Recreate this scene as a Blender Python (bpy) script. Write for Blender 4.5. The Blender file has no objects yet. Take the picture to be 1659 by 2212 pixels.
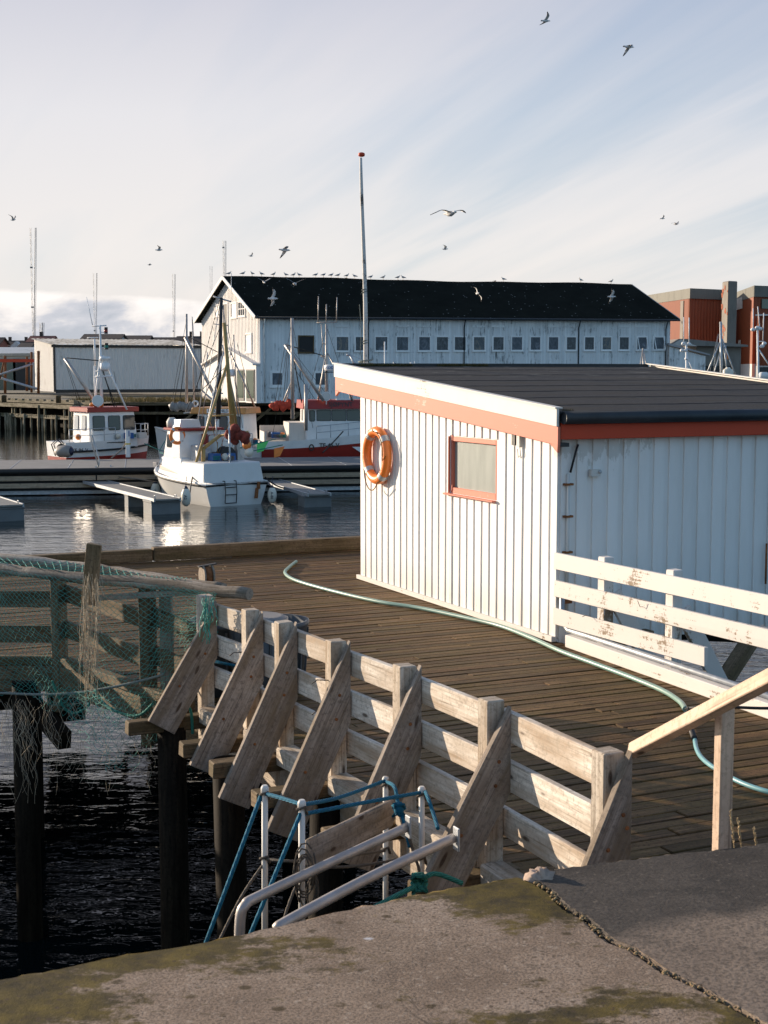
import bpy, math, random
from mathutils import Vector, Matrix
random.seed(7)
SC = bpy.context.scene; COL = SC.collection
R = math.radians
# ---------------------------------------------------------------- camera model
FL, CX, CY, HZ, EYE = 3072.0, 829.5, 1106.0, 800.0, 5.3
PIT = math.atan((CY-HZ)/FL)
cp, sp = math.cos(PIT), math.sin(PIT)
CAMP = Vector((0, 0, EYE))
def ray(fx, fy):
    u = (fx-CX)/FL; v = (CY-fy)/FL
    return Vector((u, cp+v*sp, -sp+v*cp))
def G(fx, fy, z):                      # where a sight line meets the level z
    r = ray(fx, fy); return CAMP + r*((z-EYE)/r.z)
def W(fx, fy, d):                      # at distance d in front
    r = ray(fx, fy); return CAMP + r*(d/r.y)
def onplane(fx, fy, P, n):
    r = ray(fx, fy); return CAMP + r*((P-CAMP).dot(n)/r.dot(n))
AN = R(24.96)
D1 = Vector((-math.sin(AN), math.cos(AN), 0)); D2 = Vector((math.cos(AN), math.sin(AN), 0)); UP = Vector((0, 0, 1))
def V(*a): return Vector(a)
DK = 2.5                               # deck level
# ---------------------------------------------------------------- mesh builder
ORG = {}
class MB:
    def __init__(s): s.v = []; s.f = []; s.uv = []; s.r = []; s.m = []; s.sm = []
    def face(s, idx, uvs=None, rnd=0.5, m=0, sm=False):
        s.f.append(tuple(idx)); s.uv.append(uvs or [(0, 0)]*len(idx)); s.r.append(rnd); s.m.append(m); s.sm.append(sm)
    def beam(s, p0, p1, w, h, up=UP, m=0, rnd=None, jit=0.0, w1=None, h1=None):
        p0 = Vector(p0); p1 = Vector(p1); L = (p1-p0); ln = L.length
        if ln < 1e-6: return s
        L.normalize(); S = L.cross(up)
        if S.length < 1e-4: S = L.cross(V(1, 0, 0))
        S.normalize(); T = S.cross(L)
        w1 = w if w1 is None else w1; h1 = h if h1 is None else h1
        b = len(s.v)
        for p, ww, hh in ((p0, w, h), (p1, w1, h1)):
            for a, c in ((-1, -1), (1, -1), (1, 1), (-1, 1)):
                q = p + S*(a*ww/2) + T*(c*hh/2)
                if jit: q = q + V(random.uniform(-jit, jit), random.uniform(-jit, jit), random.uniform(-jit, jit))
                s.v.append(q)
        r = random.random() if rnd is None else rnd
        o = random.uniform(0, 40); o2 = random.uniform(0, 40)
        per = [0, w, w+h, 2*w+h, 2*w+2*h]
        for k in range(4):
            k2 = (k+1) % 4
            s.face((b+k, b+k2, b+4+k2, b+4+k), [(o, o2+per[k]), (o, o2+per[k+1]), (o+ln, o2+per[k+1]), (o+ln, o2+per[k])], r, m)
        s.face((b+3, b+2, b+1, b), [(o, o2), (o+.01, o2), (o+.01, o2+h), (o, o2+h)], r, m)
        s.face((b+4, b+5, b+6, b+7), [(o, o2), (o+.01, o2), (o+.01, o2+h), (o, o2+h)], r, m)
        return s
    def box(s, c, sx, sy, sz, rz=0, m=0, rnd=None):
        c = Vector(c); d = V(math.cos(rz), math.sin(rz), 0)
        return s.beam(c-d*sx/2, c+d*sx/2, sy, sz, UP, m, rnd)
    def quad(s, a, b_, c, d, m=0, rnd=.5, uv=None):
        b = len(s.v); s.v += [Vector(a), Vector(b_), Vector(c), Vector(d)]
        if uv is None:
            lu = (Vector(b_)-Vector(a)).length; lv = (Vector(d)-Vector(a)).length
            uv = [(0, 0), (lu, 0), (lu, lv), (0, lv)]
        s.face((b, b+1, b+2, b+3), uv, rnd, m); return s
    def tri(s, a, b_, c, m=0, rnd=.5):
        b = len(s.v); s.v += [Vector(a), Vector(b_), Vector(c)]
        s.face((b, b+1, b+2), [(0, 0), (1, 0), (0, 1)], rnd, m); return s
    def tube(s, pts, r, n=8, m=0, closed=False, rnd=None, caps=True, sm=True, twist=0):
        pts = [Vector(p) for p in pts]; N = len(pts)
        rr = r if isinstance(r, (list, tuple)) else [r]*N
        rv = random.random() if rnd is None else rnd
        b = len(s.v); prev = None; acc = 0; o = random.uniform(0, 30); L = [0]
        for i in range(1, N): L.append(L[-1]+(pts[i]-pts[i-1]).length)
        for i in range(N):
            a = pts[(i-1) % N] if (closed or i > 0) else pts[i]
            c = pts[(i+1) % N] if (closed or i < N-1) else pts[i]
            t = (c-a)
            if t.length < 1e-9: t = V(0, 0, 1)
            t.normalize()
            if prev is None:
                q = t.cross(UP)
                if q.length < .05: q = t.cross(V(1, 0, 0))
                q.normalize()
            else:
                q = prev - t*prev.dot(t)
                if q.length < 1e-5: q = t.cross(V(.3, .5, .8))
                q.normalize()
            prev = q; w = t.cross(q)
            for k in range(n):
                an = 2*math.pi*k/n
                s.v.append(pts[i] + (q*math.cos(an)+w*math.sin(an))*rr[i])
        seg = N if closed else N-1
        for i in range(seg):
            j = (i+1) % N
            l0 = L[i]; l1 = L[j] if j > i else L[i]+.1
            for k in range(n):
                k2 = (k+1) % n
                s.face((b+i*n+k, b+i*n+k2, b+j*n+k2, b+j*n+k), [(o+l0, k/n*.3), (o+l0, (k+1)/n*.3), (o+l1, (k+1)/n*.3), (o+l1, k/n*.3)], rv, m, sm)
        if caps and not closed:
            s.face([b+k for k in range(n)][::-1], None, rv, m); s.face([b+(N-1)*n+k for k in range(n)], None, rv, m)
        return s
    def cyl(s, p0, p1, r, n=12, m=0, r1=None, rnd=None):
        return s.tube([p0, p1], [r, r if r1 is None else r1], n, m, rnd=rnd)
    def lathe(s, c, axis, prof, n=16, m=0, sm=True):      # prof: list of (r, h)
        c = Vector(c); axis = Vector(axis).normalized()
        q = axis.cross(UP)
        if q.length < .05: q = axis.cross(V(1, 0, 0))
        q.normalize(); w = axis.cross(q); b = len(s.v)
        for r, h in prof:
            for k in range(n):
                a = 2*math.pi*k/n; s.v.append(c+axis*h+(q*math.cos(a)+w*math.sin(a))*r)
        for i in range(len(prof)-1):
            for k in range(n):
                k2 = (k+1) % n
                s.face((b+i*n+k, b+i*n+k2, b+(i+1)*n+k2, b+(i+1)*n+k), [(k/n, prof[i][1]), ((k+1)/n, prof[i][1]), ((k+1)/n, prof[i+1][1]), (k/n, prof[i+1][1])], .5, m, sm)
        s.face([b+k for k in range(n)][::-1], None, .5, m); e = b+(len(prof)-1)*n
        s.face([e+k for k in range(n)], None, .5, m); return s
    def ball(s, c, rx, ry=None, rz=None, n=10, m=0, rot=None):
        ry = rx if ry is None else ry; rz = rx if rz is None else rz
        c = Vector(c); b = len(s.v); K = n//2+1
        for i in range(K+1):
            th = math.pi*i/K
            for k in range(n):
                a = 2*math.pi*k/n
                q = V(rx*math.sin(th)*math.cos(a), ry*math.sin(th)*math.sin(a), rz*math.cos(th))
                if rot: q = rot @ q
                s.v.append(c+q)
        for i in range(K):
            for k in range(n):
                k2 = (k+1) % n
                s.face((b+i*n+k, b+(i+1)*n+k, b+(i+1)*n+k2, b+i*n+k2), None, .5, m, True)
        return s
    def prism(s, poly, ext, m=0, rnd=None):               # poly: 3D points, ext: vector
        poly = [Vector(p) for p in poly]; ext = Vector(ext); n = len(poly); b = len(s.v)
        s.v += poly + [p+ext for p in poly]
        r = random.random() if rnd is None else rnd
        ux = (poly[1]-poly[0]).normalized(); nn = ext.normalized(); uy = nn.cross(ux)
        o = poly[0]; uvs = [((p-o).dot(ux), (p-o).dot(uy)) for p in poly]
        s.face([b+i for i in range(n)][::-1], uvs[::-1], r, m); s.face([b+n+i for i in range(n)], uvs, r, m)
        for i in range(n):
            j = (i+1) % n; l = (poly[j]-poly[i]).length; e = ext.length
            s.face((b+i, b+j, b+n+j, b+n+i), [(0, 0), (l, 0), (l, e), (0, e)], r, m)
        return s
    def text(s, txt, size, origin, ux, uy, depth=.004, m=0):
        cu = bpy.data.curves.new('t', 'FONT'); cu.body = txt; cu.size = size; cu.align_x = 'CENTER'; cu.align_y = 'CENTER'; cu.resolution_u = 2; cu.extrude = depth/2; cu.offset = size*.012
        ob = bpy.data.objects.new('t', cu); COL.objects.link(ob); bpy.context.view_layer.update()
        me = bpy.data.meshes.new_from_object(ob.evaluated_get(bpy.context.evaluated_depsgraph_get()))
        ux = Vector(ux).normalized(); uy = Vector(uy).normalized(); nn = ux.cross(uy); b = len(s.v)
        for q in me.vertices: s.v.append(Vector(origin)+ux*q.co.x+uy*q.co.y+nn*q.co.z)
        for p in me.polygons: s.face([b+i for i in p.vertices], None, .5, m)
        bpy.data.objects.remove(ob); bpy.data.curves.remove(cu); bpy.data.meshes.remove(me); return s
    def build(s, name, mats, parent=None, bevel=0, local=False):
        if not isinstance(mats, (list, tuple)): mats = [mats]
        me = bpy.data.meshes.new(name)
        if parent is not None:
            M = ORG[parent.name]
        else:
            xs = [q.x for q in s.v]; ys = [q.y for q in s.v]; zs = [q.z for q in s.v]
            M = Matrix.Translation(((min(xs)+max(xs))/2, (min(ys)+max(ys))/2, min(zs)))
        I = M.inverted()
        vs = s.v if local else [I @ q for q in s.v]
        me.from_pydata([tuple(q) for q in vs], [], s.f)
        ul = me.uv_layers.new(name='UVMap'); at = me.attributes.new('rnd', 'FLOAT', 'FACE')
        k = 0
        for i, u in enumerate(s.uv):
            for q in u: ul.data[k].uv = q; k += 1
        at.data.foreach_set('value', s.r); me.polygons.foreach_set('material_index', s.m); me.polygons.foreach_set('use_smooth', s.sm)
        for mm in mats: me.materials.append(mm)
        me.update(); ob = bpy.data.objects.new(name, me); COL.objects.link(ob); ORG[ob.name] = M
        if parent is not None: ob.parent = parent
        else: ob.matrix_world = M
        if bevel:
            bv = ob.modifiers.new('b', 'BEVEL'); bv.width = bevel; bv.segments = 1; bv.limit_method = 'ANGLE'; bv.angle_limit = R(40)
        return ob
def tag(o, label=None, cat=None, group=None, kind=None):
    if label: o['label'] = label
    if cat: o['category'] = cat
    if group: o['group'] = group
    if kind: o['kind'] = kind
    return o
def thing(name, loc, label, cat, rz=0, group=None):
    o = bpy.data.objects.new(name, None); COL.objects.link(o); o.location = loc; o.rotation_euler = (0, 0, rz); o.empty_display_size = .2
    ORG[o.name] = Matrix.Translation(Vector(loc)) @ Matrix.Rotation(rz, 4, 'Z')
    return tag(o, label, cat, group)
def dup(o, loc, rot=None, label=None, scale=None):
    c = o.copy(); COL.objects.link(c); c.location = loc
    if rot is not None: c.rotation_euler = rot
    if scale: c.scale = (scale,)*3
    if label: c['label'] = label
    for ch in list(o.children):
        q = ch.copy(); COL.objects.link(q); q.parent = c
    return c
# ---------------------------------------------------------------- materials
class NT:
    def __init__(s, name):
        s.m = bpy.data.materials.new(name); s.m.use_nodes = True; s.t = s.m.node_tree; s.n = s.t.nodes; s.n.clear()
        s.out = s.n.new('ShaderNodeOutputMaterial'); s.bs = s.n.new('ShaderNodeBsdfPrincipled'); s.t.links.new(s.bs.outputs[0], s.out.inputs[0])
    def put(s, sock, v):
        if isinstance(v, bpy.types.NodeSocket): s.t.links.new(v, sock)
        elif isinstance(v, (tuple, list)) and len(v) == 3 and sock.type == 'RGBA': sock.default_value = (*v, 1)
        else: sock.default_value = v
    def uv(s): return s.n.new('ShaderNodeUVMap').outputs[0]
    def obj(s): return s.n.new('ShaderNodeTexCoord').outputs['Object']
    def geo(s): return s.n.new('ShaderNodeNewGeometry').outputs['Position']
    def rnd(s):
        a = s.n.new('ShaderNodeAttribute'); a.attribute_name = 'rnd'; return a.outputs['Fac']
    def mp(s, v, sc=(1, 1, 1), rot=(0, 0, 0), loc=(0, 0, 0)):
        n = s.n.new('ShaderNodeMapping'); s.put(n.inputs[0], v); n.inputs['Scale'].default_value = sc; n.inputs['Rotation'].default_value = rot; n.inputs['Location'].default_value = loc; return n.outputs[0]
    def noise(s, v, sc, det=4, ro=.55, dist=0):
        n = s.n.new('ShaderNodeTexNoise'); s.put(n.inputs['Vector'], v); n.inputs['Scale'].default_value = sc; n.inputs['Detail'].default_value = det; n.inputs['Roughness'].default_value = ro; n.inputs['Distortion'].default_value = dist; return n.outputs[0]
    def vor(s, v, sc, feat='F1', ra=1):
        n = s.n.new('ShaderNodeTexVoronoi'); n.feature = feat; s.put(n.inputs['Vector'], v); n.inputs['Scale'].default_value = sc; n.inputs['Randomness'].default_value = ra; return n.outputs['Distance']
    def ramp(s, f, st):
        n = s.n.new('ShaderNodeValToRGB'); s.put(n.inputs[0], f); e = n.color_ramp.elements
        while len(e) < len(st): e.new(.5)
        for i, (p, c) in enumerate(st):
            e[i].position = p; e[i].color = (*c, 1) if isinstance(c, (tuple, list)) else (c, c, c, 1)
        return n.outputs[0]
    def mix(s, f, a, b, mode='MIX'):
        n = s.n.new('ShaderNodeMix'); n.data_type = 'RGBA'; n.blend_type = mode; s.put(n.inputs[0], f); s.put(n.inputs[6], a); s.put(n.inputs[7], b); return n.outputs[2]
    def math(s, op, a, b=0.0, c=None):
        n = s.n.new('ShaderNodeMath'); n.operation = op; s.put(n.inputs[0], a); s.put(n.inputs[1], b)
        if c is not None: s.put(n.inputs[2], c)
        return n.outputs[0]
    def sep(s, v):
        n = s.n.new('ShaderNodeSeparateXYZ'); s.put(n.inputs[0], v); return n.outputs
    def bump(s, h, st=.3, d=.01, nrm=None):
        n = s.n.new('ShaderNodeBump'); s.put(n.inputs['Height'], h); n.inputs['Strength'].default_value = st; n.inputs['Distance'].default_value = d
        if nrm: s.put(n.inputs['Normal'], nrm)
        return n.outputs[0]
    def fin(s, col, rough=.6, nrm=None, metal=0, spec=None, **k):
        s.put(s.bs.inputs['Base Color'], col); s.put(s.bs.inputs['Roughness'], rough); s.put(s.bs.inputs['Metallic'], metal)
        if nrm: s.put(s.bs.inputs['Normal'], nrm)
        if spec is not None: s.bs.inputs['Specular IOR Level'].default_value = spec
        for a, b in k.items(): s.put(s.bs.inputs[a], b)
        return s.m
def wood(name, c0, c1, c2, dirt=None, dirtamt=.5, rough=.75, vary=.35, knots=True, gs=1.0, bumps=.35):
    n = NT(name); uv = n.uv()
    g = n.noise(n.mp(uv, (1.2*gs, 34*gs, 1)), 1.0, 6, .65, .6)
    g2 = n.noise(n.mp(uv, (3*gs, 90*gs, 1)), 1.0, 3, .6)
    big = n.noise(n.mp(uv, (1.0, 5, 1)), 1.0, 4, .6)
    col = n.ramp(g, [(.25, c0), (.5, c1), (.78, c2)])
    col = n.mix(n.ramp(g2, [(.30, .85), (.37, .35), (.5, 0.0)]), col, tuple(x*.35 for x in c0))
    if dirt: col = n.mix(n.ramp(big, [(.5-.2*dirtamt, 0.0), (.62, .75), (.75, .9)]), col, dirt)
    tn = n.math('MULTIPLY_ADD', n.rnd(), vary, 1-vary/2)
    cb = n.n.new('ShaderNodeCombineXYZ'); [n.put(cb.inputs[i], tn) for i in range(3)]
    col = n.mix(1.0, col, cb.outputs[0], 'MULTIPLY')
    if knots:
        v = n.vor(n.mp(uv, (2.6, 8.5, 1)), 1.0, 'F1', 1); k = n.ramp(v, [(.07, .9), (.10, .6), (.11, .25), (.17, 0.0)])
        col = n.mix(k, col, (.045, .022, .012))
    mt = n.noise(n.obj(), 34, 5, .75); ml = n.noise(n.obj(), 5, 4, .6)
    col = n.mix(n.ramp(mt, [(.36, .60), (.50, 0.0)]), col, tuple(x*.6 for x in c0)); col = n.mix(n.ramp(ml, [(.50, 0.0), (.68, .38)]), col, tuple(x*.8 for x in c0))
    b = n.bump(g, bumps, .006); b = n.bump(g2, bumps*.7, .003, b); b = n.bump(mt, bumps*.8, .004, b)
    return n.fin(col, rough, b, spec={'pile_wood': .05, 'deck_wood': .16}.get(name, .3))
def plain(name, c, rough=.5, metal=0, var=.12, sc=6, spec=None, bump=0, coat=0):
    n = NT(name); z = n.noise(n.obj(), sc, 5, .6)
    col = n.ramp(z, [(.3, tuple(x*(1-var) for x in c)), (.7, tuple(min(1, x*(1+var)) for x in c))])
    f = n.noise(n.obj(), sc*9, 3, .6)
    return n.fin(col, n.math('MULTIPLY_ADD', f, .25, rough-.12), n.bump(f, bump, .004) if bump else None, metal, spec)
def painted(name, c, under, wear=.5, rough=.55, stain=None, wearscale=1.0):
    n = NT(name); uv = n.uv(); ob = n.obj()
    g = n.noise(n.mp(uv, (1.5*wearscale, 30*wearscale, 1)), 1, 6, .7)
    p = n.noise(n.mp(ob, (1, 1, .6)), 2.2*wearscale, 7, .7)
    f = n.noise(ob, 30*wearscale, 4, .7)
    s = n.math('ADD', n.math('MULTIPLY', p, .5), n.math('ADD', n.math('MULTIPLY', g, .3), n.math('MULTIPLY', f, .2)))
    lo = .65-.17*wear
    msk = n.ramp(s, [(lo, 0.0), (lo+.025, 1.0)])
    col = n.mix(n.ramp(p, [(.3, 0.0), (.75, .35)]), c, stain or tuple(x*.8 for x in c))
    col = n.mix(msk, col, under)
    tn = n.math('MULTIPLY_ADD', n.rnd(), .1, .95); cb = n.n.new('ShaderNodeCombineXYZ'); [n.put(cb.inputs[i], tn) for i in range(3)]
    col = n.mix(1.0, col, cb.outputs[0], 'MULTIPLY')
    b = n.bump(n.math('SUBTRACT', n.math('MULTIPLY', g, .5), msk), .35, .003)
    return n.fin(col, rough, b, spec=.35)
M = {}
M['deck'] = wood('deck_wood', (.032, .016, .007), (.130, .070, .029), (.34, .205, .098), (.085, .058, .014), .55, .62, .8, True, .9, .5)
M['timber'] = wood('timber', (.27, .215, .16), (.56, .485, .40), (.74, .67, .58), (.27, .185, .11), .4, .8, .25)
M['timber_grey'] = wood('timber_grey', (.17, .135, .108), (.335, .28, .235), (.48, .415, .355), (.17, .12, .07), .3, .85, .25)
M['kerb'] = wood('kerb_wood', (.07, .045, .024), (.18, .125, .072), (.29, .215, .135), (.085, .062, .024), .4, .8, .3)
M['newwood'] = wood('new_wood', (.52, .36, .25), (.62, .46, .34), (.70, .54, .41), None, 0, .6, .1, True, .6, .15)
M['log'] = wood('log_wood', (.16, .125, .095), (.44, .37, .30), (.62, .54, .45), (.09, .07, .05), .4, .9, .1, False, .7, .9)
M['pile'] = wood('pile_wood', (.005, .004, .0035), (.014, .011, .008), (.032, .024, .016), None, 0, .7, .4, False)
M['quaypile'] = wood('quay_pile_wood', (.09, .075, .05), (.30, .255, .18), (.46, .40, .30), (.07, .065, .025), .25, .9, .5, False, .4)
M['whitewood'] = painted('white_painted_wood', (.70, .655, .61), (.25, .18, .12), .52, .6, (.60, .55, .50))
def shedpaint():
    n = NT('shed_white'); p = n.geo(); uv = n.uv()
    z = n.sep(p)[2]; a = n.noise(n.mp(p, (6, 6, 1.2)), 1, 6, .7); f = n.noise(n.mp(p, (30, 30, 9)), 1, 4, .7); g = n.noise(n.mp(uv, (1.2, 40, 1)), 1, 4, .6)
    low = n.math('MAXIMUM', n.math('MULTIPLY_ADD', z, -1.6, 4.72), 0.0)
    col = n.mix(n.ramp(a, [(.35, 0.0), (.8, .5)]), (.84, .825, .80), (.70, .67, .62))
    gr = n.math('MULTIPLY', n.math('MINIMUM', low, 1.0), n.ramp(a, [(.35, .1), (.6, 1.0)])); col = n.mix(n.math('MULTIPLY', gr, .6), col, (.42, .34, .25))
    s = n.math('ADD', n.math('MULTIPLY', a, .45), n.math('ADD', n.math('MULTIPLY', f, .3), n.math('MULTIPLY', g, .25))); s = n.math('ADD', s, n.math('MULTIPLY', n.math('MINIMUM', low, 1.0), .05))
    col = n.mix(n.ramp(s, [(.625, 0.0), (.645, .9)]), col, (.36, .24, .15))
    rr = n.sep(n.mp(p, (1, 1, 1), (0, 0, -AN)))
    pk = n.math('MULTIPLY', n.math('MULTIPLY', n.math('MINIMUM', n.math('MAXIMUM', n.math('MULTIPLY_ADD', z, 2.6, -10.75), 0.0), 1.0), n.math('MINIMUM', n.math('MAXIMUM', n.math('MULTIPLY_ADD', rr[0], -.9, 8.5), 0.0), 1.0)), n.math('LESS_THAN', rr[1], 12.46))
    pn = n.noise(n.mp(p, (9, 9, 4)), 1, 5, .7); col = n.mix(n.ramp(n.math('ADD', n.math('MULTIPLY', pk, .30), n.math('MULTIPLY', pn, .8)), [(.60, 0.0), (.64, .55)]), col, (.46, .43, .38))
    cb = n.n.new('ShaderNodeCombineXYZ'); tn = n.math('MULTIPLY_ADD', n.rnd(), .10, .93); [n.put(cb.inputs[i], tn) for i in range(3)]
    return n.fin(n.mix(1.0, col, cb.outputs[0], 'MULTIPLY'), .5, n.bump(g, .25, .003), spec=.35)
M['shedwhite'] = shedpaint()
M['rail'] = wood('whitewashed_rail', (.50, .42, .33), (.80, .73, .64), (.88, .83, .76), (.32, .21, .12), .5, .75, .2, True, .8)
M['frame'] = painted('window_casing', (.84, .85, .84), (.2, .19, .17), .4, .6, (.66, .68, .68))
M['crumb'] = plain('joint_crumbs', (.26, .18, .09), .95, 0, .4, 30)
M['fasciawhite'] = painted('fascia_white', (.76, .72, .66), (.22, .18, .14), .30, .6, (.60, .55, .48))
M['red'] = painted('red_paint', (.62, .19, .12), (.62, .42, .33), .42, .55, (.58, .20, .13))
M['redsolid'] = painted('red_trim', (.58, .065, .022), (.35, .2, .15), .25, .5)
def oldclad():
    n = NT('weathered_white_cladding'); p = n.geo()
    st = n.noise(n.mp(p, (4.5, 4.5, .55)), 1.0, 6, .72); big = n.noise(n.mp(p, (.45, .45, .6)), 1.0, 4, .6); fine = n.noise(n.mp(p, (14, 14, 2.5)), 1.0, 4, .7)
    z = n.sep(p)[2]; low = n.math('MAXIMUM', n.math('MULTIPLY_ADD', z, -.10, .42), 0.0)
    s = n.math('ADD', n.math('MULTIPLY', st, .55), n.math('ADD', n.math('MULTIPLY', big, .30), n.math('MULTIPLY', fine, .22)))
    s = n.math('ADD', s, n.math('MULTIPLY', low, .18))
    col = n.mix(n.ramp(big, [(.3, 0.0), (.75, .5)]), (.80, .82, .82), (.60, .63, .63))
    col = n.mix(n.ramp(s, [(.585, 0.0), (.64, .8)]), col, (.10, .11, .11))
    cb = n.n.new('ShaderNodeCombineXYZ'); tn = n.math('MULTIPLY_ADD', n.rnd(), .22, .86); [n.put(cb.inputs[i], tn) for i in range(3)]
    return n.fin(n.mix(1.0, col, cb.outputs[0], 'MULTIPLY'), .75, n.bump(s, .4, .02), spec=.2)
M['oldwhite'] = oldclad()
M['gablewhite'] = painted('gable_white', (.78, .75, .72), (.2, .17, .15), .25, .7, (.62, .59, .56), .5)
M['gutter'] = plain('gutter', (.018, .025, .032), .5, 0, .3, 3)
M['black'] = plain('black_rubber', (.012, .012, .013), .65)
M['dark'] = plain('dark_steel', (.035, .033, .032), .6)
M['alu'] = plain('aluminium', (.44, .40, .37), .48, .6, .15, 8)
M['galv'] = plain('galvanised_steel', (.42, .44, .46), .5, .5, .2, 10)
M['whitepost'] = painted('white_steel', (.66, .64, .60), (.24, .15, .09), .50, .5)
M['rust'] = plain('rust', (.22, .08, .025), .85, 0, .5, 20)
M['orange'] = plain('orange_plastic', (.82, .215, .035), .38, 0, .06, 3)
M['reflect'] = plain('grey_band', (.48, .50, .51), .4, .3, .1)
M['grp'] = plain('white_hull', (.74, .74, .73), .35, 0, .08, 2)
M['grpdirty'] = painted('dirty_white_hull', (.66, .66, .65), (.33, .27, .2), .22, .45, (.52, .50, .46))
M['boatred'] = plain('boat_red', (.29, .022, .014), .4, 0, .15, 3)
M['boatorange'] = plain('boat_orange', (.55, .24, .06), .45, 0, .12, 3)
M['yellowmast'] = plain('yellow_mast', (.42, .27, .09), .5, 0, .12, 8)
M['cloth'] = plain('red_cloth', (.22, .035, .02), .8, 0, .4, 6, bump=.5)
M['clothred'] = plain('bright_red_cloth', (.5, .05, .02), .8, 0, .3, 6, bump=.5)
M['glass'] = NT('dark_glass').fin((.035, .045, .05), .08, spec=.6)
M['lens'] = NT('lamp_lens').fin((.55, .56, .55), .15, spec=.8)
M['net'] = plain('green_net', (.06, .30, .25), .7, 0, .2, 20)
M['netpale'] = plain('pale_fray', (.45, .38, .28), .8, 0, .2, 20)
M['brightgreen'] = plain('green_flag', (.10, .62, .16), .7)
M['buoyorange'] = plain('orange_buoy', (.75, .22, .04), .5)
M['buoywhite'] = plain('fender_white', (.66, .63, .54), .45, 0, .1, 3)
M['navy'] = plain('navy', (.012, .02, .05), .5)
M['signwhite'] = plain('sign_white', (.75, .75, .75), .5, 0, .02)
M['signblue'] = plain('sign_blue', (.02, .10, .30), .5, 0, .02)
M['tub'] = plain('grey_tub', (.075, .085, .095), .55, 0, .2, 4)
M['tublid'] = plain('tub_lid', (.22, .21, .20), .55, 0, .1, 4)
M['yellow'] = plain('yellow_strap', (.65, .45, .02), .6)
M['feather'] = plain('gull_white', (.72, .70, .68), .8, 0, .08, 8)
M['feathergrey'] = plain('gull_grey', (.22, .23, .25), .8, 0, .2, 8)
M['featherdark'] = plain('gull_wingtip', (.03, .03, .03), .8)
M['bill'] = plain('gull_bill', (.55, .33, .04), .6)
def rope(name, c, sc=55):
    n = NT(name); uv = n.uv()
    w = n.n.new('ShaderNodeTexWave'); w.wave_type = 'BANDS'; w.bands_direction = 'DIAGONAL'; n.put(w.inputs['Vector'], n.mp(uv, (1, 1.2, 1))); w.inputs['Scale'].default_value = sc/4; w.inputs['Distortion'].default_value = .4
    col = n.mix(w.outputs[1], tuple(x*.45 for x in c), c)
    return n.fin(col, .75, n.bump(w.outputs[1], 1.0, .006), spec=.25)
M['ropeblue'] = rope('blue_rope', (.02, .24, .40))
M['ropegreen'] = rope('green_rope', (.06, .34, .27))
M['ropegrey'] = rope('grey_rope', (.27, .23, .19))
M['ropepale'] = rope('pale_rope', (.38, .45, .42))
M['ropeorange'] = rope('orange_rope', (.55, .27, .06))
M['ropedark'] = rope('dark_rope', (.05, .05, .045))
def hosem():
    n = NT('green_hose'); uv = n.uv(); g = n.noise(n.mp(uv, (8, 20, 1)), 1, 4, .6); b = n.noise(n.mp(uv, (.8, 1, 1)), 1, 3)
    col = n.mix(g, (.115, .215, .175), (.30, .42, .36)); col = n.mix(n.ramp(b, [(.4, 0.0), (.7, .5)]), col, (.10, .28, .27))
    return n.fin(col, .38, n.bump(g, .3, .003))
M['hose'] = hosem()
M['hose2'] = plain('blue_hose', (.15, .34, .38), .4, 0, .15, 12)
def felt():
    n = NT('roof_felt'); p = n.geo()
    q = n.mp(p, (1, 1, 1), (0, 0, -AN))
    f = n.noise(p, 260, 3, .8); b = n.noise(p, 1.3, 5, .6); st = n.noise(n.mp(q, (.6, 5, 1)), 1.0, 5, .6)
    col = n.ramp(b, [(.32, (.010, .0095, .010)), (.68, (.040, .038, .037))])
    g_ = n.noise(p, 22, 5, .75); col = n.mix(n.ramp(g_, [(.45, 0.0), (.75, .7)]), col, (.075, .070, .066)); col = n.mix(n.math('MULTIPLY', f, .4), col, (.05, .047, .045))
    col = n.mix(n.ramp(st, [(.48, 0.0), (.68, .75)]), col, (.040, .030, .014))
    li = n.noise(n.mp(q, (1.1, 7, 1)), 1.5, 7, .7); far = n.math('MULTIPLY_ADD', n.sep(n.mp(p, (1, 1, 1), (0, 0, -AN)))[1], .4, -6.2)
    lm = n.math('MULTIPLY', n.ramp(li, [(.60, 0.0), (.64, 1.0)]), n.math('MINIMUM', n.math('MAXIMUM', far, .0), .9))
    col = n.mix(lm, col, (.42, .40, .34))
    return n.fin(col, n.math('MULTIPLY_ADD', b, .3, .55), n.bump(f, .6, .004, n.bump(g_, .6, .01)), spec=.2)
M['felt'] = felt()
def roofdark():
    n = NT('dark_roof'); p = n.geo(); b = n.noise(p, .5, 6, .65); s = n.vor(n.mp(p, (1.2, 1.2, 2)), 1.4); t = n.noise(p, 5, 4, .7)
    col = n.ramp(b, [(.3, (.005, .0065, .005)), (.7, (.012, .014, .011))])
    col = n.mix(n.ramp(s, [(.07, .6), (.11, 0.0)]), col, (.35, .34, .32))
    col = n.mix(n.ramp(t, [(.66, 0.0), (.72, .5)]), col, (.05, .05, .045))
    return n.fin(col, .95, spec=.08)
M['roofdark'] = roofdark()
def mottled():
    n = NT('lichen_sheet_roof'); p = n.geo(); b = n.noise(n.mp(p, (1, .5, 1)), .8, 7, .75)
    return n.fin(n.ramp(b, [(.35, (.16, .14, .11)), (.5, (.42, .40, .36)), (.65, (.6, .58, .55))]), .8)
M['mottled'] = mottled()
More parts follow.
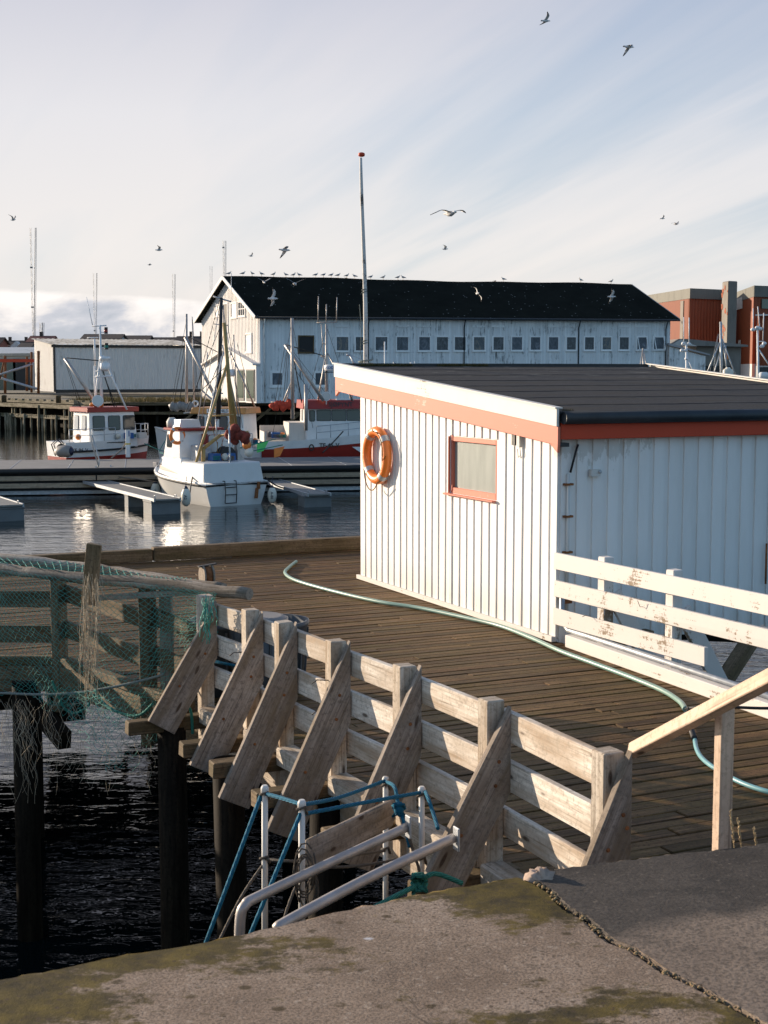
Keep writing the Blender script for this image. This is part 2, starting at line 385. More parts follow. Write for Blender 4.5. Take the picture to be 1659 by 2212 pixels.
def sheetm(name, c, stain, w=.5):
    n = NT(name); p = n.geo(); b = n.noise(n.mp(p, (.6, .6, .25)), 1.2, 6, .7); z = n.noise(n.mp(p, (5, 5, .4)), 1, 4, .6)
    col = n.mix(n.ramp(b, [(.62-.15*w, 0.0), (.75, .8)]), c, stain); col = n.mix(n.ramp(z, [(.5, 0.0), (.8, .4)]), col, tuple(x*.6 for x in c))
    return n.fin(col, .6, spec=.3)
M['sheetwhite'] = sheetm('grey_white_sheet', (.68, .665, .63), (.30, .28, .25), .3)
M['sheetwhite2'] = sheetm('white_sheet', (.70, .68, .65), (.42, .38, .33), .3)
M['sheetred'] = sheetm('red_sheet', (.27, .070, .030), (.15, .045, .022), .5)
M['stainconc'] = sheetm('stained_concrete', (.24, .22, .195), (.10, .095, .085), .9)
M['chimney'] = sheetm('chimney_concrete', (.21, .18, .15), (.10, .085, .07), .7)
M['brickpatch'] = plain('brick_patch', (.34, .10, .05), .9, 0, .4, 5)
M['fasciagrey'] = sheetm('mossy_band', (.17, .165, .14), (.06, .06, .05), .8)
M['plaster'] = sheetm('plaster', (.6, .57, .52), (.35, .32, .28), .4)
M['roofbrown'] = plain('brown_roof', (.07, .05, .042), .9, 0, .3, .3)
M['rooftin'] = plain('tin_roof', (.32, .32, .33), .6, 0, .15, .4)
M['housewhite'] = plain('house_white', (.55, .54, .53), .8)
M['housered'] = plain('house_red', (.20, .07, .05), .8)
M['houseyellow'] = plain('house_grey', (.28, .27, .25), .8)
def film():
    n = NT('plastic_film_window'); p = n.geo(); b = n.noise(n.mp(p, (1.2, 1.2, .8)), 1.4, 6, .7, 1.5); g = n.sep(n.uv())
    col = n.ramp(b, [(.3, (.03, .04, .055)), (.52, (.085, .10, .12)), (.72, (.22, .25, .29))])
    return n.fin(col, .42, n.bump(b, .6, .05), spec=.5)
M['film'] = film()
def film2(nm, k, sc, wm):
    n = NT(nm); p = n.geo(); b = n.noise(n.mp(p, (1.2, 1.2, .7)), sc, 6, .75, 2.0)
    return n.fin(n.ramp(b, [(.3, tuple(x*k for x in (.02, .028, .04))), (.5, tuple(x*k for x in (.06, .07, .085))), (.62, wm), (.8, (.30, .32, .35))]), .3, n.bump(b, .7, .05), spec=.6)
M['film2'] = film2('dark_film_window', .7, 2.3, (.10, .11, .13)); M['film3'] = film2('warm_film_window', 1.2, 1.1, (.20, .17, .13))
def warmfilm():
    n = NT('sagging_film'); p = n.geo(); b = n.noise(p, 1.1, 5, .7, 1)
    return n.fin(n.ramp(b, [(.3, (.45, .42, .38)), (.7, (.75, .72, .68))]), .5, n.bump(b, .5, .1))
M['whitefilm'] = warmfilm()
M['greenglass'] = NT('greenish_glass').fin((.10, .13, .10), .15, spec=.6)
def frosted():
    n = NT('frosted_pane'); p = n.geo(); b = n.noise(n.mp(p, (3, 3, .6)), 2.5, 4, .6); s = n.vor(p, 60, 'F1', 1)
    col = n.ramp(b, [(.3, (.25, .275, .25)), (.7, (.35, .375, .345))]); f = n.noise(p, 14, 4, .7)
    col = n.mix(n.math('MULTIPLY', n.ramp(s, [(.08, .6), (.14, 0.0)]), n.ramp(f, [(.5, 0.0), (.6, 1.0)])), col, (.7, .7, .66))
    return n.fin(col, .33, spec=.5)
M['frost'] = frosted()
def concrete():
    n = NT('quay_concrete'); p = n.geo()
    a = n.noise(p, 2.2, 8, .65); b = n.noise(p, 11, 6, .65); f = n.noise(p, 130, 4, .7)
    col = n.ramp(a, [(.32, (.20, .138, .095)), (.5, (.335, .242, .172)), (.68, (.45, .34, .255))])
    col = n.mix(n.ramp(f, [(.38, .75), (.56, 0.0)]), col, (.07, .052, .038)); f2 = n.noise(p, 48, 5, .75); col = n.mix(n.ramp(f2, [(.56, 0.0), (.66, .6)]), col, (.50, .40, .31))
    ms = n.noise(n.mp(p, (1, 1.6, 1), (0, 0, -.4), (3.7, 1.2, 0)), 1.25, 8, .72)
    ec = n.sep(n.mp(p, (1, 1, 1), (0, 0, -AN)))
    eb = n.math('MULTIPLY', n.math('MINIMUM', n.math('MAXIMUM', n.math('MULTIPLY_ADD', ec[1], 2.2, -7.3), 0.0), 1.0), .055)
    lb_ = n.math('MULTIPLY', n.math('MINIMUM', n.math('MAXIMUM', n.math('MULTIPLY_ADD', ec[0], -2.0, 1.1), 0.0), 1.0), .06)
    jx = n.n.new('ShaderNodeVectorMath'); jx.operation = 'DISTANCE'; n.put(jx.inputs[0], p); jx.inputs[1].default_value = (.33, 4.28, 3.7)
    ms = n.math('ADD', n.math('ADD', ms, eb), n.math('ADD', lb_, n.math('MULTIPLY', n.math('MAXIMUM', n.math('MULTIPLY_ADD', jx.outputs['Value'], -2.6, 1.0), 0.0), .12)))
    col = n.mix(n.ramp(ms, [(.515, 0.0), (.56, .9), (.72, 1.0)]), col, n.ramp(b, [(.35, (.030, .023, .006)), (.65, (.125, .088, .012))]))
    sp = n.vor(n.mp(n.mp(p, (1, 1.3, 1)), (1, 1, 1), (.3, 0, .4)), 10.0); col = n.mix(n.math('MULTIPLY', n.ramp(sp, [(.13, .85), (.22, 0.0)]), n.ramp(b, [(.44, 0.0), (.52, 1.0)])), col, (.062, .042, .018))
    s2 = n.vor(p, 34.0); col = n.mix(n.math('MULTIPLY', n.ramp(s2, [(.16, .8), (.26, 0.0)]), n.ramp(a, [(.45, 0.0), (.55, 1.0)])), col, (.075, .05, .03))
    ck = n.noise(p, 1.1, 5, .6, 1.2); col = n.mix(n.ramp(n.math('ABSOLUTE', n.math('SUBTRACT', ck, .5)), [(.0, .55), (.0035, 0.0)]), col, (.05, .04, .03))
    wh = n.vor(n.mp(p, (1, 1.7, 1), (0, 0, .5)), 2.7); col = n.mix(n.ramp(wh, [(.05, .95), (.068, 0.0)]), col, (.62, .60, .60))
    return n.fin(col, .88, n.bump(f, .6, .003, n.bump(b, .3, .008)), spec=.25)
M['concrete'] = concrete()
def asphalt():
    n = NT('dark_slab'); p = n.geo(); a = n.noise(p, 2.5, 8, .7); f = n.noise(p, 90, 4, .7)
    q = n.sep(n.mp(p, (1, 1, 1), (0, 0, -AN)))
    e = n.math('ADD', q[1], n.math('MULTIPLY', n.noise(p, 1.6, 4, .5), .5))
    near = n.ramp(n.math('MULTIPLY_ADD', e, 1.6, -5.45), [(.08, 1.0), (.24, 0.0)])
    col = n.ramp(a, [(.35, (.048, .040, .033)), (.6, (.092, .077, .064))])
    col = n.mix(near, col, n.ramp(a, [(.3, (.20, .148, .11)), (.7, (.31, .238, .18))]))
    st = n.noise(n.mp(p, (1, 2, 1), (0, 0, -.4)), 3, 6, .7); col = n.mix(n.ramp(st, [(.56, 0.0), (.64, .55)]), col, (.035, .032, .028))
    col = n.mix(n.ramp(f, [(.38, .6), (.56, 0.0)]), col, (.03, .025, .02)); f2 = n.noise(p, 48, 5, .75); col = n.mix(n.ramp(f2, [(.58, 0.0), (.68, .4)]), col, (.28, .23, .18))
    return n.fin(col, .85, n.bump(f, .5, .004, n.bump(a, .3, .02)), spec=.25)
M['slab'] = asphalt()
def water():
    n = NT('harbour_water'); p = n.geo()
    a = n.noise(n.mp(p, (.8, 1.7, 1), (0, 0, .25)), 3.2, 3, .55, .5)
    b = n.noise(n.mp(p, (.55, 1.5, 1), (0, 0, .1)), .85, 2, .5, .3)
    h = n.math('ADD', a, n.math('MULTIPLY', b, 2.6))
    yy = n.math('MAXIMUM', n.sep(p)[1], 4.0); fa = n.math('MULTIPLY', n.math('DIVIDE', 2.3, n.math('ADD', 1.0, n.math('DIVIDE', yy, 15.0))), n.math('MINIMUM', n.math('MAXIMUM', n.math('MULTIPLY_ADD', yy, .06, -.45), .45), 1.0))
    h = n.math('MULTIPLY', h, fa)
    gl = n.noise(p, .05, 3, .5)
    return n.fin((.003, .006, .007), n.math('MULTIPLY_ADD', gl, .03, .02), n.bump(h, 1.0, .026), IOR=1.333)
M['water'] = water()
def ground():
    n = NT('harbour_ground'); p = n.geo(); a = n.noise(p, .35, 7, .7)
    return n.fin(n.ramp(a, [(.35, (.05, .05, .02)), (.5, (.12, .10, .065)), (.65, (.16, .145, .12))]), .95)
M['ground'] = ground()
M['grass'] = plain('dry_grass', (.16, .115, .035), .9, 0, .5, 3)
M['moss'] = plain('roof_moss', (.07, .058, .014), .95, 0, .5, 20)
M['straw'] = plain('straw', (.42, .30, .16), .8, 0, .2, 20)
# ---------------------------------------------------------------- camera, light, sky
cd = bpy.data.cameras.new('camera'); cam = bpy.data.objects.new('camera', cd); COL.objects.link(cam); SC.camera = cam
cd.sensor_fit = 'VERTICAL'; cd.sensor_height = 36; cd.lens = 36*FL/2212; cd.clip_end = 6000; cd.clip_start = .05
cam.location = CAMP; cam.rotation_euler = (math.pi/2-PIT, 0, 0)
cd.dof.use_dof = True; cd.dof.focus_distance = 19; cd.dof.aperture_fstop = 14
SUN = (-D2*1.0 + D1*1.5 + UP*.40).normalized()
sl = bpy.data.lights.new('sun', 'SUN'); sl.energy = 5; sl.angle = R(.5); sl.color = (1, .83, .64)
so = bpy.data.objects.new('sun', sl); COL.objects.link(so); so.rotation_euler = SUN.to_track_quat('Z', 'Y').to_euler()
w = bpy.data.worlds.new('World'); SC.world = w; w.use_nodes = True
nt = NT.__new__(NT); nt.t = w.node_tree; nt.n = nt.t.nodes; nt.n.clear()
wo = nt.n.new('ShaderNodeOutputWorld'); bg = nt.n.new('ShaderNodeBackground'); nt.t.links.new(bg.outputs[0], wo.inputs[0])
sky = nt.n.new('ShaderNodeTexSky'); sky.sky_type = 'NISHITA'; sky.sun_disc = False
SUNAZ = math.atan2(SUN.x, SUN.y)
sky.sun_elevation = math.asin(SUN.z); sky.sun_rotation = SUNAZ
sky.air_density = 1; sky.dust_density = .6; sky.ozone_density = 3
dirn = nt.n.new('ShaderNodeTexCoord').outputs['Generated']
sx, sy, sz = nt.sep(dirn)
el = nt.math('MAXIMUM', sz, 0.0)
# cirrus on a high flat layer, streaked toward the far left
dz = nt.math('ADD', el, .13)
cb = nt.n.new('ShaderNodeCombineXYZ'); nt.put(cb.inputs[0], nt.math('DIVIDE', sx, dz)); nt.put(cb.inputs[1], nt.math('DIVIDE', sy, dz))
pl = cb.outputs[0]
st = nt.noise(nt.mp(nt.mp(pl, (1, 1, 1), (0, 0, R(-21))), (1.5, .20, 1)), 1.0, 5, .52, .55)
st2 = nt.noise(nt.mp(nt.mp(pl, (1, 1, 1), (0, 0, R(-21))), (4.6, .42, 1), (0, 0, 0), (4.2, 1.3, 0)), 1.0, 5, .5, .4)
veil = nt.math('ADD', nt.math('MULTIPLY', st, .72), nt.math('MULTIPLY', st2, .28))
# clearer sky towards the right of the view and behind
side = nt.math('MULTIPLY_ADD', sx, -.36, nt.math('MULTIPLY', sy, .13))
vm = nt.ramp(nt.math('ADD', veil, side), [(.38, .26), (.50, .55), (.59, .85), (.70, 1.0)])
base = nt.n.new('ShaderNodeVectorMath'); base.operation = 'SCALE'; nt.put(base.inputs[0], sky.outputs[0]); base.inputs['Scale'].default_value = .10
hz = nt.ramp(el, [(0, (.80, .74, .69)), (.08, (.82, .785, .76)), (.17, (.74, .73, .755)), (.27, (.545, .555, .64)), (.6, (.30, .33, .43)), (1, (.22, .25, .36))])
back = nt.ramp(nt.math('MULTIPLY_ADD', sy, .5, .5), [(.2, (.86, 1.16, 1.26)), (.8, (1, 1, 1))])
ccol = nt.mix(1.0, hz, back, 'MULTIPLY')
blue = nt.mix(.72, base.outputs[0], nt.ramp(el, [(0, (.50, .62, .70)), (.12, (.42, .56, .70)), (.25, (.32, .45, .65)), (.7, (.13, .21, .40))]))
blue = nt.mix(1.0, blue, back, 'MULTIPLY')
c1 = nt.mix(vm, blue, ccol)
# low cumulus bank above the far left horizon
az = nt.math('ARCTAN2', sx, sy)
cq = nt.n.new('ShaderNodeCombineXYZ'); nt.put(cq.inputs[0], nt.math('MULTIPLY', az, 1.0)); nt.put(cq.inputs[1], nt.math('MULTIPLY', el, 2.1))
cn = nt.noise(cq.outputs[0], 13, 8, .58, .25); cn0 = nt.noise(cq.outputs[0], 4, 3, .5)
top = nt.math('MULTIPLY_ADD', az, -.04, .042)
top = nt.math('ADD', top, nt.math('MULTIPLY', nt.math('SUBTRACT', cn, .5), .016)); top = nt.math('ADD', top, nt.math('MULTIPLY', nt.math('SUBTRACT', cn0, .5), .012))
dd = nt.math('SUBTRACT', top, el)
cm = nt.ramp(nt.math('MULTIPLY_ADD', dd, 220, .0), [(0, 0.0), (.8, .95)])
bright = nt.ramp(nt.math('ADD', nt.math('MULTIPLY', dd, -13), nt.math('MULTIPLY_ADD', cn, 2.9, -.72)), [(.15, (.48, .51, .57)), (.36, (.60, .61, .66)), (.55, (.84, .80, .78)), (.8, (1.0, .94, .90))])
leftm = nt.ramp(nt.math('MULTIPLY_ADD', az, 4.0, 1.0), [(.55, 1.0), (.85, 0.0)])
c2 = nt.mix(nt.math('MULTIPLY', cm, leftm), c1, bright)
below = nt.ramp(nt.math('MULTIPLY_ADD', sz, 10, .5), [(.4, 0.0), (.5, 1.0)])
c3 = nt.mix(below, (.05, .06, .07), c2)
nt.put(bg.inputs[0], c3); bg.inputs[1].default_value = .70
SC.view_settings.view_transform = 'Standard'; SC.view_settings.look = 'None'; SC.view_settings.exposure = 0.65; SC.view_settings.gamma = 1
# ---------------------------------------------------------------- setting
b = MB(); b.quad((-2500, -60, 0), (2500, -60, 0), (2500, 5000, 0), (-2500, 5000, 0)); tag(b.build('water', M['water']), kind='structure')
def AB(a, bb, z): return D1*a + D2*bb + UP*z
# foreground quay: concrete slab + darker slab, with the broken joint between them
QZ = 3.7
def edge_pt(fx, fy): return G(fx, fy, QZ)
ed = [(-260, 2165), (0, 2115), (120, 2093), (300, 2057), (440, 2036), (600, 1998), (780, 1956), (900, 1930), (1010, 1912), (1120, 1893), (1150, 1905)]
jt = [(1150, 1905), (1185, 1925), (1215, 1960), (1262, 1985), (1300, 2025), (1375, 2060), (1440, 2105), (1500, 2130), (1560, 2165), (1640, 2210), (1760, 2290)]
random.seed(3)
def jag(pts, n, amp):
    out = []
    for i in range(len(pts)-1):
        for k in range(n):
            t = k/n; p = pts[i].lerp(pts[i+1], t); out.append(p + V(random.uniform(-amp, amp), random.uniform(-amp, amp), 0))
    out.append(pts[-1]); return out
e3 = jag([edge_pt(*q) for q in ed], 6, .006); j3 = jag([edge_pt(*q) for q in jt], 9, .005)
def slab(name, rim, mat, thick, chamf, zt):
    bb = MB(); n = len(rim); c = sum(rim, V(0, 0, 0))/n
    rings = [(0.0, 0.0), (chamf, -chamf*.25), (chamf*1.6, -chamf*.9), (chamf*1.7, -thick)]
    # top fan from a fine inset, rounded and chipped border
    ins = []
    for i in range(n):
        d = (c-rim[i]); d.z = 0; d.normalize(); ins.append(d)
    base = 0
    for k, (o, dz) in enumerate(rings):
        for i in range(n): bb.v.append(V(rim[i].x, rim[i].y, zt+dz) - ins[i]*(o-chamf*1.7) * 1.0 + (V(0, 0, random.uniform(-.006, .003)) if k in (1, 2) else V(0, 0, 0)))
    for k in range(3):
        for i in range(n):
            j = (i+1) % n; bb.face((k*n+i, k*n+j, (k+1)*n+j, (k+1)*n+i), None, .5, 0, k < 2)
    bb.face(tuple(range(n)), None, .5, 0)
    return bb.build(name, mat)
left_rim = e3 + j3[1:] + [V(1.2, 1.0, QZ), V(-4, 1.0, QZ), V(-4, 2.6, QZ)]
ql = slab('quay', [V(p.x, p.y, QZ) for p in left_rim][::-1], M['concrete'], 1.5, .007, QZ); tag(ql, kind='structure')
re = [(1150, 1905), (1172, 1884), (1200, 1878), (1300, 1864), (1400, 1853), (1480, 1842), (1560, 1836), (1659, 1822), (1900, 1790)]
r3 = jag([edge_pt(*q) for q in re], 6, .006)
off = V(.012, .003, 0)
right_rim = [V(p.x, p.y, QZ) for p in r3] + [V(4.5, 1.0, QZ), V(1.25, 1.0, QZ)] + [V(p.x, p.y, QZ)+off for p in j3[::-1][:-1]]
qr = slab('dark_slab', right_rim[::-1], M['slab'], 1.5, .005, QZ+.003); tag(qr, kind='structure')
bb = MB(); c0, c1q = QZ-.03, QZ-.6
bb.prism([V(-4, 1.2, QZ-.7), V(4.5, 1.2, QZ-.7), V(4.5, 5.2, QZ-.7), V(1.5, 4.55, QZ-.7), V(-.9, 3.5, QZ-.7), V(-4, 2.2, QZ-.7)], V(0, 0, .62)); tag(bb.build('quay_fill', M['concrete']), kind='structure')
# broken lump on the joint
bb = MB(); pc = G(1168, 1898, QZ)
bb.ball((pc.x+.0, pc.y+.01, QZ-.018), .055, .04, .046, 22)
for i, q in enumerate(bb.v):
    d = (q-V(pc.x, pc.y, QZ)).normalized(); bb.v[i] = q + d*random.uniform(-.014, .010)
lump = bb.build('concrete_lump', wood('crumbled_concrete', (.30, .21, .16), (.42, .32, .26), (.52, .42, .35), None, 0, .9, .1, False)); tag(lump, 'crumbling pale lump of concrete where the two quay slabs meet', 'rubble')
# ---------------------------------------------------------------- jetty deck
PP = []                                   # timber rail posts, plan positions
for fx, fy in ((457, 1284), (556, 1315), (628, 1341), (741, 1381), (891, 1434), (1080, 1506), (1333, 1617)):
    p = G(fx, fy, DK+1.0); PP.append(V(p.x, p.y, 0))
def xy(v, z): return V(v.x, v.y, z)
SC0 = V(1.775, 14.5, 0)                    # near corner of shed
cornL = V(-3.1, 13.4, 0)
farK = V(-.36, 22.2, 0)
poly = [PP[0]+V(.02, .0, 0)] + PP[1:] + [V(1.95, 5.35, 0), V(2.2, 4.9, 0), V(5.9, 6.2, 0)]
kdir = V(1.3, -3.1, 0).normalized()
poly += [SC0-D2*0+V(.05, 0, 0), SC0+V(.05, 0, 0)+D1*5, farK+D2*2.6, farK, farK-D2*12.5, V(-11.5, 13.6, 0), cornL, PP[0]]
def strips(poly, a):
    xs = []
    for i in range(len(poly)):
        p, q = poly[i], poly[(i+1) % len(poly)]
        pa, qa = p.dot(D1), q.dot(D1)
        if (pa-a)*(qa-a) < 0:
            t = (a-pa)/(qa-pa); r_ = p.lerp(q, t); xs.append(r_.dot(D2))
    return sorted(xs)
jt_ = thing('jetty', (0, 12, DK), 'weathered brown plank jetty on piles running past the white shed', 'jetty')
bb = MB(); random.seed(11)
amin = min(p.dot(D1) for p in poly); amax = max(p.dot(D1) for p in poly); a = amin+.07; PW = .128
while a < amax:
    xs = strips(poly, a)
    for k in range(0, len(xs)-1, 2):
        x0, x1 = xs[k], xs[k+1]
        cuts = [x0]; x = x0+random.uniform(.8, 4.5)
        while x < x1-.5: cuts.append(x); x += random.choice((3.0, 3.6, 4.2, 4.8))
        cuts.append(x1)
        for i in range(len(cuts)-1):
            dz = random.uniform(-.004, .004)
            bb.beam(AB(a, cuts[i]+.004, DK-.022+dz), AB(a, cuts[i+1]-.004, DK-.022+dz), PW-.010+random.uniform(-.004, .002), .044, jit=.0025)
    a += PW
bb.build('deck_boards', M['deck'], jt_, bevel=.006)
# joists below + stringers
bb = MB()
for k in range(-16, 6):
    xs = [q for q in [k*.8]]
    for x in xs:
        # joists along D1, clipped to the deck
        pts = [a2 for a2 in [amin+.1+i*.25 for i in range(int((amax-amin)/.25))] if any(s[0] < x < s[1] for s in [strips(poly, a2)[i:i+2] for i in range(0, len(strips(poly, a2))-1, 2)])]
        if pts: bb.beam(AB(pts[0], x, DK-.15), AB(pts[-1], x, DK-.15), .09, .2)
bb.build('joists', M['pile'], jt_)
bb = MB()
def chain(bb, pts, z, w_, h_, ext=0.0):
    for i in range(len(pts)-1):
        bb.beam(xy(pts[i], z), xy(pts[i+1], z), w_, h_, jit=.003)
outw = -D2
chain(bb, [cornL, PP[0]] , DK-.13, .08, .26); chain(bb, [cornL-V(8.4, -.2, 0), cornL], DK-.13, .08, .26); bb.build('edge_beam', M['kerb'], jt_, bevel=.008); bb = MB()
chain(bb, [p+outw*.03 for p in PP]+[PP[-1]+V(.62, -1.35, 0)], DK-.17, .09, .25)
bb.build('edge_beam', M['timber'], jt_, bevel=.008)
bb = MB()
for i in range(len(PP)-1):
    p, q = PP[i], PP[i+1]; d = (q-p).normalized(); bb.beam(xy(p+d*.07+outw*.08, DK+.035), xy(q-d*.07+outw*.08, DK+.035), .15, .13, jit=.004)
q = PP[-1]; d = V(.42, -.9, 0); bb.beam(xy(q+d*.08+outw*.05, DK+.035), xy(q+d*1.4, DK+.035), .15, .13)
bb.build('kerb', M['timber'], jt_, bevel=.01); bb = MB(); bb.beam(xy(cornL, DK+.04), xy(PP[0]-V(.2, -.15, 0), DK+.04), .1, .09); bb.beam(xy(cornL-V(8.4, -.2, 0), DK+.04), xy(cornL, DK+.04), .1, .09)
bb.build('kerb', M['kerb'], jt_, bevel=.01)
bb = MB(); bb.beam(farK+D2*2.6+UP*(DK+.1)+D1*.05, farK-D2*3.35+UP*(DK+.1)+D1*.05, .16, .2); bb.beam(farK-D2*3.37+UP*(DK+.09)+D1*.05, farK-D2*12.5+UP*(DK+.09)+D1*.05, .16, .18)
bb.build('kerb', M['kerb'], jt_, bevel=.012)
# unseen planks added below the far edge to darken the water's reflection
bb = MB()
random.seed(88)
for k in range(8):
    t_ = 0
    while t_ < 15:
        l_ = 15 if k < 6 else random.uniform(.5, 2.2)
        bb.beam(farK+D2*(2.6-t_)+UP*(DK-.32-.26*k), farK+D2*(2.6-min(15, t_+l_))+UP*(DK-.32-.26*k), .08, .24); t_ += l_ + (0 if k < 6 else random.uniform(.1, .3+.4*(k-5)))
bb.build('reflection_blocker', M['pile'], jt_)
# crumbs along the slab joint
random.seed(51); cbm = MB()
for i in range(len(j3)-1):
    for _ in range(random.choice((0, 1, 2, 3))):
        q = j3[i].lerp(j3[i+1], random.random())+V(random.uniform(-.006, .010), random.uniform(-.006, .006), 0); r_ = random.uniform(.002, .007); cbm.ball((q.x, q.y, QZ+.001), r_, r_*.8, r_*.6, 6)
tag(cbm.build('joint_crumbs', M['crumb']), kind='stuff')
# piles
random.seed(5)
pl_pts = [PP[0]+outw*.35, PP[1]+outw*.35-D1*.3, PP[3]+outw*.12, PP[5]+outw*.12, V(-3.32, 12.9, 0), V(-5.2, 14.6, 0), V(-6.6, 13.6, 0), V(-9, 13.6, 0), V(-4, 15.8, 0), V(-1, 15, 0), V(-6, 18, 0), V(-.5, 19, 0), V(1.2, 9.5, 0), V(-8.5, 17.5, 0)]
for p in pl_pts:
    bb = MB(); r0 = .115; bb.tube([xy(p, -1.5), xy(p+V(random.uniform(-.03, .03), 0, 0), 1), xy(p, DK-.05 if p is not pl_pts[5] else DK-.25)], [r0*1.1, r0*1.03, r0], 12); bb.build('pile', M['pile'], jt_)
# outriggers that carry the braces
BR = []   # braces: (post, length factor)
for i, p in enumerate(PP):
    p0 = xy(p - D1*.085, DK+.735)
    ft = [(346, 1570), (438, 1663), (502, 1733), (607, 1803), (762, 1868), (936, 1935), (1292, 1897)][i]
    BR.append((p0, onplane(ft[0], ft[1], p0, D1)))
for i, (p0, p1) in enumerate(BR[:6]):
    bb = MB()
    c = xy(p0, DK-.02) + D1*.07
    bb.beam(c+D2*.1, c+outw*((.62, .52, .52, .55, .5, .45)[i]+.1), .12, .11, jit=.004); bb.build('outrigger', M['kerb'], jt_, bevel=.008)
# diagonal brace of pile under left corner, seen dark against the water
bb = MB(); bb.beam(G(75, 1510, .0)*0+W(70, 1520, 13.1), W(140, 1600, 12.4), .12, .16); bb.build('pile_brace', M['pile'], jt_)
# ---------------------------------------------------------------- timber railing
tr = thing('timber_railing', xy(PP[3], DK), 'weathered bare timber railing with sloping braces along the water side of the jetty', 'railing')
ang = math.atan2(D1.y, D1.x)
for i, p in enumerate(PP):
    bb = MB(); base = DK-(.22 if i < 6 else .0); hw = .105 if i else .10
    c = p + outw*.055
    bb.beam(xy(c, base), xy(c, DK+1.0), .11, hw*1.1, up=D1, jit=.003); bb.build('post', M['timber'], tr, bevel=.006)
for z in (.855, .585, .315):
    i = 0
    for seg in ((0, 2), (2, 4), (4, 6)):
        for k in range(seg[0], seg[1]):
            bb = MB(); p, q = PP[k], PP[k+1]
            d = (q-p).normalized(); e0 = .07 if k == seg[0] else 0; e1 = .07 if k+1 == 6 else 0
            o = V(0, 0, random.uniform(-.012, .012))
            bb.beam(xy(p+D2*.022-d*e0, DK+z)+o, xy(q+D2*.022+d*e1, DK+z)+o, .04, .165+random.uniform(-.012, .012), jit=.004); bb.build('rail', M['rail'], tr, bevel=.004)
for i, (p0, p1) in enumerate(BR):
    # plank in the plane across the railing; square top cut against the post
    L = (p1-p0); wv = .245; n = L.normalized(); side = n.cross(D1); side.normalize()
    if side.z < 0: side = -side
    s1 = side*wv/2
    th = D1*.045
    tz = p0+UP*.02
    top_out = p0 - outw*.10 + UP*.06
    a0 = p0 + s1; a1 = p0 - s1
    # vertical cut: both top corners lie on the inner plane
    def slide(pt, bq): return pt + n*((bq - pt.dot(outw))/n.dot(outw))
    inner = p0.dot(outw)
    A, B_ = slide(p0+s1, inner), slide(p0-s1, inner)
    bb = MB(); b0 = len(bb.v)
    Lf = (p1-p0).length; o = random.uniform(0, 50); o2 = random.uniform(0, 50)
    pts = [A, p1+s1, p1-s1, B_]
    bb.v += [q for q in pts]+[q-th for q in pts]
    u = [(o, o2+wv), (o+Lf, o2+wv), (o+Lf, o2), (o+.15, o2)]
    r_ = random.random()
    bb.face((0, 3, 2, 1), [u[0], u[3], u[2], u[1]], r_); bb.face((4, 5, 6, 7), u, r_)
    bb.face((0, 1, 5, 4), [(o, 0), (o+Lf, 0), (o+Lf, .05), (o, .05)], r_); bb.face((2, 3, 7, 6), [(o, 0), (o+Lf, 0), (o+Lf, .05), (o, .05)], r_)
    bb.face((1, 2, 6, 5), [(0, 0), (.2, 0), (.2, .05), (0, .05)], r_); bb.face((3, 0, 4, 7), [(0, 0), (.2, 0), (.2, .05), (0, .05)], r_)
    br_ = bb.build('brace', M['timber_grey'], tr, bevel=.004)
    for t_, q_ in ((.10, .3), (.24, -.1), (.60, .35)):
        bb = MB(); c_ = p0.lerp(p1, t_)+s1*q_-th; bb.lathe(c_, -D1, [(.011, -.004), (.011, .004), (.006, .006)], 8); bb.build('bolt', M['rust'], br_)
for i, z in ((1, .67), (1, .52), (3, .73), (3, .52)):
    bb = MB(); p = xy(PP[i], DK+z)+outw*.11; bb.tube([p, p+outw*.08+UP*.01, p+outw*.12-UP*.015], .004, 6); bb.build('nail', M['dark'], tr)
# ---------------------------------------------------------------- left fence behind the net
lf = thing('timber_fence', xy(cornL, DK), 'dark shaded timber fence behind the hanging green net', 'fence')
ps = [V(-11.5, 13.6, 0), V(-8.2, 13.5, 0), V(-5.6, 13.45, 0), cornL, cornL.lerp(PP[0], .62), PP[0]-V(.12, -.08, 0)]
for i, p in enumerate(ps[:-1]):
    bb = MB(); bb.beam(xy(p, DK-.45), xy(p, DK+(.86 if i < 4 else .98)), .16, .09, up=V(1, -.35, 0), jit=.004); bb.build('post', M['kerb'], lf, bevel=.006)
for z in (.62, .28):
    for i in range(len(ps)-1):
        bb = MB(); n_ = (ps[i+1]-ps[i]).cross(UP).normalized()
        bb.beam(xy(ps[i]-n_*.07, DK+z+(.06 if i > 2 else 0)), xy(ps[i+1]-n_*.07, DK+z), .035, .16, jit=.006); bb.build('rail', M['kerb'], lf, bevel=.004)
bb = MB(); bb.beam(W(355, 1285, 12.0), W(375, 1515, 12.0)*1, .12, .08); 
lp = MB(); p = G(362, 1500, DK); lp.beam(xy(p, DK-.2), xy(p, DK+.99), .13, .10, up=V(1, 0, 0), jit=.003); lp.build('post', M['timber_grey'], lf, bevel=.006)
lp = MB(); q0 = W(215, 1291, 12.1); q1 = W(425, 1279, 11.7); lp.beam(q0, q1, .05, .05, jit=.004); lp.build('rail', M['timber_grey'], lf, bevel=.004)
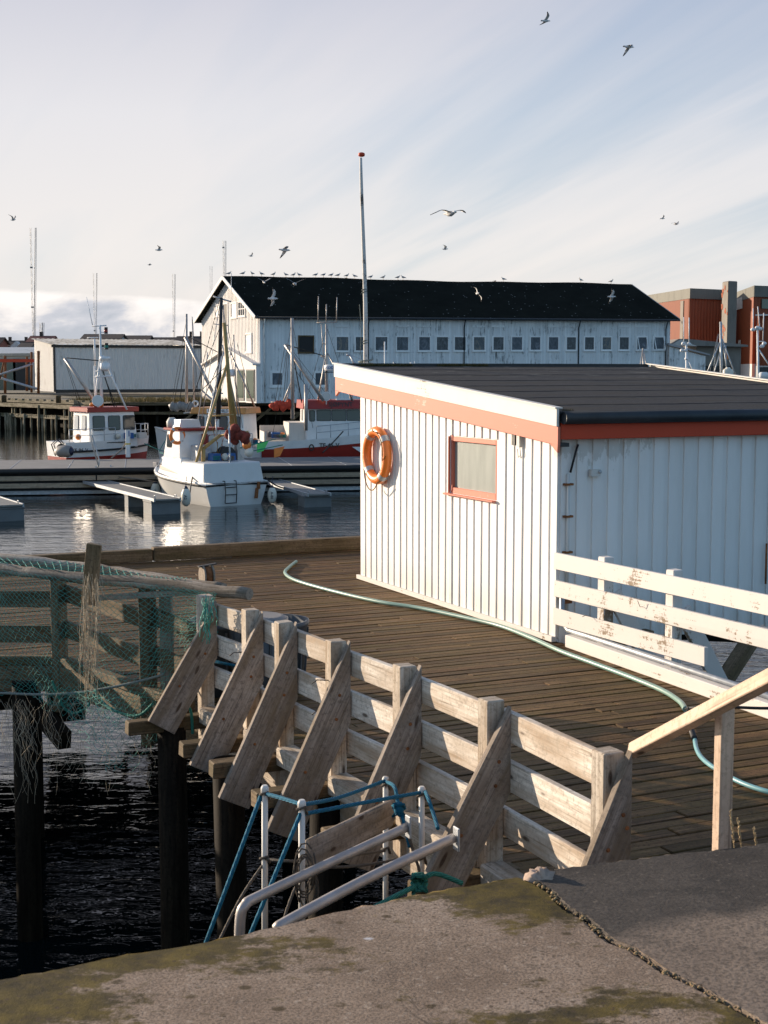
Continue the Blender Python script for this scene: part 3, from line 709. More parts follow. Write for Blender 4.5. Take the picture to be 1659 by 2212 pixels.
# ---------------------------------------------------------------- white railing on the right
wr = thing('white_railing', V(2.6, 12.5, DK), 'white painted three-board railing running forward from the shed corner', 'railing')
RL0 = SC0 + V(0.01, -.03, 0) - D2*.03; rdir = V(1.415, -2.7, 0).normalized()
rn = V(rdir.y, -rdir.x, 0)*-1          # outward (right) side
if rn.x < 0: rn = -rn
for z, hh, L in ((.86, .165, 7.5), (.575, .165, 7.5), (.29, .165, 2.35)):
    bb = MB(); bb.beam(xy(RL0, DK+z), xy(RL0+rdir*L, DK+z-.01), .035, hh, jit=.005); bb.build('rail', M['whitewood'], wr, bevel=.004)
for fx in (1308, 1456):
    r_ = ray(fx, 1230); t = None
    # intersection of the sight line plan with the rail line
    best = min((abs((RL0+rdir*s_+rn*.07).x/(RL0+rdir*s_+rn*.07).y - r_.x/r_.y), s_) for s_ in [k*.01 for k in range(700)])[1]
    p = RL0+rdir*best+rn*.075
    bb = MB(); bb.beam(xy(p, DK-.30), xy(p, DK+.985), .115, .115, up=rdir, jit=.003); bb.build('post', M['whitewood'], wr, bevel=.008)
    bb = MB(); a0 = xy(p-rdir*-.09+rn*.03, DK+.62); bb.beam(a0, a0+rn*.62-UP*.98, .045, .17, up=rdir.cross(V(rn.x, rn.y, -1.5))); bb.build('brace', M['whitewood'], wr, bevel=.004)
p = RL0+rdir*4.2+rn*.075
bb = MB(); bb.beam(xy(p, DK-.3), xy(p, DK+.985), .115, .115, up=rdir); bb.build('post', M['whitewood'], wr, bevel=.008)
bb = MB(); p = xy(RL0+rdir*1.47-rn*.02, DK+.60); bb.tube([p, p-rn*.03+rdir*-.005, p-rn*.05+UP*.06-rdir*.02], .003, 6); p = xy(RL0+rdir*.62-rn*.02, DK+.38); bb.tube([p, p-rn*.04+UP*.012, p-rn*.08], .003, 6); bb.build('nails', M['dark'], wr)
# outriggers and beams below on the right side
ro = thing('side_supports', V(3, 13, DK-.4), 'dark timber beams and raking strut under the jetty beside the white railing', 'support beams')
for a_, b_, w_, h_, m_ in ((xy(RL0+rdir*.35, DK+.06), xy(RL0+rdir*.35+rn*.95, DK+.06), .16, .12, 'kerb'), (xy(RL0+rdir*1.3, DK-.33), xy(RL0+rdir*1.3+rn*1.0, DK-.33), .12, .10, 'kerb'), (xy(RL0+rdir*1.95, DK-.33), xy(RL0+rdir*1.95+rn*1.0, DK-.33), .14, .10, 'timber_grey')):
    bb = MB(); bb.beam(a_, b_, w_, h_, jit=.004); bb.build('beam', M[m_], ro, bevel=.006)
bb = MB(); bb.beam(W(1620, 1385, 14.6), W(1545, 1500, 14.0), .14, .14); bb.build('strut', M['kerb'], ro, bevel=.006)
bb = MB(); bb.beam(W(1440, 1365, 15.2), W(1700, 1378, 15.6), .12, .14); bb.build('beam', M['pile'], ro)
for q in (V(2.7, 13.9, 0), V(4.6, 15.6, 0), V(3.4, 11.8, 0)):
    bb = MB(); bb.tube([xy(q, -1), xy(q, DK-.25)], .12, 12); bb.build('pile', M['pile'], ro)
# kerb with conduit pipe
kb = thing('kerb_board', V(2.5, 12, DK), 'white painted kerb board with a grey pipe lying along its top', 'kerb')
k0 = SC0+V(.10, -.25, 0); k1 = k0+V(1.3, -3.1, 0)*2.6
bb = MB(); bb.beam(xy(k0, DK+.065), xy(k1, DK+.065), .09, .13, jit=.003); bb.build('board', M['whitewood'], kb, bevel=.008)
bb = MB(); kn = (k1-k0).normalized(); nn = V(-kn.y, kn.x, 0)
if nn.x < 0: nn = -nn
bb.tube([xy(SC0+V(.06, -.03, 0), DK+.60), xy(SC0+V(.05, -.07, 0), DK+.25), xy(k0+nn*.02-kn*.04, DK+.165), xy(k0+nn*.05+kn*.3, DK+.16), xy(k0+nn*.05+kn*6, DK+.16)], .028, 10); bb.build('pipe', M['galv'], kb)
# ---------------------------------------------------------------- the shed
SW, SD = 4.9, 4.95          # length along D2, depth along D1
sh = thing('harbour_shed', xy(SC0+D2*2+D1*2.4, DK), 'white boarded harbour shed with a sloping black felt roof and red trim', 'shed')
zn, zf = 4.56, 4.97          # underside of the fascia near / far
SB = SC0 + D2*SW; FA = SC0 + D1*SD
def wallz(a): return zn + (zf-zn)*a/SD
bb = MB(); th = .10
# lit wall (facing -D2) with a window opening
wn = -D2
P_ = SC0.copy()
def wl(fx, fy): q = onplane(fx, fy, SC0, wn); return (q-SC0).dot(D1), q.z
u_far, zt_w = wl(975, 940); u_near, zb_w = wl(1073, 1083)
zt_w = wl(1073, 953)[1]; zt_w2 = wl(975, 940)[1]
zt_w = (zt_w+zt_w2)/2; zb_w = (wl(975, 1063)[1]+wl(1073, 1083)[1])/2
def L(a, z, off=0): return SC0 + D1*a - D2*off + UP*z
base0 = DK+.05
for (a0, a1, z0, z1) in ((0, u_near, base0, None), (u_far, SD, base0, None), (u_near, u_far, base0, zb_w), (u_near, u_far, zt_w, None)):
    b0 = len(bb.v)
    zz0 = z1 if z1 else wallz(a0)+.05; zz1 = z1 if z1 else wallz(a1)+.05
    bb.prism([L(a0, z0), L(a1, z0), L(a1, zz1), L(a0, zz0)], D2*th, 0, .5)
# shaded wall (facing -D1)
bb.prism([SC0+D2*th+UP*(DK-.02), SB+UP*(DK-.02), SB+UP*(zn+.05), SC0+D2*th+UP*(zn+.05)], D1*th, 0, .5)
bb.prism([SB-D2*th+D1*th+UP*DK, SB-D2*th+D1*SD+UP*DK, SB-D2*th+D1*SD+UP*zf, SB-D2*th+D1*th+UP*zn], D2*th, 0, .5)
bb.prism([FA+D2*th+UP*DK, FA+D2*(SW-th)+UP*DK, FA+D2*(SW-th)+UP*zf, FA+D2*th+UP*zf], -D1*th, 0, .5)
bb.prism([SC0+D2*th+D1*th+UP*(DK+.01), SC0+D2*(SW-th)+D1*th+UP*(DK+.01), SC0+D2*(SW-th)+D1*(SD-th)+UP*(DK+.01), SC0+D2*th+D1*(SD-th)+UP*(DK+.01)], UP*.05, 0, .5)
bb.build('wall', M['shedwhite'], sh)
# raised boards of the lit wall
bb = MB(); random.seed(21)
pitch = .179; a = .07; k = 0
bb.beam(L(.045, base0-.03, .005), L(.045, wallz(.045)+.03, .005), .115, .016, up=D2)
a = .20
while a < SD-.05:
    w0 = .112+random.uniform(-.008, .008); a0, a1 = a-w0/2, a+w0/2
    if a1 < u_near-.0 or a0 > u_far+.0 or (a0 > u_near-.02 and a1 < u_far+.02):
        segs = [(base0-.03+random.uniform(-.006, .006), wallz(a)+.03)]
        if a1 > u_near and a0 < u_far: segs = [(base0-.03, zb_w-.04), (zt_w+.01, wallz(a)+.03)]
        for z0, z1 in segs: bb.beam(L(a, z0, .005), L(a, z1, .005), w0, .016, up=D2, jit=.0015)
    else:
        # board beside the opening: cut to fit
        for lo, hi in ((a0, min(a1, u_near)), (max(a0, u_far), a1)):
            if hi-lo > .02 and (hi <= u_near+.001 or lo >= u_far-.001): bb.beam(L((lo+hi)/2, base0-.03, .007), L((lo+hi)/2, wallz(a)+.03, .007), hi-lo, .018, up=D2)
        lo, hi = max(a0, u_near+.001), min(a1, u_far-.001)
        if hi-lo > .02:
            for z0, z1 in ((base0-.03, zb_w-.04), (zt_w+.01, wallz(a)+.03)): bb.beam(L((lo+hi)/2, z0, .007), L((lo+hi)/2, z1, .007), hi-lo, .018, up=D2)
    a += pitch+random.uniform(-.007, .007)
bb.build('cladding_board', M['shedwhite'], sh, bevel=.002)['kind'] = 'stuff'
bb = MB(); t = .09
while t < SW:
    bb.beam(SC0+D2*t-D1*.011+UP*(DK-.04), SC0+D2*t-D1*.011+UP*(zn+.05), .125, .022, up=D1, jit=.0015); t += .192
bb.build('cladding_board', M['shedwhite'], sh, bevel=.002)['kind'] = 'stuff'
bb = MB(); bb.beam(L(-.01, DK+.035, .028), L(SD+.03, DK+.035, .028), .05, .06, jit=.003); bb.build('base_board', M['whitewood'], sh, bevel=.004)
# roof slab
oh_n, oh_f, ohl = .14, .62, .09
def rz(a): return zn+.335 + (zf-zn)*a/SD
bb = MB(); A0, A1, B0, B1 = -oh_n, SD+oh_f, -ohl, SW+.15
def RP(a, b_, z): return SC0+D1*a+D2*b_+UP*z
pts = [RP(A0, B0, rz(A0)), RP(A0, B1, rz(A0)), RP(A1, B1, rz(A1)), RP(A1, B0, rz(A1))]
# felt sheets lap downhill: strips along D2 with a small step
NX = 30
for k in range(NX):
    x0, x1 = B0+(B1-B0)*k/NX, B0+(B1-B0)*(k+1)/NX
    bb.quad(RP(A0, x0, rz(A0)+.004), RP(A0, x1, rz(A0)+.004), RP(A1, x1, rz(A1)+.004), RP(A1, x0, rz(A1)+.004)); bb.quad(RP(A0-.02, x0, rz(A0)-.02), RP(A0-.02, x1, rz(A0)-.02), RP(A0, x1, rz(A0)+.004), RP(A0, x0, rz(A0)+.004))
for tt in (.10, .235, .36, .475, .60, .74, .88):
    pts_ = []
    for k in range(41):
        x = B0+.04+(B1-B0-.08)*k/40; a_ = A0+(A1-A0)*tt+random.uniform(-.012, .012)+.02*math.sin(k*.5+tt*40); pts_.append(RP(a_, x, rz(a_)+.005))
    bb.tube(pts_, [.0018+.003*random.random() for _ in pts_], 4, m=1, sm=False)
bb.prism([RP(A0+.01, B0+.01, rz(A0)-.02), RP(A0+.01, B1-.01, rz(A0)-.02), RP(A1, B1-.01, rz(A1)-.02), RP(A1, B0+.01, rz(A1)-.02)], UP*-.05)
bb.build('roof', [M['felt'], M['black']], sh)
# verge boards on the lit side (white over red) and on the far right side
def verge(b_, sgn):
    for name, mt, z0, z1, off in (('white_fascia', 'fasciawhite', -.145, .035, .030), ('red_fascia', 'red', -.335, -.145, .012)):
        bb = MB(); bo = b_ + sgn*off
        aa = A0-.02
        bb.prism([RP(aa, bo, rz(aa)+z0), RP(A1, bo, rz(A1)+z0), RP(A1, bo, rz(A1)+z1), RP(aa, bo, rz(aa)+z1)][::(1 if sgn < 0 else -1)], -D2*sgn*-.03 if sgn > 0 else D2*.03, 0, .4)
        if name == 'red_fascia':   # pointed tails
            for a_, da in ((aa, .16), (A1, -.16)):
                z_ = rz(a_)-.335
                bb.prism([RP(a_, bo, z_+.01), RP(a_+da, bo, z_+.01), RP(a_+.01*(1 if da > 0 else -1), bo, z_-.075)], D2*.03*(-sgn), 0, .4)
        bb.build(name, M[mt], sh, bevel=.003)
    bb = MB(); aa = A0-.02; bo = b_+sgn*.012
    bb.beam(RP(aa-.01, bo, rz(aa)+.043), RP(A1+.01, bo, rz(A1)+.043), .085, .014); bb.build('verge_cap', M['fasciawhite'], sh)
verge(B0, -1); verge(B1, 1)
bb = MB(); a_ = A0-.055
bb.tube([RP(a_, B0+.03, rz(A0)-.060), RP(a_, B1-.02, rz(A0)-.060)], .064, 12)
bb.beam(RP(a_+.03, B0+.03, rz(A0)-.02), RP(a_+.03, B1-.02, rz(A0)-.02), .10, .03); bb.build('gutter', M['gutter'], sh)
bb = MB(); x = .35
while x < SW: bb.beam(RP(a_+.03, x, rz(A0)-.02), RP(a_+.03, x, rz(A0)-.125), .03, .12, up=D2); x += .62
bb.build('gutter_bracket', M['dark'], sh)
bb = MB(); bb.beam(RP(A0+.02, B0+.04, rz(A0)-.195), RP(A0+.02, B1-.03, rz(A0)-.195), .025, .165); bb.build('red_fascia', M['redsolid'], sh, bevel=.003)
bb = MB(); bb.beam(RP(A0/2, 0, rz(0)-.285), RP(A0/2, SW, rz(0)-.285), -A0-.03, .015); bb.build('soffit', M['redsolid'], sh); bb = MB(); bb.beam(RP((SD+A1)/2, 0, rz(A1)-.33), RP((SD+A1)/2, SW, rz(A1)-.33), oh_f-.04, .02); bb.build('soffit', M['redsolid'], sh)
bb = MB(); bb.beam(RP(A1+.01, B0, rz(A1)-.06), RP(A1+.01, B1, rz(A1)-.06), .03, .20); bb.build('rear_fascia', M['dark'], sh)
# window
wd = thing('x', (0, 0, 0), None, None); bpy.data.objects.remove(wd)
bb = MB(); f = .055
def WB(bb, a0, a1, z0, z1, off, dep): bb.beam(L((a0+a1)/2, z0, off), L((a0+a1)/2, z1, off), a1-a0, dep, up=D2)
of = -.022
WB(bb, u_near, u_near+f*.45, zb_w, zt_w, of, .05); WB(bb, u_far-f*.7, u_far, zb_w, zt_w, of, .05)
WB(bb, u_near+f*.45, u_far-f*.7, zt_w-f, zt_w, of, .05); WB(bb, u_near+f*.45, u_far-f*.7, zb_w, zb_w+f*1.25, of, .05)
WB(bb, u_far, u_far+.012, zb_w, zt_w, .01, .055)
for z in (zb_w+.03, zt_w-.05): WB(bb, u_far-.05, u_far-.02, z-.0, z+.07, .008, .008)
fr = bb.build('window_frame', M['red'], sh, bevel=.003)
bb = MB(); WB(bb, u_near+f*.4, u_far-f*.6, zb_w+f, zt_w-f*.9, -.035, .008); bb.build('pane', M['frost'], fr)
bb = MB(); bb.beam(L(u_near-.0, zb_w-.012, .035), L(u_far+.10, zb_w-.012, .035), .05, .02); bb.build('sill', M['red'], fr, bevel=.003)
# broken lamp socket, wires, light
bb = MB(); a_, z_ = wl(1117, 935); bb.beam(L(a_, z_+.03, .055), L(a_, z_-.0, .055), .08, .07, up=D2); bb.beam(L(a_-.03, z_+.0, .04), L(a_-.03, z_-.13, .04), .07, .05, up=D2); sk = bb.build('lamp_socket', M['dark'], sh)
bb = MB(); q = L(a_-.11, z_+.02, .03); bb.beam(q, q-UP*.16, .06, .05, up=D2); q = q-UP*.16; bb.tube([q, q-UP*.09-D1*.02, q-UP*.12+D1*.03, q-UP*.03+D1*.05], .006, 6); bb.build('cable', M['whitepost'], sk)
bb = MB(); q = RP(A0+.04, -.02, zn-.01); bb.beam(q-D2*.08, q+D2*.06, .10, .04); fl = bb.build('floodlight', M['dark'], sh)
# conduit with clamps at the corner of the shaded wall
bb = MB(); q = SC0+D2*.10-D1*.045
bb.tube([RP(-.03, .22, zn-.02), RP(-.07, .17, zn-.08), RP(-.05, .12, zn-.30)], .012, 8); bb.build('cable', M['black'], sh)
bb = MB(); bb.tube([xy(q, zn-.31), xy(q, DK+.3)], .018, 10); pp = bb.build('conduit', M['whitepost'], sh)
bb = MB()
for z in (zn-.42, zn-.75, zn-1.12, zn-1.62, DK+.42): bb.beam(xy(q, z)-D2*.05, xy(q, z)+D2*.05, .05, .022)
bb.build('clamp', M['rust'], pp)
bb = MB(); bb.box(RP(-.045, .42, zn-.31), .11, .05, .075, AN); bx_ = bb.build('junction_box', M['whitepost'], sh)
bb = MB(); q = RP(-.075, .46, zn-.30); bb.lathe(q, -D1, [(.018, 0), (.018, .012), (.006, .014)], 10); bb.build('knob', M['galv'], bx_)
# steel stake leaning on the right edge
bb = MB(); q = onplane(1656, 1180, SC0-D1*.06, D1); bb.tube([xy(q, 2.95), xy(q, 3.40)], .012, 8); bb.build('drain_rod', M['rust'], sh)
# moss and grass on the far edge of the roof
def tufts(name, mat, pts, h, n, sp, lab=None, kind='stuff', parent=None, seed=1):
    random.seed(seed); bb = MB()
    for p in pts:
        for _ in range(n):
            c = p+V(random.uniform(-sp, sp), random.uniform(-sp, sp), 0); hh = h*random.uniform(.4, 1.2); an = random.uniform(0, math.pi)
            d = V(math.cos(an), math.sin(an), 0)*h*.07; le = V(random.uniform(-.5, .5), random.uniform(-.5, .5), 0)*hh
            bb.tri(c-d, c+d, c+UP*hh+le)
    o = bb.build(name, mat, parent); tag(o, lab, 'grass' if (lab and not parent) else None, kind=kind); return o
mp_ = []
for k in range(95):
    x = .25+k*.028
    if (x < 1.05) or (1.45 < x < 2.25): mp_.append(RP(A1-.05, x, rz(A1)))
mg = tufts('moss', M['moss'], mp_, .045, 26, .03, None, 'stuff', sh, 4)
tufts('moss', M['moss'], [RP(A0+.03, -.0+.03*k, rz(A0)+.01) for k in range(4)], .03, 14, .02, None, 'stuff', sh, 5)
# ---------------------------------------------------------------- lifebuoy
ac, zc = wl(821, 982)
zt = wl(821, 920)[1]; zb = wl(821, 1045)[1]; RO = (zt-zb)/2; rt = .062
ac, zc = wl(827, 982)
lb = thing('lifebuoy', L(ac, zc-RO, .1), 'orange lifebuoy with grey bands hanging on the sunlit shed wall', 'lifebuoy')
Cc = L(ac, (zt+zb)/2, .085); Rm = RO-rt
def rp_(an, r, off=0): return Cc + D1*(math.cos(an)*r) + UP*(math.sin(an)*r) - D2*off
bb = MB(); bb.tube([rp_(2*math.pi*i/48, Rm) for i in range(48)], rt, 18, closed=True); bb.build('ring', M['orange'], lb)
for k, an in enumerate((R(55), R(140), R(232), R(318))):
    bb = MB(); bb.tube([rp_(an+R(d), Rm) for d in (-7, -3.5, 0, 3.5, 7)], rt+.0035, 18, caps=False); bb.build('band', M['reflect'], lb)
bb = MB()
def loop(a0, a1, sag, side):
    pts = []
    for i in range(15):
        t = i/14; an = a0+(a1-a0)*t; r = Rm + side*rt + side*math.sin(t*math.pi)*sag; pts.append(rp_(an, r, .055+.03*math.sin(t*math.pi)) - UP*math.sin(t*math.pi)*sag*.6)
    return pts
bb.tube([rp_(R(88), Rm+.02, .06)] + [rp_(R(88+i*10), Rm-.02+.10*math.sin(i/9*math.pi), .075)-UP*.03*i/2 for i in range(1, 9)] + [rp_(R(178), Rm+rt, .05)], .007, 7)
bb.tube([rp_(R(325), Rm+.01, .065)] + [rp_(R(320-i*11), Rm+.02+.07*math.sin(i/8*math.pi), .07)-UP*.05*math.sin(i/8*math.pi) for i in range(1, 8)] + [rp_(R(238), Rm+rt, .04)], .007, 7)
bb.build('grab_rope', M['ropeorange'], lb)
bb = MB(); bb.tube([L(ac, (zt+zb)/2+Rm-rt-.005, 0), L(ac, (zt+zb)/2+Rm-rt-.005, .11)], .006, 6); bb.build('hook', M['dark'], lb)
# ---------------------------------------------------------------- flagpole
fb = W(790, 796, 20.3); ft = W(781, 334, 20.5)
fp = thing('flagpole', xy(fb, fb.z-.35), 'tall peeling white wooden flagpole with a red cap behind the shed', 'flagpole')
bb = MB(); bb.tube([fb-UP*2.6] + [fb.lerp(ft, t)+V(.012*math.sin(t*5), 0, 0) for t in (0, .15, .3, .45, .6, .75, .9, .985)], [.036, .033, .032, .030, .029, .027, .025, .022, .019], 12); bb.build('pole', painted('flagpole_paint', (.60, .58, .55), (.12, .10, .085), .72, .7, (.42, .40, .37), 1.6), fp)
bb = MB(); bb.lathe(ft-UP*.03, UP, [(.02, 0), (.042, .008), (.05, .03), (.042, .052), (.02, .06)], 14); bb.build('cap', M['redsolid'], fp)
bb = MB()
for zz in (.30, .06): 
    c = fb.lerp(ft, zz+.05); bb.tube([c+V(math.cos(k*.7)*.036, math.sin(k*.7)*.036, k*.004) for k in range(18)], .006, 5)
bb.tube([fb.lerp(ft, .3)+V(-.07, -.02, 0), fb.lerp(ft, .18)+V(-.05, -.05, 0), fb.lerp(ft, .08)+V(-.07, -.03, 0), fb+V(-.03, -.07, .0)], .005, 5)
c = fb; bb.tube([c+V(math.cos(k*.6)*.10, math.sin(k*.6)*.09, .0+k*.006) for k in range(22)], .012, 5); bb.build('halyard', M['ropepale'], fp)
bb = MB(); bb.prism([fb+V(-.30, -.1, -.06), fb+V(-.02, -.1, -.06), fb+V(-.02, -.1, .09)], V(0, .12, 0)); bb.build('cloth_wrap', M['whitepost'], fp)
# ---------------------------------------------------------------- hose
def spline(pts, k=8):
    out = []; P = [pts[0]]+pts+[pts[-1]]
    for i in range(1, len(P)-2):
        for j in range(k):
            t = j/k; a, b_, c, d = P[i-1], P[i], P[i+1], P[i+2]
            out.append(.5*((2*b_)+(c-a)*t+(2*a-5*b_+4*c-d)*t*t+(3*b_-a-3*c+d)*t**3))
    out.append(pts[-1]); return out
hz_ = DK+.028
hp = [G(x, y, hz_) for x, y in ((640, 1213), (625, 1225), (616, 1238), (640, 1254), (720, 1277), (820, 1300), (905, 1313), (1000, 1333), (1080, 1352), (1150, 1379), (1210, 1406), (1280, 1432), (1360, 1462), (1430, 1491), (1468, 1515), (1480, 1532))]
ho = thing('hose', xy(hp[5], DK), 'pale green hose snaking along the deck past the shed to a metal coupling', 'hose')
bb = MB(); bb.tube(spline(hp), .023, 10); bb.build('pipe', M['hose'], ho)
bb = MB(); c0_, c1_ = G(1482, 1545, DK+.035), G(1500, 1595, DK+.035); bb.tube([c0_, c0_.lerp(c1_, .3), c0_.lerp(c1_, .35), c1_], [.03, .03, .022, .024], 10); bb.tube([c0_+V(.0, 0, .0), c0_+V(.03, .06, .05), hp[-1]], .006, 6); bb.build('coupling', M['dark'], ho)
hq = [G(x, y, DK+.022) for x, y in ((1501, 1597), (1505, 1618), (1517, 1638), (1545, 1660), (1600, 1690), (1665, 1712), (1780, 1740))]
h2 = MB(); h2.tube(spline(hq), .017, 10); tag(h2.build('hose', M['hose2']), 'thin pale blue hose from the coupling to the right edge', 'hose'); 
h3 = MB(); h3.tube(spline([G(1480, 1530, DK+.02)+UP*.0, G(1560, 1527, DK+.15), G(1660, 1530, DK+.16), G(1800, 1526, DK+.16)]), .012, 8); tag(h3.build('cable', M['black']), 'thin black cable crossing the white kerb board at the right', 'cable')
# ---------------------------------------------------------------- new wood handrail
hr = thing('handrail', G(1565, 2187, DK), 'fresh unpainted wooden handrail on a square post at the right', 'handrail')
bb = MB(); h0, h1 = W(1366, 1621, 6.62), W(1900, 1342, 4.6); bb.beam(h0, h1, .048, .066, up=V(.35, -.5, 1)); bb.build('rail', M['newwood'], hr, bevel=.004)
pt = W(1566, 1528, 5.9); bb = MB(); bb.beam(xy(pt, DK), xy(pt, pt.z+.02), .048, .068, up=D2, jit=.001); bb.build('post', M['newwood'], hr, bevel=.003)
# ---------------------------------------------------------------- grass stalks
for k, (x, y0, y1) in enumerate(((1584, 1850, 1750), (1600, 1850, 1768), (1634, 1845, 1790))):
    bb = MB(); p0, p1 = W(x+3, y0+8, 4.95), W(x-6, y1, 4.95)
    bb.tube([p0, p0.lerp(p1, .5)+V(.004, 0, 0), p1], .0018, 5)
    for j in range(26):
        t = .35+.65*j/26; c = p0.lerp(p1, t); d = V(random.uniform(-1, 1), random.uniform(-1, 1), 1.5).normalized()*.011; bb.beam(c, c+d, .003, .003)
    o = bb.build('grass_stalk', M['straw']); tag(o, ['dry grass stalk nearest the handrail post, the tallest of three', 'dry grass stalk in the middle of three above the quay edge', 'short dry grass stalk at the right above the quay edge'][k], 'grass', 'dry grass stalks above the quay edge')
# ---------------------------------------------------------------- tubs behind the railing
def tub(fx, fy, r, h, lab, lid):
    p = G(fx, fy, DK); t = thing('tub', xy(p, DK), lab, 'tub', 0, 'grey tubs on the deck behind the railing')
    bb = MB(); bb.lathe(xy(p, DK), UP, [(r*.86, 0), (r, h*.93), (r*1.05, h*.94), (r*1.05, h), (r*.97, h), (r*.95, h*.9)] if not lid else [(r*.86, 0), (r, h)], 24); 
    for k in range(12):
        an = k*math.pi/6; bb.beam(xy(p, DK+.02)+V(math.cos(an), math.sin(an), 0)*r*.88, xy(p, DK+h*.9)+V(math.cos(an), math.sin(an), 0)*r*1.0, .02, .02)
    bb.build('body', M['tub'], t)
    if lid: bb = MB(); bb.lathe(xy(p, DK+h), UP, [(r*1.04, -.015), (r*1.06, .012), (r*.8, .035), (r*.75, .03)], 24); bb.build('lid', M['tublid'], t)
    return p
tub(500, 1492, .34, .64, 'open dark grey tub standing farthest left behind the railing', False)
p = tub(560, 1512, .24, .70, 'grey bin with a pale round lid behind the second railing bay', True)
p2 = tub(592, 1488, .30, .62, 'ribbed dark grey bin just right of the lidded bin', False)
bb = MB(); c = W(545, 1432, 11.6); bb.tube([c+V(-.35, 0, .02), c+V(-.1, -.05, -.02), c+V(.15, -.02, .03), c+V(.35, 0, 0)], .013, 6); tag(bb.build('rope', M['ropeblue']), 'blue rope lying across the tubs behind the railing', 'rope')
# spool
sp_ = thing('pulley', W(447, 1262, 13), 'rusty pulley wheel between pale cheeks above the left railing end', 'pulley')
c = W(447, 1244, 13.0); bb = MB(); bb.lathe(c-D2*.03, D2, [(.09, 0), (.09, .06)], 20); bb.build('wheel', M['rust'], sp_)
bb = MB(); bb.lathe(c+D2*.035, D2, [(.10, 0), (.10, .015)], 20); bb.lathe(c-D2*.05, D2, [(.10, 0), (.10, .015)], 20); bb.build('cheek', M['log'], sp_)
bb = MB(); bb.beam(c+UP*.09-D2*.08, c+UP*.11+D2*.09, .05, .012); bb.build('strap', M['dark'], sp_)
# ---------------------------------------------------------------- poles, plank, net
def logp(pts, r, lab, name='pole'):
    bb = MB(); q = spline(pts, 6); bb.tube([p+V(random.uniform(-.008, .008), 0, random.uniform(-.008, .008)) for p in q], [r*(1+random.uniform(-.09, .09)) for _ in q], 10); o = bb.build(name, M['log']); tag(o, lab, 'pole', 'old spars carrying the net'); return q
lg1 = logp([W(-260, 1200, 13.6), W(0, 1228, 12.75), W(120, 1243, 12.4), W(330, 1261, 11.9), W(539, 1283, 11.3)], .050, 'front weathered grey spar ending over the timber railing')
lg2 = logp([W(-260, 1180, 14.2), W(0, 1207, 13.3), W(180, 1226, 12.9), W(330, 1250, 12.4), W(485, 1272, 11.9)], .052, 'rear weathered spar half hidden under the draped net')
bb = MB(); bb.beam(W(192, 1306, 11.9), W(199, 1175, 11.9)+V(.02, 0, 0), .13, .045, up=V(.35, 1, 0), jit=.004); tag(bb.build('plank', M['kerb'], bevel=.004), 'short upright brown plank standing across the net poles', 'plank')
NETR = .0018
def net(name, P, nu, nv, mat, lab, cell_r=NETR, drop=0.0, seed=1):
    random.seed(seed); bb = MB(); pts = {}
    for i in range(nu+1):
        for j in range(nv+1):
            if (i+j) % 2 == 0:
                q = P(i/nu, j/nv)
                if q is not None: pts[(i, j)] = q
    for (i, j), p in pts.items():
        for di in (-1, 1):
            q = pts.get((i+di, j+1))
            if q is not None and random.random() > drop*(j/nv)**2: bb.tube([p, (p+q)/2+V(0, 0, -.004), q], cell_r, 3, caps=False, sm=False)
    o = bb.build(name, mat); tag(o, lab, 'net'); return o
def lerp_list(L_, t):
    t = max(0, min(.9999, t))*(len(L_)-1); i = int(t); return L_[i].lerp(L_[i+1], t-i)
l1 = [W(-60, 1222, 12.9), W(0, 1228, 12.7), W(120, 1243, 12.36), W(330, 1261, 11.86), W(470, 1276, 11.5)]
bot = [(-60, 1500), (40, 1500), (110, 1520), (190, 1530), (260, 1570), (330, 1520), (400, 1440), (450, 1395)]
def PN(u, v):
    a_ = lerp_list(l1, u)-V(0, .05, 0); fx = -60+u*520
    fy = None
    for k in range(len(bot)-1):
        if bot[k][0] <= fx <= bot[k+1][0]: fy = bot[k][1]+(bot[k+1][1]-bot[k][1])*(fx-bot[k][0])/(bot[k+1][0]-bot[k][0])
    fy = fy or 1400
    b_ = W(fx, fy, a_.y-.05)
    q = a_.lerp(b_, v); s_ = math.sin(v*math.pi)
    return q + V(.05*math.sin(v*7+u*9)*v+random.uniform(-.008, .008), -.06*s_+.07*math.sin(u*23+v*3)*v, random.uniform(-.008, .008)-.03*s_*math.sin(u*11))
net('fishing_net', PN, 96, 50, M['net'], 'green fishing net hanging in a tattered sheet from the old spars', drop=.15)
l2 = [W(-60, 1192, 13.6), W(0, 1198, 13.3), W(180, 1215, 12.9), W(330, 1238, 12.4), W(432, 1252, 12.1)]
def PT(u, v): return lerp_list(l2, u).lerp(lerp_list(l1, u*.97)+UP*.045, v)+V(0, 0, -.05*math.sin(v*math.pi)+.02*math.sin(u*30)*v)
net('fishing_net', PT, 84, 8, M['net'], 'strip of green net draped over both spars at the top', .003)
# lower ragged web over dark water
random.seed(9)
def PL(u, v):
    fx = 95+u*300; q = W(fx, 1500+v*170-40*abs(u-.5), 11.6+.3*math.sin(u*9)); 
    if v > .3 and abs(u-.55)*2 > 1.15-v*.9: return None
    return q+V(random.uniform(-.02, .02), 0, random.uniform(-.02, .02))
net('fishing_net', PL, 44, 30, M['net'], 'torn lower end of the green net dangling over dark water', drop=.5)
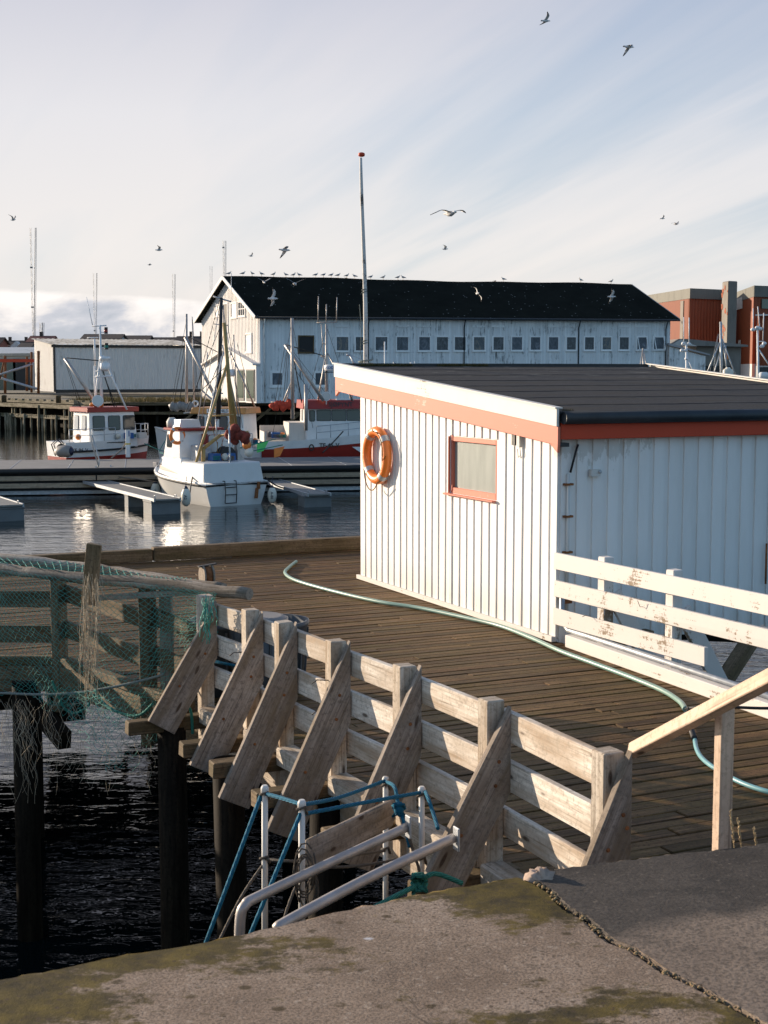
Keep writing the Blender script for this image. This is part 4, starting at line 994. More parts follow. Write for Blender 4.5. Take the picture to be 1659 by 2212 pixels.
# pale frayed strands
random.seed(14)
def frays(lab, xs, y0, y1, d, n, mat, wob, r=.0016):
    bb = MB()
    for _ in range(n):
        x = random.uniform(*xs); ya = y0+random.uniform(0, 40); yb = y1-random.uniform(0, (y1-y0)*.6); pts = []; cx_ = x
        for k in range(9):
            t = k/8; cx_ += random.uniform(-wob, wob); pts.append(W(cx_, ya+(yb-ya)*t, d+random.uniform(-.03, .03)))
        bb.tube(spline(pts, 2), r, 3, mat if False else 0, caps=False, sm=False)
    o = bb.build('frayed_twine', mat); tag(o, lab, 'twine', 'frayed twine in the net')
frays('pale frayed strands trailing below the upright plank', (180, 214), 1235, 1560, 11.75, 46, M['netpale'], 5)
frays('tangle of thin pale strands low over the dark water', (20, 330), 1490, 1720, 11.6, 60, M['netpale'], 15, .0011)
frays('strands wound around the left pile', (0, 60), 1500, 1740, 11.9, 34, M['netpale'], 12, .0012)
frays('frayed green ends hanging at the start of the railing', (440, 462), 1280, 1395, 11.1, 16, M['net'], 4, .004)
# ---------------------------------------------------------------- ropes
def ropeo(pts, r, mat, lab, name='rope', group=None, k=8):
    bb = MB(); bb.tube(spline(pts, k), r, 8); o = bb.build(name, M[mat]); tag(o, lab, 'rope', group); return o
ropeo([W(-80, 1494, 12.2), W(0, 1497, 12.1), W(80, 1500, 12.0), W(160, 1497, 11.9), W(250, 1483, 11.8), (W(330, 1464, 11.75)), W(356, 1455, 11.75)], .011, 'ropepale', 'pale rope sagging across in front of the green net')
ropeo([W(112, 1470, 12), W(125, 1500, 12), W(140, 1530, 12), W(165, 1540, 12), W(190, 1525, 12), W(205, 1500, 12)], .011, 'ropegreen', 'green rope looping below the left fence')
ropeo([W(405, 1483, 11.4), W(388, 1497, 11.3), W(386, 1515, 11.2), W(402, 1521, 11.2), W(413, 1540, 11.2), W(416, 1585, 11.2)], .012, 'ropegreen', 'green rope hanging over the outrigger at the railing start')
ropeo([W(205, 1490, 11.8), W(225, 1520, 11.8), W(260, 1540, 11.6), W(300, 1545, 11.4), W(330, 1520, 11.3)], .012, 'ropegreen', 'green rope draped from the net to the first brace')
# white standing posts of the gangway
SP = [(572, 1706, 2030, 7.3), (652, 1738, 1990, 6.9), (833, 1686, 1990, 8.15), (911, 1708, 1960, 7.75)]
gw = thing('gangway_frame', W(700, 2000, 7.4), 'old white steel gangway posts rising beside the sloping braces', 'gangway')
TP = []
for i, (x, y0, y1, d) in enumerate(SP):
    bb = MB(); t_, b_ = W(x, y0, d), W(x, y1+70, d); bb.tube([b_, t_], .017, 10); bb.lathe(t_-UP*.02, UP, [(.022, 0), (.022, .03), (.014, .045)], 10); bb.build('post', M['whitepost'], gw); TP.append(t_)
bb = MB(); bb.beam(W(662, 1846, 7.0), W(845, 1755, 8.05), .03, .155, jit=.004); bb.build('board', M['timber_grey'], gw, bevel=.006)
bb = MB()
for (x, y0, y1, d), zz in zip(SP, (.0, .0, .0, .0)):
    for yy in (y0+12, y0+150):
        bb = MB(); c = W(x, yy, d); bb.tube([c+V(math.cos(k*.9)*.026, math.sin(k*.9)*.026, (k % 7)*.007-.02) for k in range(26)], .007, 6); bb.build('lashing', M['ropegrey'], gw)
B = 'blue ropes strung between the white posts'
ropeo([W(436, 2060, 7.0), TP[0]-UP*.03+V(-.02, 0, 0)], .011, 'ropeblue', 'blue rope running down left from the leftmost white post', group=B, k=4)
ropeo([TP[0]-UP*.02, W(605, 1723, 7.15), TP[1]-UP*.0], .011, 'ropeblue', 'short blue rope between the two left white posts', group=B)
ropeo([W(532, 2040, 6.6), TP[1]-UP*.03], .011, 'ropeblue', 'blue rope running down left from the second white post', group=B, k=4)
ropeo([TP[1]+V(.01, 0, .0), W(735, 1722, 7.5), TP[2]-UP*.0], .011, 'ropeblue', 'blue rope rising to the white post in front of the brace', group=B)
ropeo([TP[1]-UP*.05, W(780, 1735, 7.3), TP[3]-UP*.01], .011, 'ropeblue', 'lower blue rope reaching to the rightmost white post', group=B)
ropeo([TP[2]+V(0, -.03, 0), W(852, 1700, 7.9), W(862, 1745, 7.8), W(872, 1775, 7.7), W(885, 1830, 7.6)], .011, 'ropeblue', 'knotted blue rope falling from the middle white post', group=B)
ropeo([TP[3]+V(.02, -.02, 0), W(925, 1725, 7.6), W(937, 1760, 7.5), W(946, 1790, 7.4)], .011, 'ropeblue', 'blue rope hanging from the rightmost white post', group=B)
bb = MB(); c = W(862, 1748, 7.75); bb.ball(c, .03, .025, .04, 10); bb.tube([c+V(math.cos(k*1.3)*.035, math.sin(k*1.9)*.03, math.sin(k*.9)*.035) for k in range(22)], .009, 6); tag(bb.build('rope_knot', M['ropeblue']), 'bulky knot in the blue rope beside the middle white post', 'knot')
GRP = 'grey ropes hanging around the gangway'
ropeo([W(465, 2050, 7.0), W(520, 1940, 7.15), W(568, 1868, 7.3)], .008, 'ropegrey', 'thin grey rope down to the left beside the blue one', group=GRP)
ropeo([W(568, 1855, 7.3), W(640, 1860, 7.2), W(740, 1850, 7.5), W(831, 1838, 8.1)], .008, 'ropegrey', 'grey rope level with the old board', group=GRP)
ropeo([W(655, 1870, 6.9), W(740, 1873, 7.3), W(830, 1862, 7.6), W(905, 1845, 7.75)], .008, 'ropegrey', 'grey rope sagging between second and last white post', group=GRP)
ropeo([W(600, 2030, 6.7), W(625, 1950, 6.8), W(650, 1890, 6.9)], .008, 'ropegrey', 'short grey rope below the second white post', group=GRP)
ropeo([W(878, 1790, 7.6), W(896, 1850, 7.6), W(905, 1880, 7.6), W(902, 1910, 7.6)], .009, 'ropegrey', 'grey rope hanging behind the front tube', group=GRP)
bb = MB(); random.seed(2)
for _ in range(7):
    c = W(662+random.uniform(-12, 12), 1900+random.uniform(-25, 30), 6.85); rr = random.uniform(.04, .09); ph = random.uniform(0, 6)
    bb.tube([c+V(math.cos(t*.5+ph)*rr*.6, random.uniform(-.01, .01), math.sin(t*.5+ph)*rr*1.5) for t in range(13)], .0045, 5)
tag(bb.build('rope_coil', M['ropegrey']), 'tangled coil of thin grey line on the second white post', 'rope')
ropeo([W(690, 2018, 6.3), W(780, 1975, 6.5), W(850, 1938, 6.7), W(900, 1912, 6.85), W(918, 1895, 6.9), W(945, 1888, 6.95), W(998, 1908, 7.0)], .013, 'ropegreen', 'green mooring rope tied round the brace nearest the tubes')
bb = MB(); c = W(906, 1905, 6.85)
bb.tube([c+V(math.cos(k*1.1)*.035, math.sin(k*1.7)*.03, math.sin(k*.8)*.04) for k in range(24)], .012, 6); bb.tube([c, W(893, 1930, 6.85), W(897, 1960, 6.85)], .012, 6); tag(bb.build('rope_knot', M['ropegreen']), 'green knot where the mooring rope meets the brace', 'knot')
# aluminium tube rails
def tubepts(P): return spline([W(*p) for p in P], 8)
for pts, lab, pl_ in (([(876, 1788, 7.35), (700, 1870, 6.85), (556, 1938, 6.45), (530, 1955, 6.38), (519, 1985, 6.36), (517, 2080, 6.36)], 'upper aluminium tube handrail with a hooked lower end', (876, 1786)),
                      ([(978, 1811, 6.95), (800, 1895, 6.45), (622, 1990, 5.95), (600, 2010, 5.9), (585, 2060, 5.9)], 'lower aluminium tube handrail fixed to a brace', (980, 1812))):
    t = thing('tube_handrail', W(700, 1990, 6.4), lab, 'handrail', 0, 'aluminium tube handrails'); bb = MB(); bb.tube(tubepts(pts), .025, 14); bb.build('tube', M['alu'], t)
    c = W(pl_[0]+6, pl_[1], pts[0][2]); bb = MB(); bb.beam(c-UP*.06, c+UP*.06, .06, .012, up=V(.9, .42, 0)); bb.build('flange', M['galv'], t, bevel=.004)
# ---------------------------------------------------------------- pontoons
PZ = 1.15
def P2(fx, fy, z=PZ): return G(fx, fy, z)
n0, n1 = P2(0, 1013), P2(785, 1004); dn = (n1-n0).normalized(); pn = V(-dn.y, dn.x, 0)
a0 = n0-dn*14; a1 = n1+dn*14
po = thing('pontoon_walkway', xy((n0+n1)/2, 0), 'long grey floating walkway with a black rubber edge and plank sides', 'pontoon')
bb = MB(); wdt = 6.0
bb.prism([a0+UP*-.16, a1+UP*-.16, a1+pn*wdt+UP*-.16, a0+pn*wdt+UP*-.16], UP*.16); 
bb.build('deck', plain('pontoon_deck', (.20, .195, .19), .8, 0, .12, 1.2), po)
bb = MB()
k = 0
while k < (a1-a0).length: bb.beam(a0+dn*k+UP*.004, a0+dn*k+pn*wdt+UP*.004, .03, .008); k += 2.4
bb.build('joint_strip', M['galv'], po)
bb = MB(); bb.tube([a0-pn*.06-UP*.12, a1-pn*.06-UP*.12], .12, 10); bb.build('rubber_edge', M['black'], po)
bb = MB(); bb.prism([xy(a0+pn*.2, .05), xy(a1+pn*.2, .05), xy(a1+pn*5.6, .05), xy(a0+pn*5.6, .05)], UP*.9); bb.build('float_body', M['black'], po)
for z in (.73, .42):
    bb = MB(); k = 0; random.seed(int(z*100))
    while k < (a1-a0).length: bb.beam(a0+dn*(k+.02)+UP*(z-PZ)-pn*.02, a0+dn*(k+5.96)+UP*(z-PZ)-pn*.02, .07, .20); k += 6
    bb.build('side_plank', wood('pontoon_plank', (.28, .21, .14), (.40, .31, .22), (.48, .39, .29), None, 0, .75, .2, True, .5), po)
bb = MB(); bb.beam(xy(a0-pn*.07, .12), xy(a1-pn*.07, .12), .06, .14); bb.beam(xy(a0-pn*.10, .20), xy(a1-pn*.10, .20), .10, .012); bb.build('steel_channel', M['galv'], po)
def finger(lab, s, e, wd, ztop, floats, fh=.62):
    d_ = (e-s).normalized(); n_ = V(-d_.y, d_.x, 0); t = thing('finger_pontoon', xy((s+e)/2, 0), lab, 'pontoon', 0, 'narrow finger pontoons with float boxes')
    bb = MB(); bb.beam(xy(s, ztop-.05), xy(e, ztop-.05), wd, .06); bb.build('deck', plain('finger_deck', (.22, .215, .20), .7, .1, .15, 2), t)
    bb = MB(); bb.beam(xy(s+n_*wd/2, ztop-.05), xy(e+n_*wd/2, ztop-.05), .06, .12); bb.beam(xy(s-n_*wd/2, ztop-.05), xy(e-n_*wd/2, ztop-.05), .06, .12); bb.build('edge_channel', M['galv'], t)
    for f_, ln, w2 in floats:
        c = s.lerp(e, f_); bb = MB(); bb.beam(xy(c-d_*ln/2, (ztop-.12)/2-.1), xy(c+d_*ln/2, (ztop-.12)/2-.1), w2, ztop-.12+.2)
        bb.beam(xy(c-d_*(ln/2+.02), ztop-.14), xy(c+d_*(ln/2+.02), ztop-.14), w2+.04, .1); bb.build('float', plain('float_box', (.13, .14, .145), .6, 0, .15, 2), t, bevel=.02)
    c = xy(e, ztop)
    for q in (-.4, .4):
        bb = MB(); bb.tube([c+n_*q*wd-d_*.2, c+n_*q*wd-d_*.2+UP*.1, c+n_*q*wd-d_*.35+UP*.1, c+n_*q*wd-d_*.35], .015, 6); bb.build('cleat', M['galv'], t)
    return t
finger('finger pontoon reaching toward the viewer left of the white boat', P2(205, 1043, .5), P2(362, 1073, .66), 1.0, .6, ((.93, 1.0, 1.12), (.62, .5, .9)))
finger('finger pontoon to the right of the white boat stern', P2(560, 1032, .5), P2(690, 1063, .6), .9, .55, ((.93, .9, 1.1),))
finger('finger pontoon cut off by the left edge of the picture', P2(-120, 1050, .5), P2(18, 1086, .66), 1.05, .6, ((.95, .9, 1.15),))
finger('thin finger pontoon disappearing behind the shed', P2(705, 1027, .5), P2(900, 1040, .5), .5, .45, ((.9, .5, .6),))
# ladder and handrail on the pontoon
ld = thing('boarding_ladder', xy(P2(225, 1036, .5), .5), 'metal steps with a tall tube handrail from the walkway to the finger pontoon', 'ladder')
bb = MB(); A = [P2(207, 1010), P2(239, 1008)]; B2 = [P2(212, 1037, .55), P2(249, 1034, .55)]
for p, q in zip(A, B2): bb.beam(p, q, .05, .16)
for t in (.2, .5, .8): bb.beam(A[0].lerp(B2[0], t), A[1].lerp(B2[1], t), .16, .04)
bb.build('steps', M['galv'], ld)
bb = MB(); d_ = A[0].y; bb.tube([W(213, 1008, d_), W(197, 952, d_), W(195, 941, d_), W(199, 940, d_), W(214, 993, d_), W(214, 1003, d_), W(210, 1010, d_)], .028, 8); bb.build('handrail', M['galv'], ld)
def pedestal(fx, lab):
    p = P2(fx, 988 if fx < 400 else 978); t = thing('power_pedestal', p, lab, 'power post', 0, 'power posts on the pontoon')
    h = 1.35 if fx < 400 else 1.3; bb = MB(); bb.beam(p, p+UP*h, .24, .20); bb.build('post', M['signwhite'], t, bevel=.02)
    bb = MB(); bb.beam(p+UP*h, p+UP*(h+.05), .32, .28); bb.build('cap', M['dark'], t)
    bb = MB(); bb.beam(p+V(.08, -.125, h*.75), p+V(.08, -.125, h*.95), .08, .04); bb.build('socket', M['signblue'], t)
    if fx < 400: bb = MB(); bb.beam(p+UP*.62, p+UP*.68, .255, .215); bb.build('strap', M['yellow'], t)
pedestal(277, 'white power post with a yellow strap in front of the left boat')
pedestal(637, 'white power post in front of the red boat')
# ---------------------------------------------------------------- boats
def hull(L_, B_, fa, ff, cols, rake=.7, lv=(-.5, 0, .25, .5, .75, 1.0), cidx=(0, 0, 0, 0, 0), full=.42):
    bb = MB(); N = 18; K = len(lv)
    def pt(t, l, sgn):
        she = fa + (ff-fa)*t**1.7; z = l*she if l > 0 else l
        wg = B_/2*(.93+.07*min(1, t/.3))*(1-max(0, (t-full)/(1-full))**2.4)
        k = max(0, min(1, (l+.5)/1.5)); w_ = wg*(.55+.45*k**.45) if t < .98 else 0.0
        w_ *= (1-(1-k)*.45*t)
        x = t*L_ + rake*k*t**5 - (0 if t > 0 else -.0)
        if t == 0: x = -.12*k
        return V(x, sgn*w_, z)
    for sgn in (1, -1):
        b0 = len(bb.v)
        for i in range(N+1):
            t = (i/N)**.8
            bb.v.append(V(t*L_*.96, 0, -.75 if t < .7 else -.75+(t-.7)*1.2))
            for l in lv: bb.v.append(pt(t, l, sgn))
        S_ = K+1
        for i in range(N):
            for k in range(K):
                q = (b0+i*S_+k, b0+(i+1)*S_+k, b0+(i+1)*S_+k+1, b0+i*S_+k+1)
                u = [(i/N*L_, k), ((i+1)/N*L_, k), ((i+1)/N*L_, k+1), (i/N*L_, k+1)]
                c = 0 if k == 0 else cidx[k-1]
                bb.face(q if sgn < 0 else q[::-1], u, .5, c, True)
    # transom
    for k in range(K-1):
        a_, b_ = pt(0, lv[k], 1), pt(0, lv[k+1], 1); c_, d_ = pt(0, lv[k+1], -1), pt(0, lv[k], -1); bb.quad(a_, b_, c_, d_, cidx[k])
    # deck
    top = [[pt((i/N)**.8, .93, s_) for i in range(N+1)] for s_ in (1, -1)]
    for i in range(N): bb.quad(top[0][i], top[1][i], top[1][i+1], top[0][i+1], cidx[-1])
    rim = [pt((i/N)**.8, 1.0, 1) for i in range(N+1)] + [pt((i/N)**.8, 1.0, -1) for i in range(N, -1, -1)]
    return bb, rim, pt
def boat(name, O, h, label):
    return thing(name, O, label, 'boat', math.atan2(h.y, h.x), 'fishing boats moored at the pontoon')
def lbox(bb, x0, x1, y0, y1, z0, z1, tx=0.0, ty=0.0, m=0):   # tapered block, local frame
    v = [V(x0, y0, z0), V(x1, y0, z0), V(x1, y1, z0), V(x0, y1, z0), V(x0+tx*.3, y0+ty, z1), V(x1-tx, y0+ty, z1), V(x1-tx, y1-ty, z1), V(x0+tx*.3, y1-ty, z1)]
    b0 = len(bb.v); bb.v += v
    for f in ((3, 2, 1, 0), (4, 5, 6, 7), (0, 1, 5, 4), (1, 2, 6, 5), (2, 3, 7, 6), (3, 0, 4, 7)):
        a_, b_, c_, d_ = [v[k] for k in f]; lu = (b_-a_).length; lv_ = (d_-a_).length
        bb.face([b0+k for k in f], [(0, 0), (lu, 0), (lu, lv_), (0, lv_)], .5, m)
def pane(t, P, ux, uy, w_, h_, mat='glass', frame='black', off=.012, r=.08, cut=4, name='window'):
    ux = Vector(ux).normalized(); uy = Vector(uy).normalized(); n = ux.cross(uy); res = []
    for nm, ww, hh, o, mt in ((name, w_+.05, h_+.05, off, frame), ('pane', w_, h_, off+.008, mat)):
        bb = MB(); pts = []
        for sx_, sy_, a0_ in ((1, 1, 0), (-1, 1, 90), (-1, -1, 180), (1, -1, 270)):
            for k in range(cut):
                an = R(a0_+90*k/(cut-1)); pts.append(Vector(P)+ux*(sx_*(ww/2-r)+math.cos(an)*r)+uy*(sy_*(hh/2-r)+math.sin(an)*r)+n*o)
        bb.prism([p-n*.01 for p in pts], n*.01); res.append((bb, nm, mt))
    f_ = res[0][0].build(res[0][1], M[res[0][2]], t, local=True); res[1][0].build('pane', M[res[1][2]], f_, local=True)
def railing(t, pts, hgt, r=.02, mids=1, name='guard_rail'):
    bb = MB(); bb.tube([p+UP*hgt for p in pts], r, 6)
    for m in range(mids): bb.tube([p+UP*hgt*(m+1)/(mids+1) for p in pts], r*.8, 6)
    for p in pts: bb.tube([p, p+UP*hgt], r*.9, 6)
    bb.build(name, M['galv'], t, local=True)
def sticks(t, name, mat, L_, n=7):
    bb = MB()
    for q in L_:
        (x0, y0, d0), (x1, y1, d1), r0, r1 = q if len(q) == 4 else (*q, q[2])
        bb.tube([W(x0, y0, d0), W(x1, y1, d1)], [r0, r1], n)
    return bb.build(name, M[mat], t)
# --- boat 1: white boat, stern to the viewer
O1 = V(-5.86, 55.85, 0); h1 = V(-.574, .819, 0).normalized(); b1 = boat('fishing_boat', O1, h1, 'white fishing boat with yellow spars moored stern to the viewer at the finger pontoon')
hb, rim, pt = hull(6.2, 2.95, .86, 1.15, None, .6); hb.build('hull', M['grpdirty'], b1, local=True)
bb = MB(); bb.tube([q+UP*-.03 for q in rim[:19]]+[q-UP*.03 for q in rim[19:]], .055, 8, closed=True); bb.build('rub_rail', M['black'], b1, local=True)
bb = MB(); bb.tube([q+UP*.03 for q in rim], .06, 8, closed=True); bb.build('gunwale', M['grp'], b1, local=True)
bb = MB(); lbox(bb, .05, 2.6, -1.36, 1.36, .82, 1.68, .5, .10); bb.build('aft_bulwark', M['grpdirty'], b1, local=True, bevel=.04)
bb = MB(); lbox(bb, 2.5, 5.0, -1.1, 1.1, .9, 1.75, .5, .1); bb.build('trunk_cabin', M['grp'], b1, local=True, bevel=.05)
bb = MB(); bb.prism([V(2.6, 1.105, 1.12), V(4.4, 1.085, 1.22), V(4.4, 1.06, 1.40), V(2.6, 1.07, 1.32)], V(0, .02, 0)); bb.build('red_stripe', M['boatred'], b1, local=True)
bb = MB(); lbox(bb, 2.75, 4.3, -.95, 1.0, 1.72, 2.86, .3, .06); wh = bb.build('wheelhouse', M['grp'], b1, local=True, bevel=.04)
bb = MB(); lbox(bb, 2.68, 4.2, -1.0, 1.02, 2.86, 2.96); bb.build('roof_trim', M['boatred'], b1, local=True, bevel=.02)
pane(b1, (2.77, -.62, 2.25), (0, -1, 0), (0, 0, 1), .62, .8, 'lens', 'boatred'); pane(b1, (3.75, .955, 2.42), (-1, 0, 0), (0, -.05, 1), .45, .5, 'glass', 'black'); 
bb = MB(); bb.text('TF-2-V', .26, V(4.75, 1.07, 1.38), V(-1, .0, 0), V(0, -.1, 1), .01); bb.build('registration', M['navy'], b1, local=True)
bb = MB(); lbox(bb, 3.1, 3.8, -.15, .85, 2.97, 3.30, .05, .08); bb.tube([V(3.15, .1, 2.97), V(3.15, .1, 3.2), V(3.15, .6, 3.2), V(3.15, .6, 2.97)], .02, 6); lrf = bb.build('liferaft', M['grp'], b1, local=True, bevel=.08)
bb = MB(); bb.text('LIFERAFT', .13, (3.19, .42, 3.2), (0, -1, 0), (.1, 0, 1), .01); bb.build('lettering', M['boatred'], lrf, local=True)
bb = MB(); bb.lathe(V(3.95, .75, 2.95), UP, [(.2, 0), (.22, .25), (.12, .42)], 14); bb.build('dome', M['plaster'], b1, local=True)
bb = MB(); bb.lathe(V(1.75, -.55, 1.9), V(1, 0, 0), [(.32, -.25), (.34, -.22), (.16, -.2), (.16, .2), (.34, .22), (.32, .25)], 18); bb.lathe(V(1.5, -.55, 1.9), V(-1, 0, 0), [(.08, 0), (.08, .1)], 12, 1); bb.build('winch', [M['dark'], M['galv']], b1, local=True)
bb = MB(); lbox(bb, 1.9, 2.5, .0, .65, 1.6, 2.3); bb.lathe(V(1.88, .3, 1.95), V(-1, 0, 0), [(.17, 0), (.17, .1), (.07, .12)], 14); bb.build('line_hauler', M['galv'], b1, local=True, bevel=.03)
bb = MB(); lbox(bb, 1.55, 1.75, -1.1, -.95, 1.55, 2.45, 0, 0); bb.prism([V(1.4, -.9, 1.66), V(1.4, -1.25, 1.66), V(1.4, -.9, 2.1)], V(.1, 0, 0)); bb.build('fish_plate', M['alu'], b1, local=True)
bb = MB()
for y in (.55, .05):
    bb.tube([V(-.16, y, .98), V(-.22, y, .55), V(-.16, y, .12)], .022, 6)
    bb.tube([V(.0, y, .98), V(-.16, y, .98)], .022, 6)
for z in (.12, .45, .74): bb.tube([V(-.19, .55, z), V(-.19, .05, z)], .02, 6)
bb.build('stern_ladder', M['dark'], b1, local=True)
bb = MB(); bb.beam(V(-.17, -.95, .62), V(-.17, -.95, .9), .09, .16, up=V(1, 0, 0)); bb.beam(V(-.15, -.85, .25), V(-.15, -.9, .66), .09, .13, up=V(1, 0, 0)); bb.build('rudder_fitting', M['rust'], b1, local=True)
sticks(b1, 'yellow_spar', 'yellowmast', [((484, 697, 57.3), (502, 922, 57.3), .075, .10), ((490, 788, 57.2), (412, 1036, 56.2), .055), ((492, 790, 57.4), (511, 920, 57.4), .05), ((438, 970, 56.6), (476, 940, 56.6), .07), ((476, 941, 56.6), (537, 933, 56.6), .05), ((439, 968, 56.6), (439, 1003, 56.6), .09), ((452, 899, 57), (506, 896, 57), .03)])
sticks(b1, 'mast', 'dark', [((478, 643, 58.6), (471, 905, 58.6), .07, .11)])
sticks(b1, 'mast_stay', 'galv', [((486, 748, 58), (420, 1036, 57), .03), ((478, 770, 58.5), (452, 915, 58.5), .035), ((480, 745, 58.5), (515, 900, 58.5), .03), ((484, 760, 58.5), (440, 860, 58.5), .025), ((495, 925, 56.2), (498, 1037, 56.0), .035), ((466, 905, 57), (469, 950, 57), .03), ((428, 905, 60), (449, 760, 60), .02), ((460, 640, 58.6), (500, 652, 58.6), .03), ((500, 590, 58.6), (499, 652, 58.6), .012), ((466, 655, 58.6), (478, 700, 58.6), .012), ((463, 700, 58.6), (492, 703, 58.6), .02)])
sticks(b1, 'rigging', 'ropedark', [((474, 648, 58.6), (424, 840, 58.6), .012), ((478, 700, 58.4), (402, 890, 58.4), .012), ((492, 700, 57.5), (524, 925, 57.5), .010), ((486, 700, 57.5), (462, 860, 57.5), .010), ((490, 790, 57.4), (430, 848, 58), .014)])
bb = MB(); random.seed(31); c = W(513, 935, 56.5)
for _ in range(7):
    q = c+V(random.uniform(-.33, .35), random.uniform(-.15, .15), random.uniform(-.3, .25)); bb.ball(q, random.uniform(.13, .22), .14, random.uniform(.2, .34), 9, rot=Matrix.Rotation(random.uniform(-.7, .7), 3, 'Y'))
for i, q in enumerate(bb.v): bb.v[i] = q+V(random.uniform(-.025, .025), random.uniform(-.02, .02), random.uniform(-.025, .025))
bb.build('furled_sail', M['cloth'], b1)
bb = MB(); lbox(bb, 2.66, 2.80, -.22, -.02, 1.65, 2.72); bb.build('door', M['boatred'], b1, local=True)
bb = MB(); random.seed(8)
for x0, y0, x1, y1, s_ in ((437, 924, 452, 916, 10), (448, 925, 470, 905, 14), (437, 945, 428, 975, -3), (470, 955, 468, 990, 8)):
    bb.tube(spline([W(x0, y0, 57.6), W((x0+x1)/2, (y0+y1)/2+s_, 57.5), W(x1, y1, 57.4)]), .014, 5)
bb.build('loose_rope', M['ropeorange'], b1)
def torus_thing(c, ax, r, rt_, lab, mat='orange'):
    ax = Vector(ax).normalized(); q = ax.cross(UP).normalized(); w_ = ax.cross(q); bb = MB()
    bb.tube([c+(q*math.cos(i*math.pi/14)+w_*math.sin(i*math.pi/14))*r for i in range(28)], rt_, 10, closed=True)
    for k in range(4):
        an = k*math.pi/2+.7; bb.tube([c+(q*math.cos(an+d)+w_*math.sin(an+d))*r for d in (-.14, 0, .14)], rt_+.012, 10, m=1, caps=False)
    o = bb.build('lifebuoy', [M[mat], M['reflect']]); tag(o, lab, 'lifebuoy')
torus_thing(W(383, 941, 57.6), V(.55, -.7, 0), .30, .075, 'small orange lifebuoy hung on the white boat beside its wheelhouse')
def fender(p, h, r, lab, txt=None, dark='navy'):
    t = thing('fender', p, lab, 'fender', 0, 'round fenders hanging on the boats'); bb = MB()
    bb.lathe(p, UP, [(r*.3, 0), (r*.8, h*.12), (r, h*.35), (r*.98, h*.6), (r*.62, h*.82), (r*.3, h*.9)], 16); bb.build('body', M['buoywhite'], t)
    bb = MB(); bb.lathe(p, UP, [(r*.5, h*.86), (r*.34, h*.93), (r*.12, h*1.0)], 12); bb.tube([p+UP*h, p+UP*(h+.35)+V(.03, .05, 0)], .012, 5, 0); bb.build('top', M[dark], t)
    if txt: bb = MB(); bb.text(txt, r*.8, p+V(0, -r*1.0, h*.45), (0, 0, -1), (1, 0, 0), .01); bb.build('lettering', M['navy'], t)
fender(W(402, 1092, 54.6)-UP*.03, .80, .19, 'white fender between the finger pontoon and the stern of the white boat', 'A2')
fender(W(336, 1064, 60.5)-UP*.25, .75, .20, 'white fender under the bow of the white boat', 'G')
fender(W(588, 1084, 56.4)-UP*.05, .72, .18, 'white fender marked A 80 at the right of the stern', 'A-80')
# --- boat 2: left white boat
O2 = V(-15.2, 68.6, 0)+V(-.60, .80, 0)*1.25; h2v = V(.80, .60, 0); b2 = boat('fishing_boat', O2, h2v, 'white boat with a red wheelhouse band and tall lattice mast at the left')
hb, rim, pt = hull(4.5, 2.5, 1.82, 2.0, None, .45, (-.5, 0, .3, .60, .75, 1.0), (1, 1, 1, 0, 0), .5); hb.build('hull', [M['grp'], M['boatred']], b2, local=True)
bb = MB(); bb.tube([q-UP*.45 for q in rim[:19]], .05, 6); bb.tube([q-UP*.45 for q in rim[19:]], .05, 6); bb.build('rub_rail', M['black'], b2, local=True)
bb = MB(); lbox(bb, 1.2, 3.85, -1.0, 1.0, 1.5, 3.28, .18, .07); bb.build('wheelhouse', M['grp'], b2, local=True, bevel=.05)
bb = MB(); lbox(bb, 1.1, 3.88, -1.04, 1.04, 3.26, 3.5); bb.build('roof_band', M['boatred'], b2, local=True, bevel=.02)
for x in (1.72, 2.55, 3.35): pane(b2, (x, -.97, 2.72), (1, 0, 0), (0, .04, 1), .60, .68)
for y in (.5, -.35): pane(b2, (1.22, y, 2.72), (0, -1, 0), (.05, 0, 1), .42, .68, 'lens')
railing(b2, [pt(t, 1.0, -1)*1.0 + V(0, .06, 0) for t in (.02, .14, .28, .42, .55)], .62); railing(b2, [pt(t, 1.0, s_)+V(0, -.05*s_, 0) for t, s_ in ((.88, -1), (.95, -1), (.99, 1), (.95, 1), (.88, 1))], .62)
bb = MB(); bb.text('TF-96-V', .26, pt(.10, .78, -1)+V(.15, -.03, 0), (1, 0, 0), (0, 0, 1), .01); bb.build('registration', M['dark'], b2, local=True)
bb = MB()
for k in range(2): bb.tube([V(-.55+.12*k, -.9, 1.2), V(-.75+.12*k, -.9, 1.75), V(-.45+.12*k, -.9, 2.0), V(.05+.12*k, -.85, 1.5)], .03, 6)
bb.lathe(V(-.25, -1.0, 1.55), V(0, 1, 0), [(.22, 0), (.1, .08), (.22, .16)], 12); bb.build('net_hauler', M['dark'], b2, local=True)
DB = 70.5
sticks(b2, 'mast', 'signwhite', [((216, 702, DB), (220, 887, DB), .05, .085), ((217, 766, DB), (203, 886, DB), .045), ((222, 768, DB), (274, 885, DB), .045), ((206, 814, DB), (245, 812, DB), .05), ((207, 802, DB), (240, 800, DB), .03), ((199, 705, DB), (230, 703, DB), .03), ((216, 718, DB), (226, 718, DB), .02), ((217, 751, DB), (227, 750, DB), .02), ((204, 732, DB+.6), (205, 790, DB+.6), .05), ((188, 730, DB+.6), (212, 729, DB+.6), .03), ((204, 790, DB+.6), (206, 885, DB+.6), .05), ((187, 642, DB), (200, 703, DB), .012, .02)])
sticks(b2, 'derrick', 'alu', [((140, 774, DB-.3), (202, 862, DB-.3), .085)])
